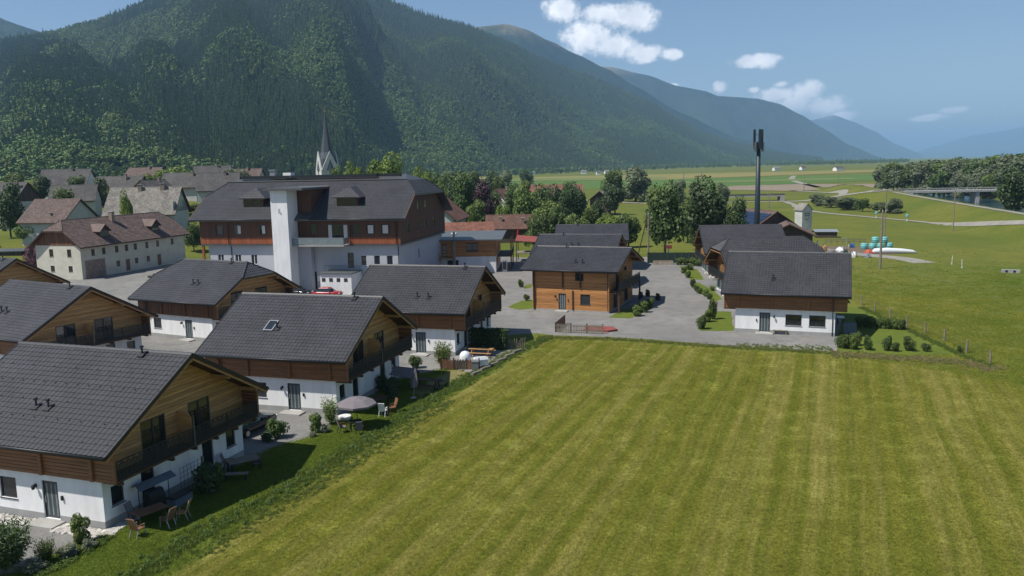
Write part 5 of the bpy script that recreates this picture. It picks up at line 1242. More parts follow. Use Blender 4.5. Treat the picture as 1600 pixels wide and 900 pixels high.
# white lift tower
tx0, tx1, ty0, ty1 = tw0 - .25, tw0 + 2.45, -Y1-3.0, -Y1+.3
MB().box(tx0,tx1,ty0,ty1,0,15.6).build('lift_tower', M['plaster'], ht)
MB().box(tx1-.02,tx1+2.2,-Y1+.5,-Y1+6,ze-1.5,15.55).build('tower_link', M['wood_hotel'], ht)
MB().box(tx0-.8,tx1+2.9,ty0-.7,-Y1+7.5,15.62,15.95).build('tower_roof', M['metal_grey'], ht)
em_ = MB(); em_.box(tx0+1.2,tx0+1.5,ty0-.03,ty0-.005,12.2,12.9); em_.box(tx0+1.5,tx0+1.72,ty0-.03,ty0-.005,12.0,12.35); em_.build('emblem', M['plaster_grey'], ht)
# stair wall and balconies between tower and right wing
MB().box(tx1+.01,hu(486,360),-Y1-.4,-Y1+.5,0,zf-.4).build('stair_wall', M['plaster_grey'], ht)
bx0, bx1 = tx1 + .05, hu(546,376) 
MB().box(bx0,bx1,-Y1-2.2,-Y1-.05,zf-.25,zf-.02).build('balcony_floor', M['concrete'], ht)
gr = MB(); gr.box(bx0,bx1,-Y1-2.2,-Y1-2.16,zf+.05,zf+1.0); gr.box(bx1-.04,bx1,-Y1-2.15,-Y1-.1,zf+.05,zf+1.0); gr.build('glass_rail', M['frosted'], ht)
MB().box(bx0,bx1+.02,-Y1-2.23,-Y1-2.13,zf+1.0,zf+1.07).build('hand_rail', M['metal_light'], ht)
q0, q1 = hu(507,440,-2), hu(555,440,-2)
MB().box(q0,q1,-Y1-3.4,y_f-.02,0,3.1).build('garage_block', M['plaster'], ht)
MB().box(q0-.15,q1+.15,-Y1-3.6,y_f-.02,3.1,3.25).build('terrace_slab', M['metal_roof'], ht)
for k in range(4):
    x = q0 + .55 + k*(q1-q0-1.2)/3.2; MB().box(x-.28,x+.28,-Y1-3.43,-Y1-3.38,1.95,2.5).build('garage_window', M['glass'], ht)
tr = MB(); tr.box(q0,q1+1,-Y1-2.0,-Y1-1.95,4.15,4.22)
for k in range(26): x = q0 + k*(q1+1-q0)/25; tr.box(x-.015,x+.015,-Y1-1.99,-Y1-1.96,3.25,4.15)
tr.build('terrace_rail', M['balcony_metal'], ht, kind='stuff')
for px, m_ in ((516,'white_paint'),(540,'white_paint'),(549,'wood_dark')):
    x = hu(px,365); MB().box(x-.3,x+.3,-Y1+.0,-Y1+.035,7.75,10.2).build('curtain', M[m_] if m_ != 'white_paint' else M['curtain'], ht)
MB().box(hu(498,440)-.45,hu(498,440)+.45,y_f-.05,y_f-.01,1.4,2.3).build('notice_board', M['white_paint'], ht)
# ================================================================ trees and shrubs
def tree_proto(seed, leafmat, nq=2600, size=.3, lobes=13, z_low=.22, h=10.0, r=4.0):
    rnd = random.Random(seed)
    tr = MB(); tr.tube([(0,0,-.6),(.05,0,h*.15),(-.05,.08,h*.4),(.05,0,h*.72)], [.28,.22,.16,.05], 7)
    for k in range(6):
        a = rnd.random()*6.28; z0 = h*rnd.uniform(.18,.5); rr = r*rnd.uniform(.45,.75)
        tr.tube([(0,0,z0),(rr*.5*math.cos(a),rr*.5*math.sin(a),z0+h*.12),(rr*math.cos(a),rr*math.sin(a),z0+h*.27)], [.11,.07,.02], 5)
    return tr.mesh('trunk', M['bark'], True), blob_leaves(seed, h, r, nq, size, lobes, z_low).mesh('crown', M[leafmat])
PROTO = {}
for nm, mt, sd, low in (('mid','leaf_mid',101,.2),('mid2','leaf_mid',102,.12),('dark','leaf_dark',103,.15),('light','leaf_light',104,.15),('lime','leaf_lime',105,.1),('willow','leaf_willow',106,.06),('willow2','leaf_willow',107,.1),('purple','leaf_purple',108,.12),('pink','leaf_pink',109,.05)):
    PROTO[nm] = tree_proto(sd, mt, 5200 if nm in ('mid','dark','willow','mid2') else 4200, .23, 18 if nm in ('mid','dark') else 13, low)
def tree(label, px, d, top_y, rpx, kind, name='tree', group='trees of the village and valley', z=None, rot=None, rz_=1.0):
    p = at_dist(px, top_y, d); z0 = terrain(p.x, d) if z is None else z
    h = max(1.2, p.z - z0); r = rpx / FPX * d * 1.15
    o = thing(name, label, 'tree' if h > 3.2 else 'bush', (p.x, d, z0), random.random()*6.28 if rot is None else rot, group)
    o.scale = (r/4*1.0, r/4*rz_, h/10*1.0)
    t, c = PROTO[kind]; link('trunk', t, o); link('crown', c, o); return o
TREES = [
 ('tall pear-shaped green tree behind the utility pole, right of the log chalets', 1040, 162, 284, 30, 'mid'),
 ('broad dark tree behind the right-hand chalets, left of the mast', 1112, 168, 283, 37, 'dark'),
 ('lower bushy tree touching the broad dark tree, nearest the mast', 1148, 165, 312, 20, 'dark'),
 ('silvery round willow in the far meadow', 993, 400, 262, 27, 'willow'),
 ('green tree just left of the silvery round willow', 958, 408, 265, 17, 'mid'),
 ('dark rounded tree behind the weathered hay barn', 961, 300, 290, 17, 'dark'),
 ('bright green tree beside the red-purple tree, behind the hotel', 725, 240, 270, 21, 'mid2'),
 ('dark red-purple tree behind the brown village roof', 760, 236, 284, 19, 'purple'),
 ('small green tree in front of the red-purple tree', 745, 222, 311, 15, 'light'),
 ('small lime green tree below the white village house', 787, 218, 317, 12, 'lime'),
 ('green tree beyond the white village house roof', 780, 330, 276, 13, 'mid'),
 ('lone rounded tree in the far green field', 822, 720, 266, 11, 'dark'),
 ('tall light green tree right of the white village house', 818, 228, 291, 21, 'light'),
 ('green tree in the middle of the tree clump, behind the log chalets', 847, 240, 288, 17, 'mid'),
 ('loose willow-green tree rising behind the middle log chalet', 858, 190, 313, 24, 'light'),
 ('dark green tree at the right of the tree clump', 903, 236, 289, 20, 'dark'),
 ('narrow dark tree in the tree clump behind the middle log chalet', 879, 215, 302, 15, 'dark'),
 ('tree left of the log chalets beside the red awning', 836, 172, 338, 16, 'mid'),
 ('dark rounded bush-like tree below the hay barn', 922, 190, 322, 17, 'mid'),
 ('low lime green tree behind the rear log chalet', 951, 182, 336, 20, 'lime'),
 ('low dense green tree at the right end of the rear log chalet', 982, 182, 335, 19, 'mid2'),
 ('round bright tree behind the grey-roofed old house', 267, 305, 263, 26, 'lime'),
 ('slim light green tree standing before the worn grey roof', 196, 176, 302, 12, 'lime'),
 ('pale green tree between the dark barn roofs, upper left', 149, 240, 276, 17, 'willow2'),
 ('large green tree left of the low brown-tiled house', 99, 205, 293, 19, 'mid'),
 ('green garden tree behind the cream farmhouse gable', 72, 188, 332, 24, 'mid2'),
 ('low garden tree between shed and cream farmhouse', 42, 185, 348, 18, 'light'),
 ('dark tree at the far left edge below the long barn', 8, 195, 287, 20, 'dark'),
 ('big yellow-green tree behind the hotel roof, right of the church', 598, 250, 244, 30, 'lime'),
 ('small yellow-green tree beside the church spire', 553, 262, 256, 15, 'lime'),
 ('smallest yellow-green tree next to the church gables', 527, 268, 258, 12, 'light'),
 ('pale silvery tree behind the left end of the hotel roof', 368, 300, 265, 24, 'willow'),
 ('green tree behind the right end of the hotel roof', 660, 300, 264, 16, 'lime'),
 ('rounded green tree behind the hotel, near the red-purple tree', 700, 330, 270, 16, 'mid'),
 ('purple-leaved shrub at the gable of the cream farmhouse', 50, 153, 383, 13, 'pink'),
 ('dark tree at right edge on the near river bank', 1592, 262, 262, 24, 'dark'),
 ('small willow near the second bridge', 1085, 300, 285, 9, 'willow2'),
 ('low grey-green tree beyond the tall pear-shaped tree', 1060, 330, 280, 14, 'willow2'),
]
for t in TREES: tree(*t)
MORE = [('lime',110,300,285,12,'in front of the farthest grey house'),('light',165,250,287,11,'between barn roof and worn grey roof'),('lime',45,270,290,13,'below the house at the upper left edge'),('mid2',88,255,290,13,'between the two grey barns'),('light',240,280,284,11,'above the chimneys of the worn grey roof'),('mid',300,188,348,13,'in the gap between cream farmhouse and hotel'),('light',288,205,340,11,'at the gap, further back beside the worn grey roof house'),('mid2',312,196,356,12,'behind the left hotel post'),('dark',278,225,318,10,'behind the far end of the cream farmhouse'),('mid',306,240,318,14,'filling the gap left of the hotel'),('lime',236,300,272,13,'left of the hotel above the old grey roof'),('mid',255,320,276,13,'beside the round bright tree'),('dark',285,330,268,16,'at the left end of the hotel roof'),('mid2',310,340,272,15,'just behind the left hotel gable'),('willow2',345,345,268,15,'behind the hotel roof, left of the pale silvery tree'),
 ('mid',395,350,270,14,'behind the hotel roof, right of the pale silvery tree'),('dark',180,300,272,12,'between the upper left barn roofs'),('mid',120,290,274,14,'above the upper left barns'),('lime',215,290,278,11,'over the worn grey roof'),('dark',60,280,276,16,'over the long dark barn roof'),('mid2',22,290,272,18,'at the upper left edge'),
 ('mid',676,280,272,16,'at the right end of the hotel roof'),('dark',712,300,276,14,'behind the brown village roof'),('light',690,260,285,11,'between hotel gable and brown roof'),('mid',772,250,298,14,'under the red-purple tree'),('mid2',800,260,288,14,'left of the long red roof'),('light',832,250,300,16,'in front of the long red roof'),
 ('dark',868,225,292,16,'in the heart of the clump'),('mid',888,240,296,15,'left of the hay barn'),('mid2',870,185,328,16,'low, behind the middle log chalet'),('light',898,182,334,18,'low, between log chalets and hay barn'),('mid',845,180,334,15,'low, left of the middle log chalet'),('dark',935,250,312,9,'right beside the hay barn'),
 ('mid',1075,190,310,16,'between pear-shaped and broad dark trees'),('dark',1095,175,330,20,'low, under the broad dark tree'),('mid2',1020,200,330,13,'left of the pear-shaped tree'),('willow2',1130,320,284,10,'by the far field road'),('mid',740,420,266,13,'in the distance behind the bright green tree'),('dark',770,460,268,11,'far, at the edge of the green fields'),
 ('willow',790,520,267,13,'far, grey one at the field edge'),('mid',735,560,268,13,'far, behind the hotel corner'),('willow2',700,600,266,13,'far, pale one right of the hotel'),('dark',655,480,264,13,'far, above the right hotel roof end'),('light',820,330,280,11,'beyond the long red roof'),('mid',888,330,284,11,'right of the long red roof')]
for (k, px, d, ty, rp, w) in MORE: tree('%s tree %s' % (dict(lime='yellow-green', mid='green', mid2='fresh green', dark='dark green', light='light green', willow='grey-green', willow2='pale grey-green')[k], w), px, d, ty, rp, k)
# wood along the far bank of the river
rw = random.Random(12); K = ['willow','mid','willow2','mid2','willow','willow2','light']
words = ['grey-green','mid green','pale silvery','fresh green','silvery','soft green','light green']
RB = [(1384,500,258,16),(1398,490,253,17),(1415,485,252,18),(1432,470,256,20),(1446,455,252,20),(1462,470,248,22),(1478,450,252,22),(1492,440,250,22),(1508,455,246,24),(1522,430,251,22),(1537,420,250,24),(1550,440,245,24),(1562,405,248,24),(1575,420,240,28),(1588,395,243,26),(1600,400,237,28),(1612,380,243,28),(1470,430,268,14),(1500,415,271,13),(1525,405,268,15),(1555,395,266,14),(1580,385,262,18)]
ordn = ['first','second','third','fourth','fifth','sixth','seventh','eighth','ninth','tenth','eleventh','twelfth','thirteenth','fourteenth','fifteenth','sixteenth','seventeenth','eighteenth','nineteenth','twentieth','twenty-first','twenty-second']
order = sorted(range(len(RB)), key=lambda i: RB[i][0])
for n_, i in enumerate(order):
    px, d, ty, rp = RB[i]; k = i % 7
    tree('%s river-bank tree, %s from the left in the wood behind the bridge' % (words[k], ordn[n_]), px, d, ty, rp*1.15, K[k], group='trees along the river')
# bushes on the dyke slope
for n_, (px, d, rp, h, k, w) in enumerate([(1289,330,12,3.2,'willow','left of the five'),(1310,318,15,3.6,'willow2','second from the small tower'),(1338,300,19,4.2,'willow','largest, middle of the dyke'),(1362,290,11,2.4,'mid','dark one beside the path'),(1392,282,14,2.8,'willow2','right of the tall leaning pole'),(1412,276,14,2.6,'willow','nearest the path bend')]):
    p = at_dist(px, 320, d); tree('grey-green willow bush on the dyke slope, %s' % w, px, d, 0, rp, k, group='bushes on the dyke')
    o = C.objects[-1] if False else None
for o in [o for o in C.objects if o.get('group') == 'bushes on the dyke']:
    o.scale.z = random.uniform(.36,.52); o['category'] = 'bush'; o.name = 'willow_bush'
# ---------------------------------------------------------------- garden shrubs
SH = {}
for nm, mt, sd in (('green','leaf_mid',201),('lime','leaf_light',202),('dark','leaf_dark',203),('lav','leaf_lav',204)):
    st = MB(); rs = random.Random(sd)
    for k in range(7):
        a = rs.random()*6.28; st.tube([(0,0,-.05),(.25*math.cos(a),.25*math.sin(a),.4),(.45*math.cos(a),.45*math.sin(a),.85)], [.025,.018,.006], 5)
    SH[nm] = (st.mesh('stems', M['bark']), blob_leaves(sd, 1.25, .72, 2000, .055, 12, .02).mesh('foliage', M[mt]))
def wispy(seed, mat, n=260, h=1.5, r=.75):
    rs = random.Random(seed); m = MB()
    for i in range(n):
        a = rs.random()*6.28; q = r*rs.random()**.7; b = Vector((q*.35*math.cos(a), q*.35*math.sin(a), 0)); t = Vector((q*math.cos(a), q*math.sin(a), h*rs.uniform(.5,1)))
        for k in range(5):
            f = .3 + .7*k/4; c = b.lerp(t, f); d = Vector((rs.gauss(0,1), rs.gauss(0,1), rs.gauss(.4,.8))).normalized(); s_ = d.orthogonal().normalized()
            m.add([c - s_*.02, c + d*.1 + s_*.028, c + d*.24, c + d*.1 - s_*.028], [(0,1,2,3)])
    return m.mesh('foliage', M[mat])
SH['wisp'] = (SH['green'][0], wispy(5, 'leaf_light')); SH['wisp2'] = (SH['green'][0], wispy(6, 'leaf_mid'))
def shrub(label, px, py, rpx, h, kind, name='shrub', group='garden shrubs'):
    p = G(px, py); r = rpx / FPX * p.y
    o = thing(name, label, 'shrub', p, random.random()*6.28, group); o.scale = (r/.78, r/.78, h/1.3)
    s_, f = SH[kind]; link('stems', s_, o); link('foliage', f, o); return o
SHRUBS = [
 ('leafy green shrub at the gravel edge by the nearest chalet corner', 127, 850, 20, 1.5, 'lime'),
 ('wispy low shrub between the lavender and the bottom left conifer', 72, 880, 18, 1.0, 'wisp2'),
 ('lavender-grey low plant right of the wispy shrub, bottom left', 108, 870, 20, .6, 'lav'),
 ('lavender-grey low plant at the bottom edge, left of the lawn', 52, 893, 22, .55, 'lav'),
 ('lavender-grey low plant under the leafy green shrub', 138, 858, 14, .5, 'lav'),
 ('dense evergreen shrub by the trellis on the near chalet wall', 322, 772, 24, 2.0, 'dark'),
 ('brighter evergreen shrub right of the trellis', 337, 768, 18, 1.8, 'green'),
 ('bushy shrub beside the parked black car', 434, 684, 20, 1.5, 'green'),
 ('low leaves in front of the bushy shrub by the black car', 418, 690, 14, .8, 'dark'),
 ('upright wispy shrub at the front corner of the parasol chalet', 517, 663, 15, 1.7, 'wisp'),
 ('rounded shrub left of the wispy corner shrub', 494, 676, 14, 1.4, 'lime'),
 ('silvery low plant between two shrubs on the parasol lawn', 508, 676, 9, .6, 'lav'),
 ('small low plant at the gravel edge below the rounded shrub', 489, 682, 8, .35, 'lav'),
 ('dark climbing bush against the parasol chalet wall', 612, 622, 17, 1.9, 'dark'),
 ('dark bush beside the closed grey-pink parasol', 598, 612, 12, 1.7, 'dark'),
 ('small flowering shrub by the closed parasol', 650, 575, 13, 1.3, 'green'),
 ('tall wispy grass-like shrub before the wicker fence', 693, 573, 15, 2.0, 'wisp'),
 ('small round bush on the lawn left of the log chalet', 823, 470, 6, 1.0, 'green'),
 ('upright bush on the grass patch near the annex yard', 814, 449, 6, 1.3, 'green'),
 ('round bush at the front corner of the log chalet', 995, 494, 10, 1.3, 'lime'),
 ('second round bush by the log chalet terrace', 1006, 488, 11, 1.4, 'lime'),
 ('bush nearest the terrace posts of the log chalet', 1016, 481, 9, 1.3, 'lime'),
 ('large round bush at the front of the right lawn island', 1096, 514, 10, 1.7, 'green'),
 ('bush behind the large round bush, right lawn island', 1106, 503, 9, 1.5, 'lime'),
 ('tallest cone-shaped bush on the right lawn island', 1114, 499, 9, 2.6, 'green'),
 ('first dark round bush of the middle lawn island', 1082, 449, 6, 1.4, 'dark'),
 ('second round bush of the middle lawn island', 1088, 455, 6, 1.0, 'green'),
 ('third round bush of the middle lawn island', 1093, 459, 6, .9, 'green'),
 ('fourth bush of the middle lawn island', 1103, 463, 7, 1.0, 'lime'),
 ('last bush of the middle lawn island', 1109, 468, 6, 1.0, 'green'),
 ('grass clump at the far side of the middle lawn island', 1113, 454, 6, .7, 'wisp'),
 ('front bush of the far lawn island', 1075, 434, 6, 1.2, 'green'),
 ('middle bush of the far lawn island', 1069, 427, 7, 1.2, 'lime'),
 ('back bush of the far lawn island', 1078, 422, 7, 1.1, 'green'),
 ('hedge bush at the left end of the row before the dark net', 1062, 414, 8, 1.3, 'lime'),
 ('hedge bush second from left before the dark net', 1072, 414, 9, 1.4, 'green'),
 ('hedge bush third from left before the dark net', 1083, 415, 9, 1.4, 'lime'),
 ('hedge bush beside the green slide', 1092, 416, 8, 1.3, 'green'),
]
for s_ in SHRUBS: shrub(*s_)
# hedge plants right of the yard
for i in range(8): shrub('hedge plant %s in the clipped row right of the white chalet' % ['nearest the wall','second from the wall','third from the wall','fourth from the wall','fifth from the wall','sixth from the wall','seventh from the wall','at the fence end'][i], 1342 + i*9.5, 511 + i*.6, 8.5, 1.25, 'green' if i % 2 else 'lime', 'hedge_plant', 'hedge right of the white chalet')
for i, (px, py, r_, h) in enumerate(((1312,543,9,1.4),(1322,545,10,1.6),(1333,546,10,1.5),(1338,540,9,1.5),(1356,547,9,1.5),(1386,548,9,1.6),(1399,549,8,1.0),(1420,548,12,1.5),(1447,549,9,.9),(1500,552,6,.8))):
    shrub(['leftmost bush of the row along the field','second bush of the row along the field','third bush of the row along the field','bush tucked behind the left group along the field','single bush right of the left group along the field','bush in the middle pair along the field, taller one','bush in the middle pair along the field, lower one','broad bush with its own shadow along the field','rounded last bush of the row along the field','scrawny bush by the fence posts'][i], px, py, r_, h, 'green' if i != 2 else 'lime', 'bush', 'bushes along the field')
# conifer bush at the bottom left corner
cb = thing('juniper', 'feathery conifer bush in the bottom left corner', 'shrub', G(8, 893), 0, 'garden shrubs')
st, fo = wispy(31, 'leaf_dark', 700, 1.9, 1.1), None
link('foliage', st, cb); link('foliage', wispy(32, 'leaf_mid', 260, 2.0, 1.15), cb); MB().tube([(0,0,0),(0,0,1.4)], [.05,.02], 6).build('stem', M['bark'], cb); cb.scale = (1.1,1.1,1.2)
# privet hedge wall at the terrace
hd = thing('hedge', 'tall dark hedge along the picnic terrace', 'hedge', G(764, 545), R(-17))
rs = random.Random(8); hm = MB()
for i in range(2600):
    p = Vector((rs.uniform(-2.0,2.0), rs.uniform(-.5,.5), rs.uniform(0,2.0))); k = rs.randrange(3)
    if k == 0: p.y = -.5 + rs.gauss(0,.05)
    elif k == 1: p.z = 2.0 + rs.gauss(0,.06)
    n = Vector((rs.gauss(0,1),rs.gauss(0,1),rs.gauss(.3,1))).normalized(); a = n.orthogonal().normalized()*.07; b = n.cross(a); hm.add([p-a-b,p+a-b,p+a+b,p-a+b],[(0,1,2,3)])
hm.build('foliage', M['leaf_dark'], hd); MB().box(-1.85,1.85,-.4,.4,0,1.85).build('branches', M['leaf_dark'], hd)
# ---------------------------------------------------------------- rough grass and weeds
gcol = bpy.data.collections.new('grass_kinds')
def tuft(seed, n, h, spread, mat):
    rs = random.Random(seed); m = MB()
    for i in range(n):
        a = rs.random()*6.28; q = spread*rs.random(); b = Vector((q*math.cos(a), q*math.sin(a), 0)); l = h*rs.uniform(.5,1.1); ln = Vector((rs.gauss(0,.35)*l, rs.gauss(0,.35)*l, l)); s_ = Vector((-math.sin(a+1), math.cos(a+1), 0))*.018
        m.add([b-s_, b+s_, b+ln*.6+s_*.7, b+ln], [(0,1,2,3)])
    o = bpy.data.objects.new('grass_tuft', m.mesh('grass_tuft', M[mat])); gcol.objects.link(o)
pmat('grass_blade', (0.14,0.19,0.028), 0.7, 0.3, 0.4, island=.35, trans=.3)
pmat('grass_dry', (0.3,0.25,0.11), 0.8, 0.3, 0.4, island=.3, trans=.2)
pmat('weed', (0.1,0.165,0.026), 0.7, 0.3, 0.4, island=.4, trans=.3)
tuft(1, 40, .16, .22, 'grass_blade'); tuft(2, 40, .24, .25, 'grass_blade'); tuft(3, 30, .24, .25, 'grass_dry')
o = bpy.data.objects.new('weed_clump', blob_leaves(55, .2, .3, 70, .04, 5, .02).mesh('weed_clump', M['weed'])); gcol.objects.link(o)
o = bpy.data.objects.new('weed_clump', blob_leaves(56, .16, .35, 70, .04, 5, .02).mesh('weed_clump', M['grass_blade'])); gcol.objects.link(o)
# collection children come sorted by name: grass_tuft, .001, .002, weed_clump, .001
rg = random.Random(21); gp_ = []
def along(pts, n, w, kinds, smin=.7, smax=1.5, bias=0):
    P = [Vector(P2(*p)) for p in pts]; L = [(b-a).length for a, b in zip(P, P[1:])]; tot = sum(L)
    for i in range(n):
        d = rg.random()*tot; k = 0
        while k < len(L)-1 and d > L[k]: d -= L[k]; k += 1
        a, b = P[k], P[k+1]; q = a.lerp(b, d/L[k]); nn = Vector((-(b-a).y, (b-a).x)).normalized(); q = q + nn*(rg.gauss(0, w*.45) + bias)
        gp_.append((q.x, q.y, 0.0, rg.uniform(smin, smax), rg.random()*6.28, rg.choice(kinds)))
along([(215,905),(300,850),(480,752),(700,612),(820,545),(866,526)], 2800, 1.05, [0,1,1,3,0,0,0,1], .5, 1.0, .3)
along([(300,870),(480,765),(700,625)], 800, .8, [0,0,4], .4, .7, -.3)
along([(840,528),(960,530),(1100,540),(1305,552)], 1300, .8, [0,1,2,0,0], .4, .8)
along([(1300,554),(1400,560),(1500,566),(1560,580)], 900, 1.6, [2,2,0,2,1], .5, 1.0)
along([(1345,480),(1420,516),(1500,554),(1550,573)], 700, .5, [0,1,0,0], .6, 1.1)
along([(60,900),(130,862),(172,838)], 260, .5, [0,3,4], .4, .8)
along([(1150,541),(1230,543),(1300,546)], 260, 1.4, [0,4], .4, .7)
for i in range(2200):     # tufts dotted over the meadow at the right
    x, y = rg.uniform(44, 100), rg.uniform(66, 165)
    if mnoise.noise((x*.09, y*.09, 2)) < -.02 : continue
    gp_.append((x, y, 0, rg.uniform(.4,.8), rg.random()*6.28, rg.choice([0,0,2,0,2])))
scatter('rough_grass', gp_, gcol, label='rough grass and weeds along field edges and meadow')

def blade_kinds(cname, mat, h0, h1, lean, n=90):
    col = bpy.data.collections.new(cname)
    for sd in range(3):
        rs = random.Random(70+sd); m = MB()
        for i in range(n):
            b = Vector((rs.uniform(-.5,.5), rs.uniform(-.5,.5), 0)); l = rs.uniform(h0,h1); t = b + Vector((rs.gauss(0,lean), rs.gauss(0,lean), l)); a = rs.random()*6.28; s_ = Vector((math.cos(a), math.sin(a), 0))*.022
            m.add([b-s_, b+s_, t], [(0,1,2)])
        col.objects.link(bpy.data.objects.new(cname, m.mesh(cname, M[mat])))
    return col
def inside(x, y, poly):
    c = False; j = len(poly)-1
    for i in range(len(poly)):
        xi, yi = poly[i][0], poly[i][1]; xj, yj = poly[j][0], poly[j][1]
        if (yi > y) != (yj > y) and x < (xj-xi)*(y-yi)/(yj-yi)+xi: c = not c
        j = i
    return c
FP_ = [tuple(p) for p in FL + FT + [(70, -30), (-36, -30)]]
def fill(poly, n, y0, y1, x0, x1, pw=1.3):
    out = []
    while len(out) < n:
        y = y0 + (y1-y0)*rg.random()**pw; x = rg.uniform(x0, x1)
        if abs(x) > y*.66 + 1 or not inside(x, y, poly): n -= .3; continue
        out.append((x, y, .004, rg.uniform(.7,1.4), rg.random()*6.28, rg.randrange(3)))
    return out
DRY = [P2(640, 612), P2(700, 578), P2(745, 578), P2(728, 590), P2(690, 612), P2(655, 622)]
scatter('stubble', fill(FP_, 26000, 33, 92, -20, 56), blade_kinds('field_grass_kinds', 'field_blade', .01, .05, .06), label='short cut grass covering the mown field')
scatter('lawn_grass', [p for p in fill(lawnp, 8000, 33, 82, -26, 3, 1.0) if not inside(p[0], p[1], DRY)], blade_kinds('lawn_grass_kinds', 'lawn_blade', .02, .06, .04), label='short lawn grass between the chalets and the field')
mp_ = [P2(1600,602), P2(1450,577), P2(1330,556), P2(1500,553), P2(1345,476), P2(1330,440), (60,150), (112,150), (112,60), (60,55)]
scatter('meadow_grass', [p for p in fill(mp_, 15000, 60, 150, 30, 112, 1.3) if rg.random() > sstep(85, 150, p[1])], blade_kinds('meadow_grass_kinds', 'meadow_blade', .02, .08, .06), label='long meadow grass right of the wire fence')
# ================================================================ garden furniture, fences, vehicles, small things
def yaw_to(a, b): a, b = G(*a), G(*b); return math.atan2(b.y-a.y, b.x-a.x)
def chair_proto(name, label, px, py, rz, fabric, frame, arms=True, group='garden chairs'):
    o = thing(name, label, 'chair', G(px, py), rz, group)
    MB().box(-.24,.24,-.23,.23,.42,.46).build('seat', M[fabric], o)
    b = MB(); b.obox((0,.33,.78),(.23,0,0),(0,.1,.33),(0,-.02,.006)); b.build('backrest', M[fabric], o)
    for x in (-.24,.24):
        MB().beam((x,-.28,0),(x,-.2,.64),.03,.03).build('leg', M[frame], o); MB().beam((x,.36,0),(x,.2,.5),.03,.03).build('leg', M[frame], o)
        MB().beam((x,.2,.44),(x,.46,1.1),.03,.03).build('back_frame', M[frame], o)
        if arms: MB().box(x-.03,x+.03,-.26,.3,.63,.665).build('armrest', M['wood_teak' if frame != 'white_plastic' else 'white_plastic'], o)
    return o
def table_(name, label, px, py, rz, L, W, top, leg, h=.74, slats=7, z=0):
    o = thing(name, label, 'table', G(px, py, z), rz)
    for i in range(slats):
        y = -W/2 + (i+.5)*W/slats; MB().box(-L/2,L/2,y-W/slats/2+.008,y+W/slats/2-.008,h-.04,h).build('slat', M[top], o)
    MB().box(-L/2+.1,L/2-.1,-W/2+.06,W/2-.06,h-.1,h-.041).build('apron', M[leg], o)
    for x in (-L/2+.1,L/2-.1):
        for y in (-W/2+.09,W/2-.09): MB().box(x-.035,x+.035,y-.035,y+.035,0,h-.1).build('leg', M[leg], o)
    return o
def picnic(label, px, py, rz, mat, z=0.0):
    o = thing('picnic_table', label, 'picnic table', G(px, py, z), rz)
    for i in range(5): MB().box(-1.25,1.25,-.39+i*.156,-.25+i*.156,.71,.75).build('table_board', M[mat], o)
    for sy in (-1,1):
        for k in (0,1): MB().box(-1.25,1.25,sy*.78-.14+k*.15,sy*.78-.005+k*.15,.42,.46).build('bench_board', M[mat], o)
    for x in (-.85,.85):
        f = MB(); f.beam((x,-.3,.7),(x,-.62,0),.07,.09); f.beam((x,.3,.7),(x,.62,0),.07,.09); f.box(x-.035,x+.035,-.9,.9,.34,.42); f.build('trestle', M[mat], o)
    return o
def parasol(label, px, py, h, r, mat, tilt=0.0, name='parasol'):
    o = thing(name, label, 'parasol', G(px, py)); n = 8
    MB().tube([(0,0,.05),(0,0,h)], .025, 8).build('pole', M['metal_dark'], o)
    MB().lathe([(.27,0),(.27,.06),(.06,.1),(.04,.3)], 12).build('base', M['concrete'], o)
    m = MB(); ring = []
    for k in range(n):
        a = 2*math.pi*k/n; ring.append((r*math.cos(a), r*math.sin(a), h-.52))
    mid = [((x*.55), (y*.55), h-.2) for x, y, z in ring]
    m.v = [(0,0,h)] + mid + ring + [(x*1.0, y*1.0, z-.14) for x, y, z in ring]
    for k in range(n):
        k2 = (k+1) % n; m.f += [(0,1+k,1+k2), (1+k,1+n+k,1+n+k2,1+k2), (1+n+k,1+2*n+k,1+2*n+k2,1+n+k2)]
    m.build('canopy', M[mat], o)
    for k in range(n): a = 2*math.pi*k/n; MB().beam((0,0,h-.75),(r*.5*math.cos(a),r*.5*math.sin(a),h-.3),.015,.015).build('rib', M['metal_dark'], o)
    MB().lathe([(.03,h),(.03,h+.06),(.01,h+.1)], 6).build('finial', M['metal_dark'], o)
    return o
def folded(label, px, py, h, mat, lean=(0,0)):
    o = thing('closed_parasol', label, 'parasol', G(px, py)); t = Vector((lean[0], lean[1], h))
    MB().tube([(0,0,0), t], .025, 6).build('pole', M['metal_light'], o); MB().lathe([(.27,0),(.27,.06),(.06,.1)], 10).build('base', M['concrete'], o)
    m = MB(); n = 10
    for i, (f, r) in enumerate(((.36,.3),(.5,.34),(.7,.22),(.9,.1),(1.0,.02))):
        for k in range(n): a = 2*math.pi*k/n; q = r*(1 if k % 2 else .62); m.v.append((t.x*f+q*math.cos(a), t.y*f+q*math.sin(a), h*f))
    for i in range(4):
        for k in range(n): k2 = (k+1)%n; m.f.append((i*n+k, i*n+k2, (i+1)*n+k2, (i+1)*n+k))
    m.build('canopy', M[mat], o); return o
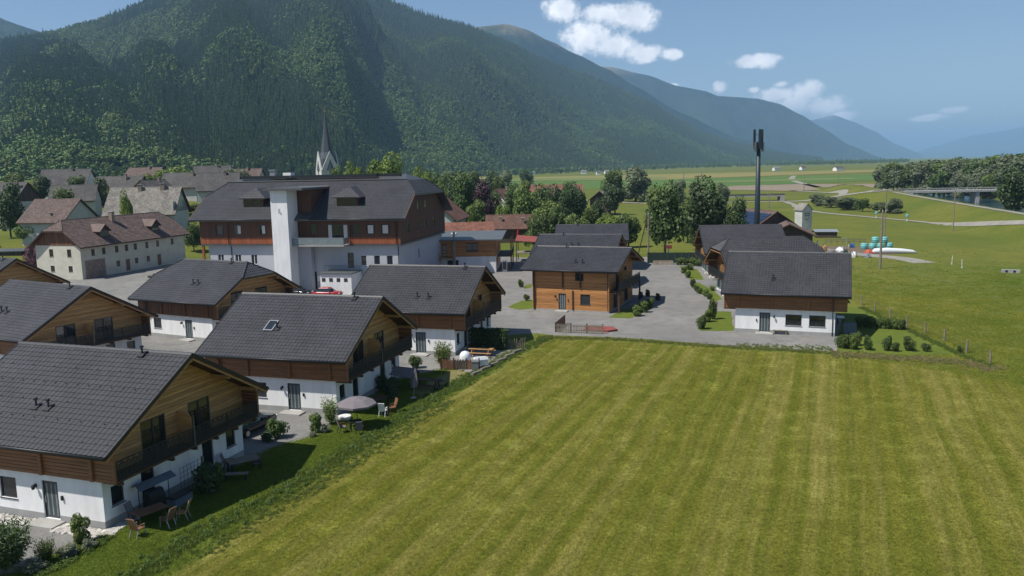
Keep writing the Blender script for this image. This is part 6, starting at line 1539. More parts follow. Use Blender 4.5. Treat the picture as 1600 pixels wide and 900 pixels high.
# near chalet garden
az0 = R(71)
table_('garden_table', 'reddish wooden garden table by the nearest chalet wall', 236, 816, R(52), 1.7, .95, 'wood_teak', 'metal_dark')
chair_proto('garden_chair', 'wooden folding armchair at the near end of the reddish garden table', 216, 838, R(160), 'wood_teak', 'metal_light')
chair_proto('garden_chair', 'brown armchair on the lawn side of the reddish garden table', 262, 823, R(-110), 'wood_teak', 'metal_light')
chair_proto('garden_chair', 'pale armchair at the far end of the reddish garden table', 286, 812, R(-85), 'wood_pale', 'metal_light')
chair_proto('garden_chair', 'dark chair between the reddish table and the wall', 212, 816, R(75), 'fabric_grey', 'metal_dark')
bb = thing('covered_grill', 'dark grill cart under a drooping blue-grey canopy by the wall', 'grill', G(243, 796), R(55))
MB().box(-.5,.5,-.3,.3,.15,.85).build('cabinet', M['metal_dark'], bb)
hd_ = MB(); hd_.prism_ax([(-.3,.85),(.3,.85),(.28,1.05),(.15,1.2),(-.15,1.2),(-.28,1.05)], -.45, .45, 'x'); hd_.build('hood', M['metal_dark'], bb)
cv = MB(); cv.solid([[(-1.1,-.55,1.55),(1.1,-.55,1.75),(1.1,0,1.95),(-1.1,0,1.8)],[(-1.1,0,1.8),(1.1,0,1.95),(1.1,.5,1.72),(-1.1,.5,1.5)]], .03); cv.build('canopy', M['fabric_blue'], bb)
for x in (-.9,.9): MB().tube([(x,.0,0),(x,.0,1.8)], .025, 6).build('pole', M['metal_dark'], bb)
for x in (-.4,.4): MB().tube([(x,-.25,.12),(x,-.18,.12)], .11, 10).build('wheel', M['rubber'], bb)
cl = thing('crate', 'dark storage box against the white wall beyond the grill', 'box', G(282, 786), R(71)); MB().box(-.7,.7,-.3,.3,0,.5).build('box_body', M['fabric_blue'], cl); MB().box(-.74,.74,-.34,.34,.5,.58).build('lid', M['metal_dark'], cl)
tl = thing('trellis', 'thin dark wire trellis with climbing stems at the wall', 'trellis', G(301, 766), R(71))
for k in range(7): MB().tube([(-.9+k*.3,0,0),(-.9+k*.3,0,1.7)], .012, 5).build('upright', M['metal_dark'], tl)
for k in range(6): MB().tube([(-.95,0,.3+k*.27),(.95,0,.3+k*.27)], .01, 5).build('cross_bar', M['metal_dark'], tl)
MB().box(.95,1.07,-.06,.06,0,1.75).build('post', M['wood_grey'], tl)
table_('garden_table', 'grey slatted table at the far end of the nearest chalet', 381, 735, R(35), 1.9, 1.0, 'wood_grey', 'metal_dark')
chair_proto('garden_chair', 'dark chair right of the grey slatted table', 402, 733, R(-80), 'fabric_grey', 'metal_dark')
chair_proto('garden_chair', 'dark chair left of the grey slatted table', 358, 734, R(100), 'fabric_grey', 'metal_dark')
bn = thing('bench', 'low backless bench on the lawn by the grey slatted table', 'bench', G(369, 750), R(5))
for k in range(3): MB().box(-.75,.75,-.2+k*.135,-.075+k*.135,.4,.44).build('slat', M['wood_grey'], bn)
for x in (-.6,.6): MB().box(x-.04,x+.04,-.17,.17,0,.4).build('leg', M['metal_dark'], bn)
# parasol lawn
parasol('open grey parasol on the lawn in front of the second chalet', 559, 668, 2.35, 1.45, 'fabric_grey')
table_('bistro_table', 'small dark table under the open grey parasol', 556, 672, R(20), .9, .8, 'metal_dark', 'metal_dark', .7, 5)
chair_proto('garden_chair', 'dark chair below the parasol, nearest the field', 562, 680, R(190), 'fabric_grey', 'metal_dark')
chair_proto('garden_chair', 'dark chair below the parasol, towards the chalet door', 536, 676, R(120), 'fabric_grey', 'metal_dark')
tb = thing('paddling_tub', 'white round tub by the corner of the parasol chalet', 'tub', G(539, 655))
MB().lathe([(.42,0),(.47,.14),(.47,.16)], 20).build('lower_ring', M['white_plastic'], tb); MB().lathe([(.44,.16),(.47,.18),(.47,.28),(.4,.3)], 20).build('upper_ring', M['white_plastic'], tb)
table_('garden_table', 'dark brown table in the shade by the climbing bush', 592, 636, R(60), 1.6, .9, 'wood_dark', 'metal_dark')
chair_proto('plastic_chair', 'white plastic chair in sun at the dark brown table', 599, 650, R(170), 'white_plastic', 'white_plastic')
chair_proto('garden_chair', 'brown wooden armchair right of the white plastic chair', 613, 645, R(-60), 'wood_teak', 'wood_teak')
folded('closed grey-pink parasol leaning in the shade of the second chalet', 646, 622, 2.5, 'fabric_grey', (.25,.1))
tp = thing('covered_pile', 'dark grey tarpaulin over furniture beside the closed parasol', 'tarpaulin', G(634, 606), R(-17))
tm_ = MB(); tm_.solid([[(-1.1,-.8,1.3),(1.1,-.8,1.1),(1.0,.1,1.75),(-1.0,.1,1.85)],[(-1.0,.1,1.85),(1.0,.1,1.75),(1.1,.8,1.1),(-1.1,.8,1.25)]], .04); tm_.build('tarpaulin', M['fabric_grey'], tp)
for x in (-.95,.95):
    for y in (-.7,.7): MB().tube([(x,y,0),(x,y,1.2)], .025, 6).build('pole', M['metal_dark'], tp)
picnic('dark picnic table in the shade behind the closed parasol', 668, 606, R(-15), 'wood_dark')
# picnic terrace
dk = [P2(712,577), P2(735,583), P2(812,547), P2(775,533), P2(745,535), P2(711,557)]
MB().prism(list(reversed(dk)) if False else dk, 0.012, .05).build('terrace', M['paving'], None, kind='structure')
picnic('pale picnic table on the paved terrace', 752, 556, R(-16), 'wood_pale', .05)
for i, (px, py, lb) in enumerate(((727,566,'white rounded cover over a grill on the terrace, left one'),(751,574,'white cover over a garden seat on the terrace, right one'))):
    c_ = thing('white_cover', lb, 'cover', G(px, py, .05), R(20*i))
    if i == 0: MB().lathe([(.48,0),(.55,.35),(.52,.75),(.36,1.0),(.1,1.1)], 14).build('cover', M['wrap_white'], c_, True)
    else: MB().prism_ax([(-.35,.25),(.35,.25),(.42,.75),(.3,.95),(0,.8),(-.3,1.05),(-.42,.8)], -.62, .62, 'x').build('cover', M['wrap_white'], c_)
    for x in (-.3,.3):
        for y in (-.25,.25): MB().box(x-.03,x+.03,y-.03,y+.03,0,.3).build('foot', M['metal_dark'], c_)
bi = thing('grey_bin', 'small grey-green bin at the end of the wicker fence', 'bin', G(743, 578, .05)); MB().prism_ax([(-.28,0),(.28,0),(.33,.8),(-.33,.8)], -.3, .3, 'x').build('body', M['grey_paint'], bi); MB().box(-.34,.34,-.36,.36,.8,.88).build('lid', M['grey_paint'], bi)
wf = thing('wicker_fence', 'short brown wicker fence in front of the terrace', 'fence', G(719, 578), R(-8))
for k in range(4): MB().box(-1.8+k*1.2-.05,-1.8+k*1.2+.05,-.05,.05,0,1.15).build('post', M['wood_dark'], wf)
for k in range(3):
    wk = MB()
    for i in range(16): wk.box(-1.74+k*1.2+i*.067,-1.74+k*1.2+i*.067+.06,-.02+(.015 if i % 2 else 0),.01+(.015 if i % 2 else 0),.08,.95+.08*math.sin(i*1.7))
    wk.build('wicker_panel', M['wood_teak' if k != 1 else 'wood_old'], wf, kind='stuff')
df = thing('stake_fence', 'grey split-wood stake fence at the far end of the terrace', 'fence', G(800, 545), R(-20)); rs = random.Random(2)
for k in range(15): x = -1.3+k*.19; MB().beam((x,rs.uniform(-.05,.05),0),(x+rs.uniform(-.08,.08),0,rs.uniform(.8,1.3)),.1,.05).build('stake', M['wood_grey'], df)
MB().beam((-1.4,.07,.5),(1.5,.07,.55),.05,.08).build('rail', M['wood_grey'], df)
for i, (px, py) in enumerate(((745,585),(758,578),(770,572),(783,565),(795,558),(808,551))):
    lg = MB(); lg.tube([(-.75,0,.16),(-.2,.03,.17),(.75,-.02,.15)], [.15,.16,.14], 9); lg.build('edging_log', M['wood_grey'], None, loc=G(px, py), rz=R(58), label='grey log edging the terrace, %s from the wicker fence' % ordn[i], cat='log', group='logs edging the terrace')
rs = random.Random(6)
rkm = []
for k in range(3):
    m = MB(); bm = bmesh.new(); bmesh.ops.create_icosphere(bm, subdivisions=2, radius=.2)
    for v in bm.verts: v.co *= 1 + .35*mnoise.noise(v.co*6 + Vector((k*5,0,0))); v.co.z *= .65
    me = bpy.data.meshes.new('boulder'); bm.to_mesh(me); bm.free(); me.materials.append(M['rock']); rkm.append(me)
for i in range(12):
    px, py = 785 + i*3.2, 560 - i*1.4 + rs.uniform(-2,2); link('boulder', rkm[i % 3], None, G(px, py), rs.random()*6, label='pale boulder, %s from the left beside the terrace logs' % ordn[i], cat='stone', group='stones beside the terrace')
# pebble strip along the nearest chalet
pb = MB(); rs = random.Random(9)
A0 = Vector((-21.73, 41.08, 0)); dlA = Vector((math.cos(R(-19.1)), math.sin(R(-19.1)), 0)); dgA = Vector((-dlA.y, dlA.x, 0))
def pebble(c, r):
    n = 6; b = len(pb.v); ph = rs.random()*6
    for z, q in ((0,1.0),(.45*r,.85)):
        for k in range(n): a = ph+6.283*k/n; pb.v.append((c.x+q*r*math.cos(a)*rs.uniform(.8,1.15), c.y+q*r*math.sin(a)*rs.uniform(.8,1.15), c.z+z))
    pb.f += [(b+k,b+(k+1)%n,b+n+(k+1)%n,b+n+k) for k in range(n)] + [tuple(b+n+k for k in range(n))]
for i in range(2600):
    if rs.random() < .7: u, w = rs.uniform(-9, .9), rs.uniform(.05,.85)+.25*rs.random(); c = A0 + dlA*u - dgA*w
    else: c = A0 + dlA*rs.uniform(.05,.7) + dgA*rs.uniform(-.9,3.5)
    if -4.45 < (c-A0).dot(dlA) < -2.75 and (c-A0).dot(dgA) < 0: continue
    c.z = .01; pebble(c, rs.uniform(.05,.12))
pb.build('pebble_strip', M['pebble'], None, kind='stuff', label='pale round pebbles along the base of the nearest chalet')
# ---------------------------------------------------------------- cars
def car(label, p, rz, paint, L=4.3, W=1.76, H=1.45):
    o = thing('parked_car', label, 'car', p, rz)
    sec = [(-L/2,.45,.62,.70),(-L/2+.12,.3,.80,.80),(-L*.28,.26,.86,.88),(-L*.12,.26,.88,.88),(L*.3,.26,.90,.88),(L/2-.15,.3,.84,.82),(L/2,.42,.72,.72)]
    m = MB(); n = 8
    for (x, zb, zt, wf) in sec:
        w = W/2*wf/.88
        m.v += [(x,-w*.86,zb),(x,-w,zb+.12),(x,-w,zt-.12),(x,-w*.86,zt),(x,w*.86,zt),(x,w,zt-.12),(x,w,zb+.12),(x,w*.86,zb)]
    for i in range(len(sec)-1):
        for k in range(n): k2 = (k+1)%n; m.f.append((i*n+k,(i+1)*n+k,(i+1)*n+k2,i*n+k2))
    m.f += [tuple(range(n)), tuple(reversed(range((len(sec)-1)*n, len(sec)*n)))]
    m.build('body', M[paint], o, True)
    def hull(x0,x1,x2,x3,z0,z1,w0,w1): return MB().add([(x0,-w0,z0),(x3,-w0,z0),(x3,w0,z0),(x0,w0,z0),(x1,-w1,z1),(x2,-w1,z1),(x2,w1,z1),(x1,w1,z1)],[(3,2,1,0),(4,5,6,7),(0,1,5,4),(1,2,6,5),(2,3,7,6),(3,0,4,7)])
    hull(-L*.24,-L*.08,L*.24,L*.42,.86,H-.07,W*.455,W*.37).build('windows', M['glass'], o)
    MB().add([(-L*.1,-W*.375,H-.09),(L*.26,-W*.375,H-.09),(L*.26,W*.375,H-.09),(-L*.1,W*.375,H-.09),(-L*.06,-W*.34,H),(L*.22,-W*.34,H),(L*.22,W*.34,H),(-L*.06,W*.34,H)],[(4,5,6,7),(0,1,5,4),(1,2,6,5),(2,3,7,6),(3,0,4,7)]).build('roof', M[paint], o)
    for x in (-L*.32, L*.3):
        for s_ in (-1,1):
            ty = MB().tube([(x,s_*(W/2-.2),.31),(x,s_*(W/2+.01),.31)], .31, 18).build('wheel', M['rubber'], o)
            MB().tube([(x,s_*(W/2+.0),.31),(x,s_*(W/2+.025),.31)], .2, 12).build('rim', M['metal_light'], ty)
    for s_ in (-1,1):
        MB().obox((-L/2+.06,s_*W*.36,.66),(.06,0,0),(0,.2,0),(0,0,.07)).build('headlight', M['white_plastic'], o); MB().obox((L/2-.07,s_*W*.38,.72),(.06,0,0),(0,.16,0),(0,0,.08)).build('tail_light', M['red_paint'], o)
        MB().obox((-L*.14,s_*(W/2+.1),.95),(.07,0,0),(0,.1,0),(0,0,.06)).build('mirror', M[paint], o)
    return o
car('black car parked between the two nearest chalets', G(389, 676) + Vector((0,.3,0)), R(-112), 'black_paint')
car('red car parked in front of the hotel entrance', Vector((-27.2, 119.5, 0)), R(170), 'red_paint')
car('dark car parked left of the red car at the hotel', Vector((-32.0, 121.0, 0)), R(165), 'black_paint')
car('blue car half hidden behind the purple shrub, far left', Vector((-98, 163, 0)), R(20), 'blue_paint')
# ---------------------------------------------------------------- fence, red cover, yard things
pf = thing('picket_fence', 'low weathered picket fence at the edge of the field', 'fence', G(868, 519), 0)
a0, a1 = G(868, 519), G(942, 522); dr = (a1-a0); ln = dr.length; dr.normalize()
for z_ in (.3,.78): MB().beam(dr*0 + Vector((0,0,z_)), dr*ln + Vector((0,0,z_)), .04, .09).build('rail', M['wood_grey'], pf)
for k in range(30): q = dr*(ln*k/29); MB().obox(q + Vector((dr.y,-dr.x,0))*.035 + Vector((0,0,.5)), dr*.045, Vector((-dr.y,dr.x,0))*.012, Vector((0,0,.5))).build('picket', M['wood_grey'], pf)
for k in range(4): q = dr*(ln*k/3); MB().box(q.x-.06,q.x+.06,q.y+.03,q.y+.15,0,1.1).build('post', M['wood_dark'], pf)
b1 = G(883, 506) - a0; d2 = b1.normalized(); l2 = b1.length
for k in range(22): q = d2*(l2*k/21); MB().obox(q + Vector((0,0,.55)), d2*.07, Vector((-d2.y,d2.x,0))*.012, Vector((0,0,.55))).build('board', M['wood_dark'], pf)
rc = thing('red_cover', 'flat red-brown tarpaulin over a low sandpit behind the pickets', 'tarpaulin', G(938, 516), R(-20))
MB().solid([[(-1.7,-1.0,.2),(1.1,-1.0,.22),(2.0,-.1,.25),(1.2,1.0,.3),(-1.9,1.0,.28)]], .2).build('cover', M['red_tarp'], rc)
be = thing('bench', 'low wooden bench against the white wall right of the door', 'bench', G(1219, 522.5), R(-20.9))
MB().box(-.75,.75,-.2,.2,.42,.47).build('seat', M['wood_grey'], be)
for x in (-.6,.6): MB().box(x-.05,x+.05,-.17,.17,0,.42).build('leg', M['wood_grey'], be)
rb_ = thing('covered_grill', 'blue-grey covered object on the lawn right of the white chalet', 'cover', G(1327, 521), R(-15))
MB().prism_ax([(-.5,.05),(.5,.05),(.4,.9),(.1,1.2),(-.3,1.15)], -.65, .65, 'x').build('cover', M['fabric_blue'], rb_); MB().box(-.6,.6,-.45,.45,0,.06).build('base', M['metal_dark'], rb_)
tb2 = table_('garden_table', 'white garden table in shade behind the white chalet gable', 1313, 505, R(70), 1.4, .8, 'white_paint', 'metal_dark')
for i, (px, py, m_) in enumerate(((1001,466,'metal_dark'),(1012,463,'metal_dark'),(1028,469,'rubber'))):
    t = thing('planter', ['dark planter nearest the log chalet terrace','tall dark planter in the log chalet shadow','round dark pot on the gravel right of the log chalet'][i], 'planter', G(px, py)); MB().lathe([(.22,0),(.32,.1),(.36,.55),(.3,.58)], 10).build('pot', M[m_], t); link('foliage', SH['green'][1], t, (0,0,.45)).scale = (.45,.45,.45)
# wire fence with wooden posts
FP = [(1324,467),(1346,477),(1367,487),(1391,497),(1417,511),(1445,521),(1475,533),(1510,551),(1547,569)]
wf_ = thing('wire_fence', 'wire fence on weathered wooden posts dividing lawn and meadow', 'fence', (0,0,0)); rs = random.Random(3); tops = []
for px, py in FP:
    p = G(px, py); ln_ = Vector((rs.uniform(-.06,.06), rs.uniform(-.06,.06), 1.25)); MB().tube([p - Vector((0,0,.2)), p + ln_], [.1,.085], 7).build('post', M['wood_grey'], wf_); tops.append(p)
for z_ in (.35,.7,1.05):
    for a, b in zip(tops, tops[1:]): MB().beam(a + Vector((0,0,z_)), b + Vector((0,0,z_)), .012, .012).build('wire', M['metal_grey'], wf_)
# ---------------------------------------------------------------- poles and mast
def pole(label, px, py, top_y, r=.14, arm=0, lean=0, name='utility_pole', d=None):
    p = G(px, py) if d is None else Vector((*at_dist(px, py, d).xy, 0)); zt = at_dist(px, top_y, p.y).z
    o = thing(name, label, 'pole', (p.x, p.y, terrain(p.x, p.y)), 0, 'utility poles')
    MB().tube([(0,0,-.5),(lean,0,zt)], [r*1.15,r*.75], 8).build('shaft', M['wood_grey'], o)
    for k in range(arm): MB().beam((lean-.9,0,zt-.4-.7*k),(lean+.9,0,zt-.4-.7*k),.1,.1).build('cross_arm', M['wood_grey'], o)
    for k in (-.6,.0,.6): MB().lathe([(.05,0),(.07,.08),(.04,.16)], 6, (lean+k, 0, zt-.34 if arm else zt)).build('insulator', M['white_plastic'], o)
    return p, zt
pole('pale utility pole with a brace behind the log chalets', 1013, 407, 334, .17)
q = G(1013, 407); br_ = thing('pole_brace', 'dark leaning brace pole beside the pale utility pole', 'pole', q + Vector((-.9,.8,0)), 0); MB().tube([(-1.2,0,0),(.7,-.6,8.3)], .1, 7).build('shaft', M['wood_dark'], br_); MB().beam((.0,-.4,5.3),(1.0,-.9,5.3),.08,.08).build('tie', M['wood_dark'], br_)
pole('thick wooden pole standing in the meadow by the silage bales', 1375, 420, 330, .19)
pole('taller thin pole just behind the thick meadow pole', 1382, 372, 297, .13)
pole('slim pole beside the gravel path at the right', 1489, 361, 296, .13)
pole('power pole with cross arms in the far fields, left one', 1068, 297, 268, .28, 2); pole('second far power pole right of the first one', 1096, 293, 270, .28, 2)
pole('thin far pole beyond the brown ploughed field', 1256, 299, 272, .2, 0); pole('far pole beside the dark far barn', 1309, 293, 268, .2, 0)
pole('short dark post near the second bridge', 1201, 325, 304, .2)
ms = thing('mobile_mast', 'tall dark blue-grey mobile phone mast with antennas on top', 'mast', (45.2, 150.5, 0))
MB().tube([(0,0,0),(0,0,10),(0,0,21.2)], [.62,.48,.33], 20).build('shaft', M['mast_blue'], ms, True)
for k in range(3):
    a = R(30+120*k); c = Vector((.75*math.cos(a), .75*math.sin(a), 22.4)); MB().obox(c, Vector((-math.sin(a),math.cos(a),0))*.22, Vector((math.cos(a),math.sin(a),0))*.13, Vector((0,0,1.75))).build('antenna', M['mast_blue'], ms)
    MB().beam((0,0,21.6),(c.x,c.y,21.6),.08,.08).build('bracket', M['mast_blue'], ms); MB().beam((0,0,23.2),(c.x,c.y,23.2),.08,.08).build('bracket', M['mast_blue'], ms)
    a += R(60); c = Vector((.7*math.cos(a), .7*math.sin(a), 21.4)); MB().obox(c, Vector((-math.sin(a),math.cos(a),0))*.28, Vector((math.cos(a),math.sin(a),0))*.18, Vector((0,0,.5))).build('radio_unit', M['metal_grey'], ms)
    c.z = 20.6; MB().obox(c*1.0, Vector((-math.sin(a),math.cos(a),0))*.25, Vector((math.cos(a),math.sin(a),0))*.16, Vector((0,0,.4))).build('radio_unit', M['metal_grey'], ms)
MB().tube([(0,0,21),(0,0,24.0)], .09, 8).build('top_tube', M['mast_blue'], ms)
for k in range(2): MB().tube([(-.95+.3*k,.1,21.3),(-.95+.3*k,.1,24.2)], .05, 6).build('rod_antenna', M['mast_blue'], ms)
# dark net fence and yard end
nf = thing('net_fence', 'dark green net fence at the back of the yard', 'fence', (0,0,0))
na, nb = G(1012, 411), G(1098, 411); n_ = 9
for k in range(n_): p = na.lerp(nb, k/(n_-1)); MB().tube([p, p + Vector((0,0,2.6 if k % 4 == 3 else 2.1))], .07, 7).build('post', M['metal_grey'], nf)
for k in range(n_-1):
    p, q = na.lerp(nb, k/(n_-1)), na.lerp(nb, (k+1)/(n_-1)); MB().beam(p + Vector((0,.0,1.0)), q + Vector((0,.0,1.0)), .03, 1.95).build('net_panel', M['net_green'], nf)
sg = thing('red_sign', 'red sign box on a post in front of the net fence', 'sign', G(1045, 409)); MB().box(-.05,.05,-.05,.05,0,3.0).build('post', M['metal_light'], sg); MB().box(-.55,.55,-.12,.12,2.5,3.15).build('panel', M['red_tarp'], sg)
tg = thing('wood_trough', 'wooden bed of soil at the end of the yard', 'planter', G(1036, 413), R(-5)); MB().prism_ax([(-.8,0),(.8,0),(.6,.6),(-.6,.6)], -1.8, 1.8, 'x').build('sides', M['wood_grey'], tg); MB().box(-1.6,1.6,-.5,.5,.6,.68).build('soil', M['soil'], tg)
sd = thing('slide', 'small green playground slide by the right-hand chalets', 'slide', G(1093, 414), R(30)); MB().beam((-1.2,0,.15),(.6,0,1.3),.5,.06).build('chute', M['slide_green'], sd); MB().box(.6,1.0,-.25,.25,0,1.3).build('ladder', M['wood_grey'], sd)
# ---------------------------------------------------------------- farm corner at the right
def bale(label, px, py, z): 
    p = G(px, py); o = thing('silage_bale', label, 'silage bale', (p.x, p.y, z), random.random()*3, 'wrapped silage bales'); m = MB().lathe([(.5,0),(.66,.06),(.7,.2),(.7,1.0),(.66,1.14),(.45,1.2)], 18); m.build('wrap', M['wrap_teal'], o, True); MB().lathe([(.71,.45),(.715,.6),(.71,.75)], 18).build('film_band', M['wrap_teal'], o, True)
for i, (px, py, z, lb) in enumerate(((1350,389,0,'leftmost turquoise silage bale on the ground'),(1363,389,0,'turquoise silage bale on the ground, second from the left'),(1376,389,0,'turquoise silage bale on the ground, third from the left'),(1389,388,0,'rightmost turquoise silage bale on the ground'),(1367,388,1.2,'left upper turquoise silage bale on top of the stack'),(1381,388,1.2,'right upper turquoise silage bale on top of the stack'))): bale(lb, px, py, z)
sb = thing('silage_bag', 'long white silage tube lying on the grass beside the bales', 'silage bag', G(1398, 396), R(-8)); m = MB(); m.tube([(-4.2,0,.35),(-3.8,0,.5),(-1.5,.1,.55),(1.2,.05,.48),(3.2,-.1,.35),(4.2,-.2,.12)], [.2,.52,.58,.5,.36,.1], 14); m.build('tube', M['wrap_white'], sb, True)
ot = thing('orange_tarp', 'bright orange-red tarpaulin heap left of the white tube', 'tarpaulin', G(1358, 396), R(10)); m = MB().lathe([(1.1,0),(.9,.4),(.45,.75),(.1,.85)], 9); m.v = [(x*1.0,y*.7,z) for x,y,z in m.v]; m.build('sheet', M['orange_tarp'], ot)
rs = random.Random(14); SC = [('grey_tarp','grey sheet over farm equipment behind the right chalet','fabric_grey',1300,397,1.5,.9),('yellow_machine','yellowish farm implement behind the right chalet roof','wood_pale',1288,393,1.2,1.3),('pale_sheet','pale plastic sheet heap among the farm clutter','wrap_white',1312,393,1.6,.9),('blue_barrel','blue container near the silage bales','blue_paint',1331,387,.9,1.0),('white_tank','small white tank at the edge of the farm clutter','white_plastic',1334,402,1.1,1.1),('green_heap','dark green heap among the farm clutter','net_green',1322,397,.9,.8),('grey_trailer','low grey trailer left of the meadow pole','grey_paint',1354,402,1.7,.8)]
for (nm, lb, mt, px, py, w_, h_) in SC:
    o = thing(nm, lb, 'farm clutter', G(px, py), rs.random()*3); m = MB().lathe([(w_*.55,0),(w_*.6,h_*.4),(w_*.4,h_*.85),(w_*.12,h_)], 7); m.v = [(x*rs.uniform(.8,1.3),y*rs.uniform(.6,1),z*rs.uniform(.8,1.1)) for x,y,z in m.v]; m.build('body', M[mt], o)
    for k in range(3): MB().beam((rs.uniform(-.8,.8),rs.uniform(-.8,.8),0),(rs.uniform(-.9,.9),rs.uniform(-.9,.9),h_*rs.uniform(.6,1.3)),.09,.09).build('strut', M['metal_grey' if k else 'wood_grey'], o)
gt = thing('gallows_frame', 'slim pale pole frame among the farm clutter', 'frame', G(1322, 396)); MB().tube([(0,0,0),(0,0,3.2)], .06, 6).build('upright', M['metal_light'], gt); MB().beam((0,0,3.1),(-.9,0,3.0),.07,.07).build('arm', M['metal_light'], gt)
ls = thing('low_shed', 'long low shed with pale metal roof beside the farm barn', 'shed', G(1290, 371), R(-12)); MB().box(-2.4,2.4,-1.2,1.2,0,1.5).build('wall', M['wood_old'], ls); MB().solid([[(-2.7,-1.5,1.5),(2.7,-1.5,1.5),(2.7,1.5,1.9),(-2.7,1.5,1.9)]], .08).build('roof', M['metal_light'], ls)
rf_ = thing('paddock_rail', 'long low wooden rail fence behind the farm clutter', 'fence', G(1290, 382)); ra, rbb = G(1290,382), G(1352,381)
for k in range(8): p = ra.lerp(rbb, k/7) - ra; MB().box(p.x-.06,p.x+.06,p.y-.06,p.y+.06,0,1.15).build('post', M['wood_grey'], rf_)
for z_ in (.55,1.0): MB().beam(Vector((0,0,z_)), rbb-ra+Vector((0,0,z_)), .06, .14).build('rail', M['wood_grey'], rf_)
cu = thing('culvert', 'pale concrete culvert with two dark pipes in the meadow', 'culvert', G(1579, 426), R(-25)); MB().obox((0,0,.25),(1.3,0,0),(0,.3,0),(0,0,.25)).build('headwall', M['plinth'], cu)
for x in (-.6,.5): MB().tube([(x,-.33,.25),(x,-.29,.25)], .2, 12).build('pipe', M['rubber'], cu)
for i, (px, py) in enumerate(((1487,413),(1503,419))): o = thing('marker_stake', 'thin white stake in the meadow, %s one' % ('left','right')[i], 'stake', G(px, py)); MB().tube([(0,0,0),(.08*(1-2*i),0,1.5)], .045, 6).build('stake', M['white_paint'], o); MB().box(-.09,.09,-.09,.09,0,.12).build('foot', M['white_paint'], o)
for i, (px, py) in enumerate(((1369,341),(1417,346))):
    o = thing('path_sign', ['round teal sign by the path, nearer the dyke bushes','round teal sign by the bend of the path'][i], 'sign', G(px, py)); MB().tube([(0,0,0),(0,0,1.4)], .09, 7).build('post', M['white_paint'], o); MB().lathe([(.2,1.2),(.4,1.35),(.42,1.9),(.2,2.1)], 12).build('panel', M['wrap_teal'], o)
# bridges
bg_ = thing('road_bridge', 'pale concrete road bridge over the river', 'bridge', (171, 369, 0), R(-2))
MB().box(0,82,-3.2,3.2,2.9,3.75).build('deck', M['concrete'], bg_)
for y in (-3.2,3.2): 
    MB().box(0,82,y-.12,y+.12,4.55,4.7).build('hand_rail', M['concrete'], bg_); m = MB()
    for k in range(60): m.box(k*82/59-.04,k*82/59+.04,y-.04,y+.04,3.75,4.55)
    m.build('railing_bars', M['metal_light'], bg_, kind='stuff')
for x in (36.5,): MB().prism([(x-.8,-2.6),(x+.8,-2.6),(x+.8,2.6),(x-.8,2.6)], -3.2, 2.9).build('pier', M['concrete'], bg_)
MB().box(-1.5,2.5,-3.6,3.6,-1,2.89).build('abutment', M['concrete'], bg_)
b2 = thing('small_bridge', 'small dark bridge carrying the road, left of the mast', 'bridge', (112, 384, 0), R(-4)); MB().box(-16,15,-2.6,2.6,2.0,2.8).build('deck', M['concrete'], b2); MB().box(-16,15,-2.7,-2.6,2.81,3.3).build('parapet', M['metal_grey'], b2)
for x in (-15,14): MB().box(x-1,x+1,-2.7,2.7,-.5,1.99).build('abutment', M['concrete'], b2)
# log pile in the farmyard
for i in range(5):
    lg = MB(); lg.tube([(-3.0+.2*i,0,.2),(2.6-.15*i,0,.2)], .2, 9); o = lg.build('felled_log', M['bark'], None, loc=Vector((-62.5+.1*i, 147.0+.38*(i % 3), .36*(i//3))), rz=R(12), label='bark-covered log, %s of the pile in the farmyard' % ['front left','middle one','rear one','upper front','upper rear'][i], cat='log', group='logs in the farmyard')
bh = thing('wayside_shrine', 'small roofed wooden post at far left in front of the shed', 'post', G(15, 407)); MB().box(-.15,.15,-.15,.15,0,2.2).build('post', M['wood_dark'], bh); MB().solid([[(-.9,-.7,2.2),(.9,-.7,2.2),(.9,0,2.8),(-.9,0,2.8)],[(.9,.7,2.2),(-.9,.7,2.2),(-.9,0,2.8),(.9,0,2.8)]], .08).build('roof', M['tile_grey'], bh)
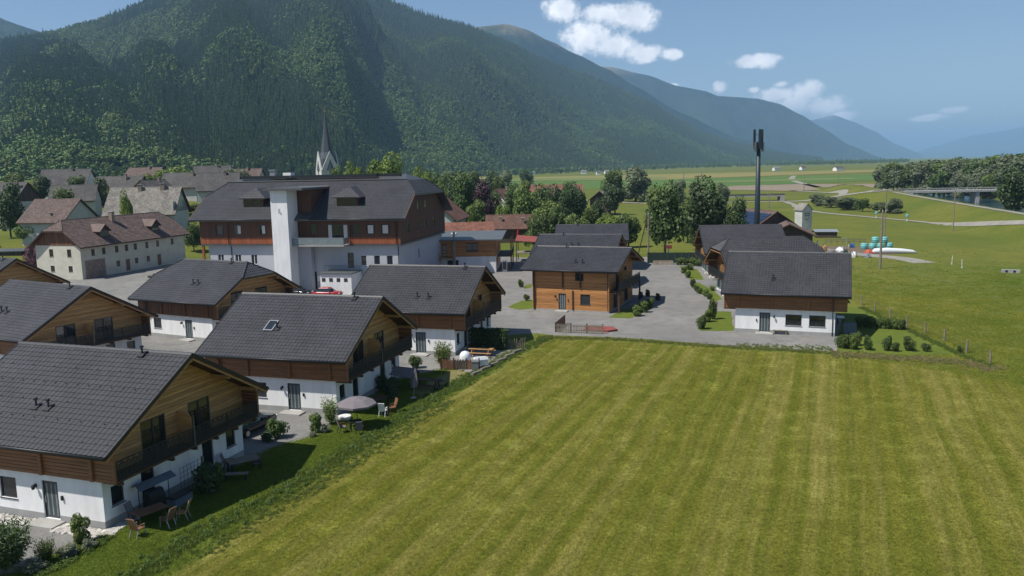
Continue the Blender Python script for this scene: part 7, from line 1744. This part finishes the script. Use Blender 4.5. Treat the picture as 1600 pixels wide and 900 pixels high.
# things at the annex corner
fz = thing('drinks_fridge', 'white glass-door fridge under the annex balcony', 'fridge', G(789, 424), R(-5)); MB().box(-.4,.4,-.35,.35,0,1.9).build('cabinet', M['white_paint'], fz); MB().box(-.32,.32,-.37,-.352,.35,1.75).build('glass_door', M['glass'], fz)
bx_ = thing('blue_bin', 'blue bin against the white annex wall', 'bin', G(766, 425), R(0)); MB().prism_ax([(-.35,0),(.35,0),(.42,1.0),(-.42,1.0)], -.55, .55, 'x').build('body', M['blue_paint'], bx_); MB().box(-.6,.6,-.45,.45,1.0,1.1).build('lid', M['blue_paint'], bx_)
pk = thing('pallet_stack', 'leaning planks and boxes in the dark under the annex', 'planks', G(780, 424), R(0)); MB().beam((-.8,0,0),(-.2,.5,2.6),.5,.06).build('plank', M['wood_pale'], pk); MB().beam((-1.2,0,0),(-.7,.5,2.3),.4,.06).build('plank', M['wood_grey'], pk)
# a person standing by the farm shed, light clothes
pn = thing('person', 'person in pale clothes standing by the farm shed', 'person', G(1277, 389), R(20))
sk_ = bpy.data.meshes.new('body'); V_ = [(0,0,.95),(0,0,1.2),(0,0,1.42),(0,0,1.55),(0,0,1.68),(-.18,0,1.4),(-.26,.02,1.12),(-.24,-.06,.88),(.18,0,1.4),(.26,.02,1.12),(.24,-.06,.88),(-.1,0,.9),(-.11,-.02,.5),(-.11,.02,.06),(-.11,-.12,.03),(.1,0,.9),(.11,-.02,.5),(.11,.02,.06),(.11,-.12,.03)]
E_ = [(0,1),(1,2),(2,3),(3,4),(2,5),(5,6),(6,7),(2,8),(8,9),(9,10),(0,11),(11,12),(12,13),(13,14),(0,15),(15,16),(16,17),(17,18)]
sk_.from_pydata(V_, E_, []); sk_.materials.append(M['cloth_white']); po = link('body', sk_, pn); md = po.modifiers.new('skin', 'SKIN'); po.modifiers.new('sub', 'SUBSURF').levels = 1; po.modifiers['sub'].render_levels = 1
rad = [.15,.14,.16,.06,.1,.065,.05,.035,.065,.05,.035,.1,.075,.05,.04,.1,.075,.05,.04]
for i, r in enumerate(rad): sk_.skin_vertices[0].data[i].radius = (r, r*.8)
sk_.skin_vertices[0].data[0].use_root = True
MB().lathe([(.04,1.58),(.1,1.66),(.1,1.74),(.04,1.8)], 10).build('hair', M['bark'], pn, True)
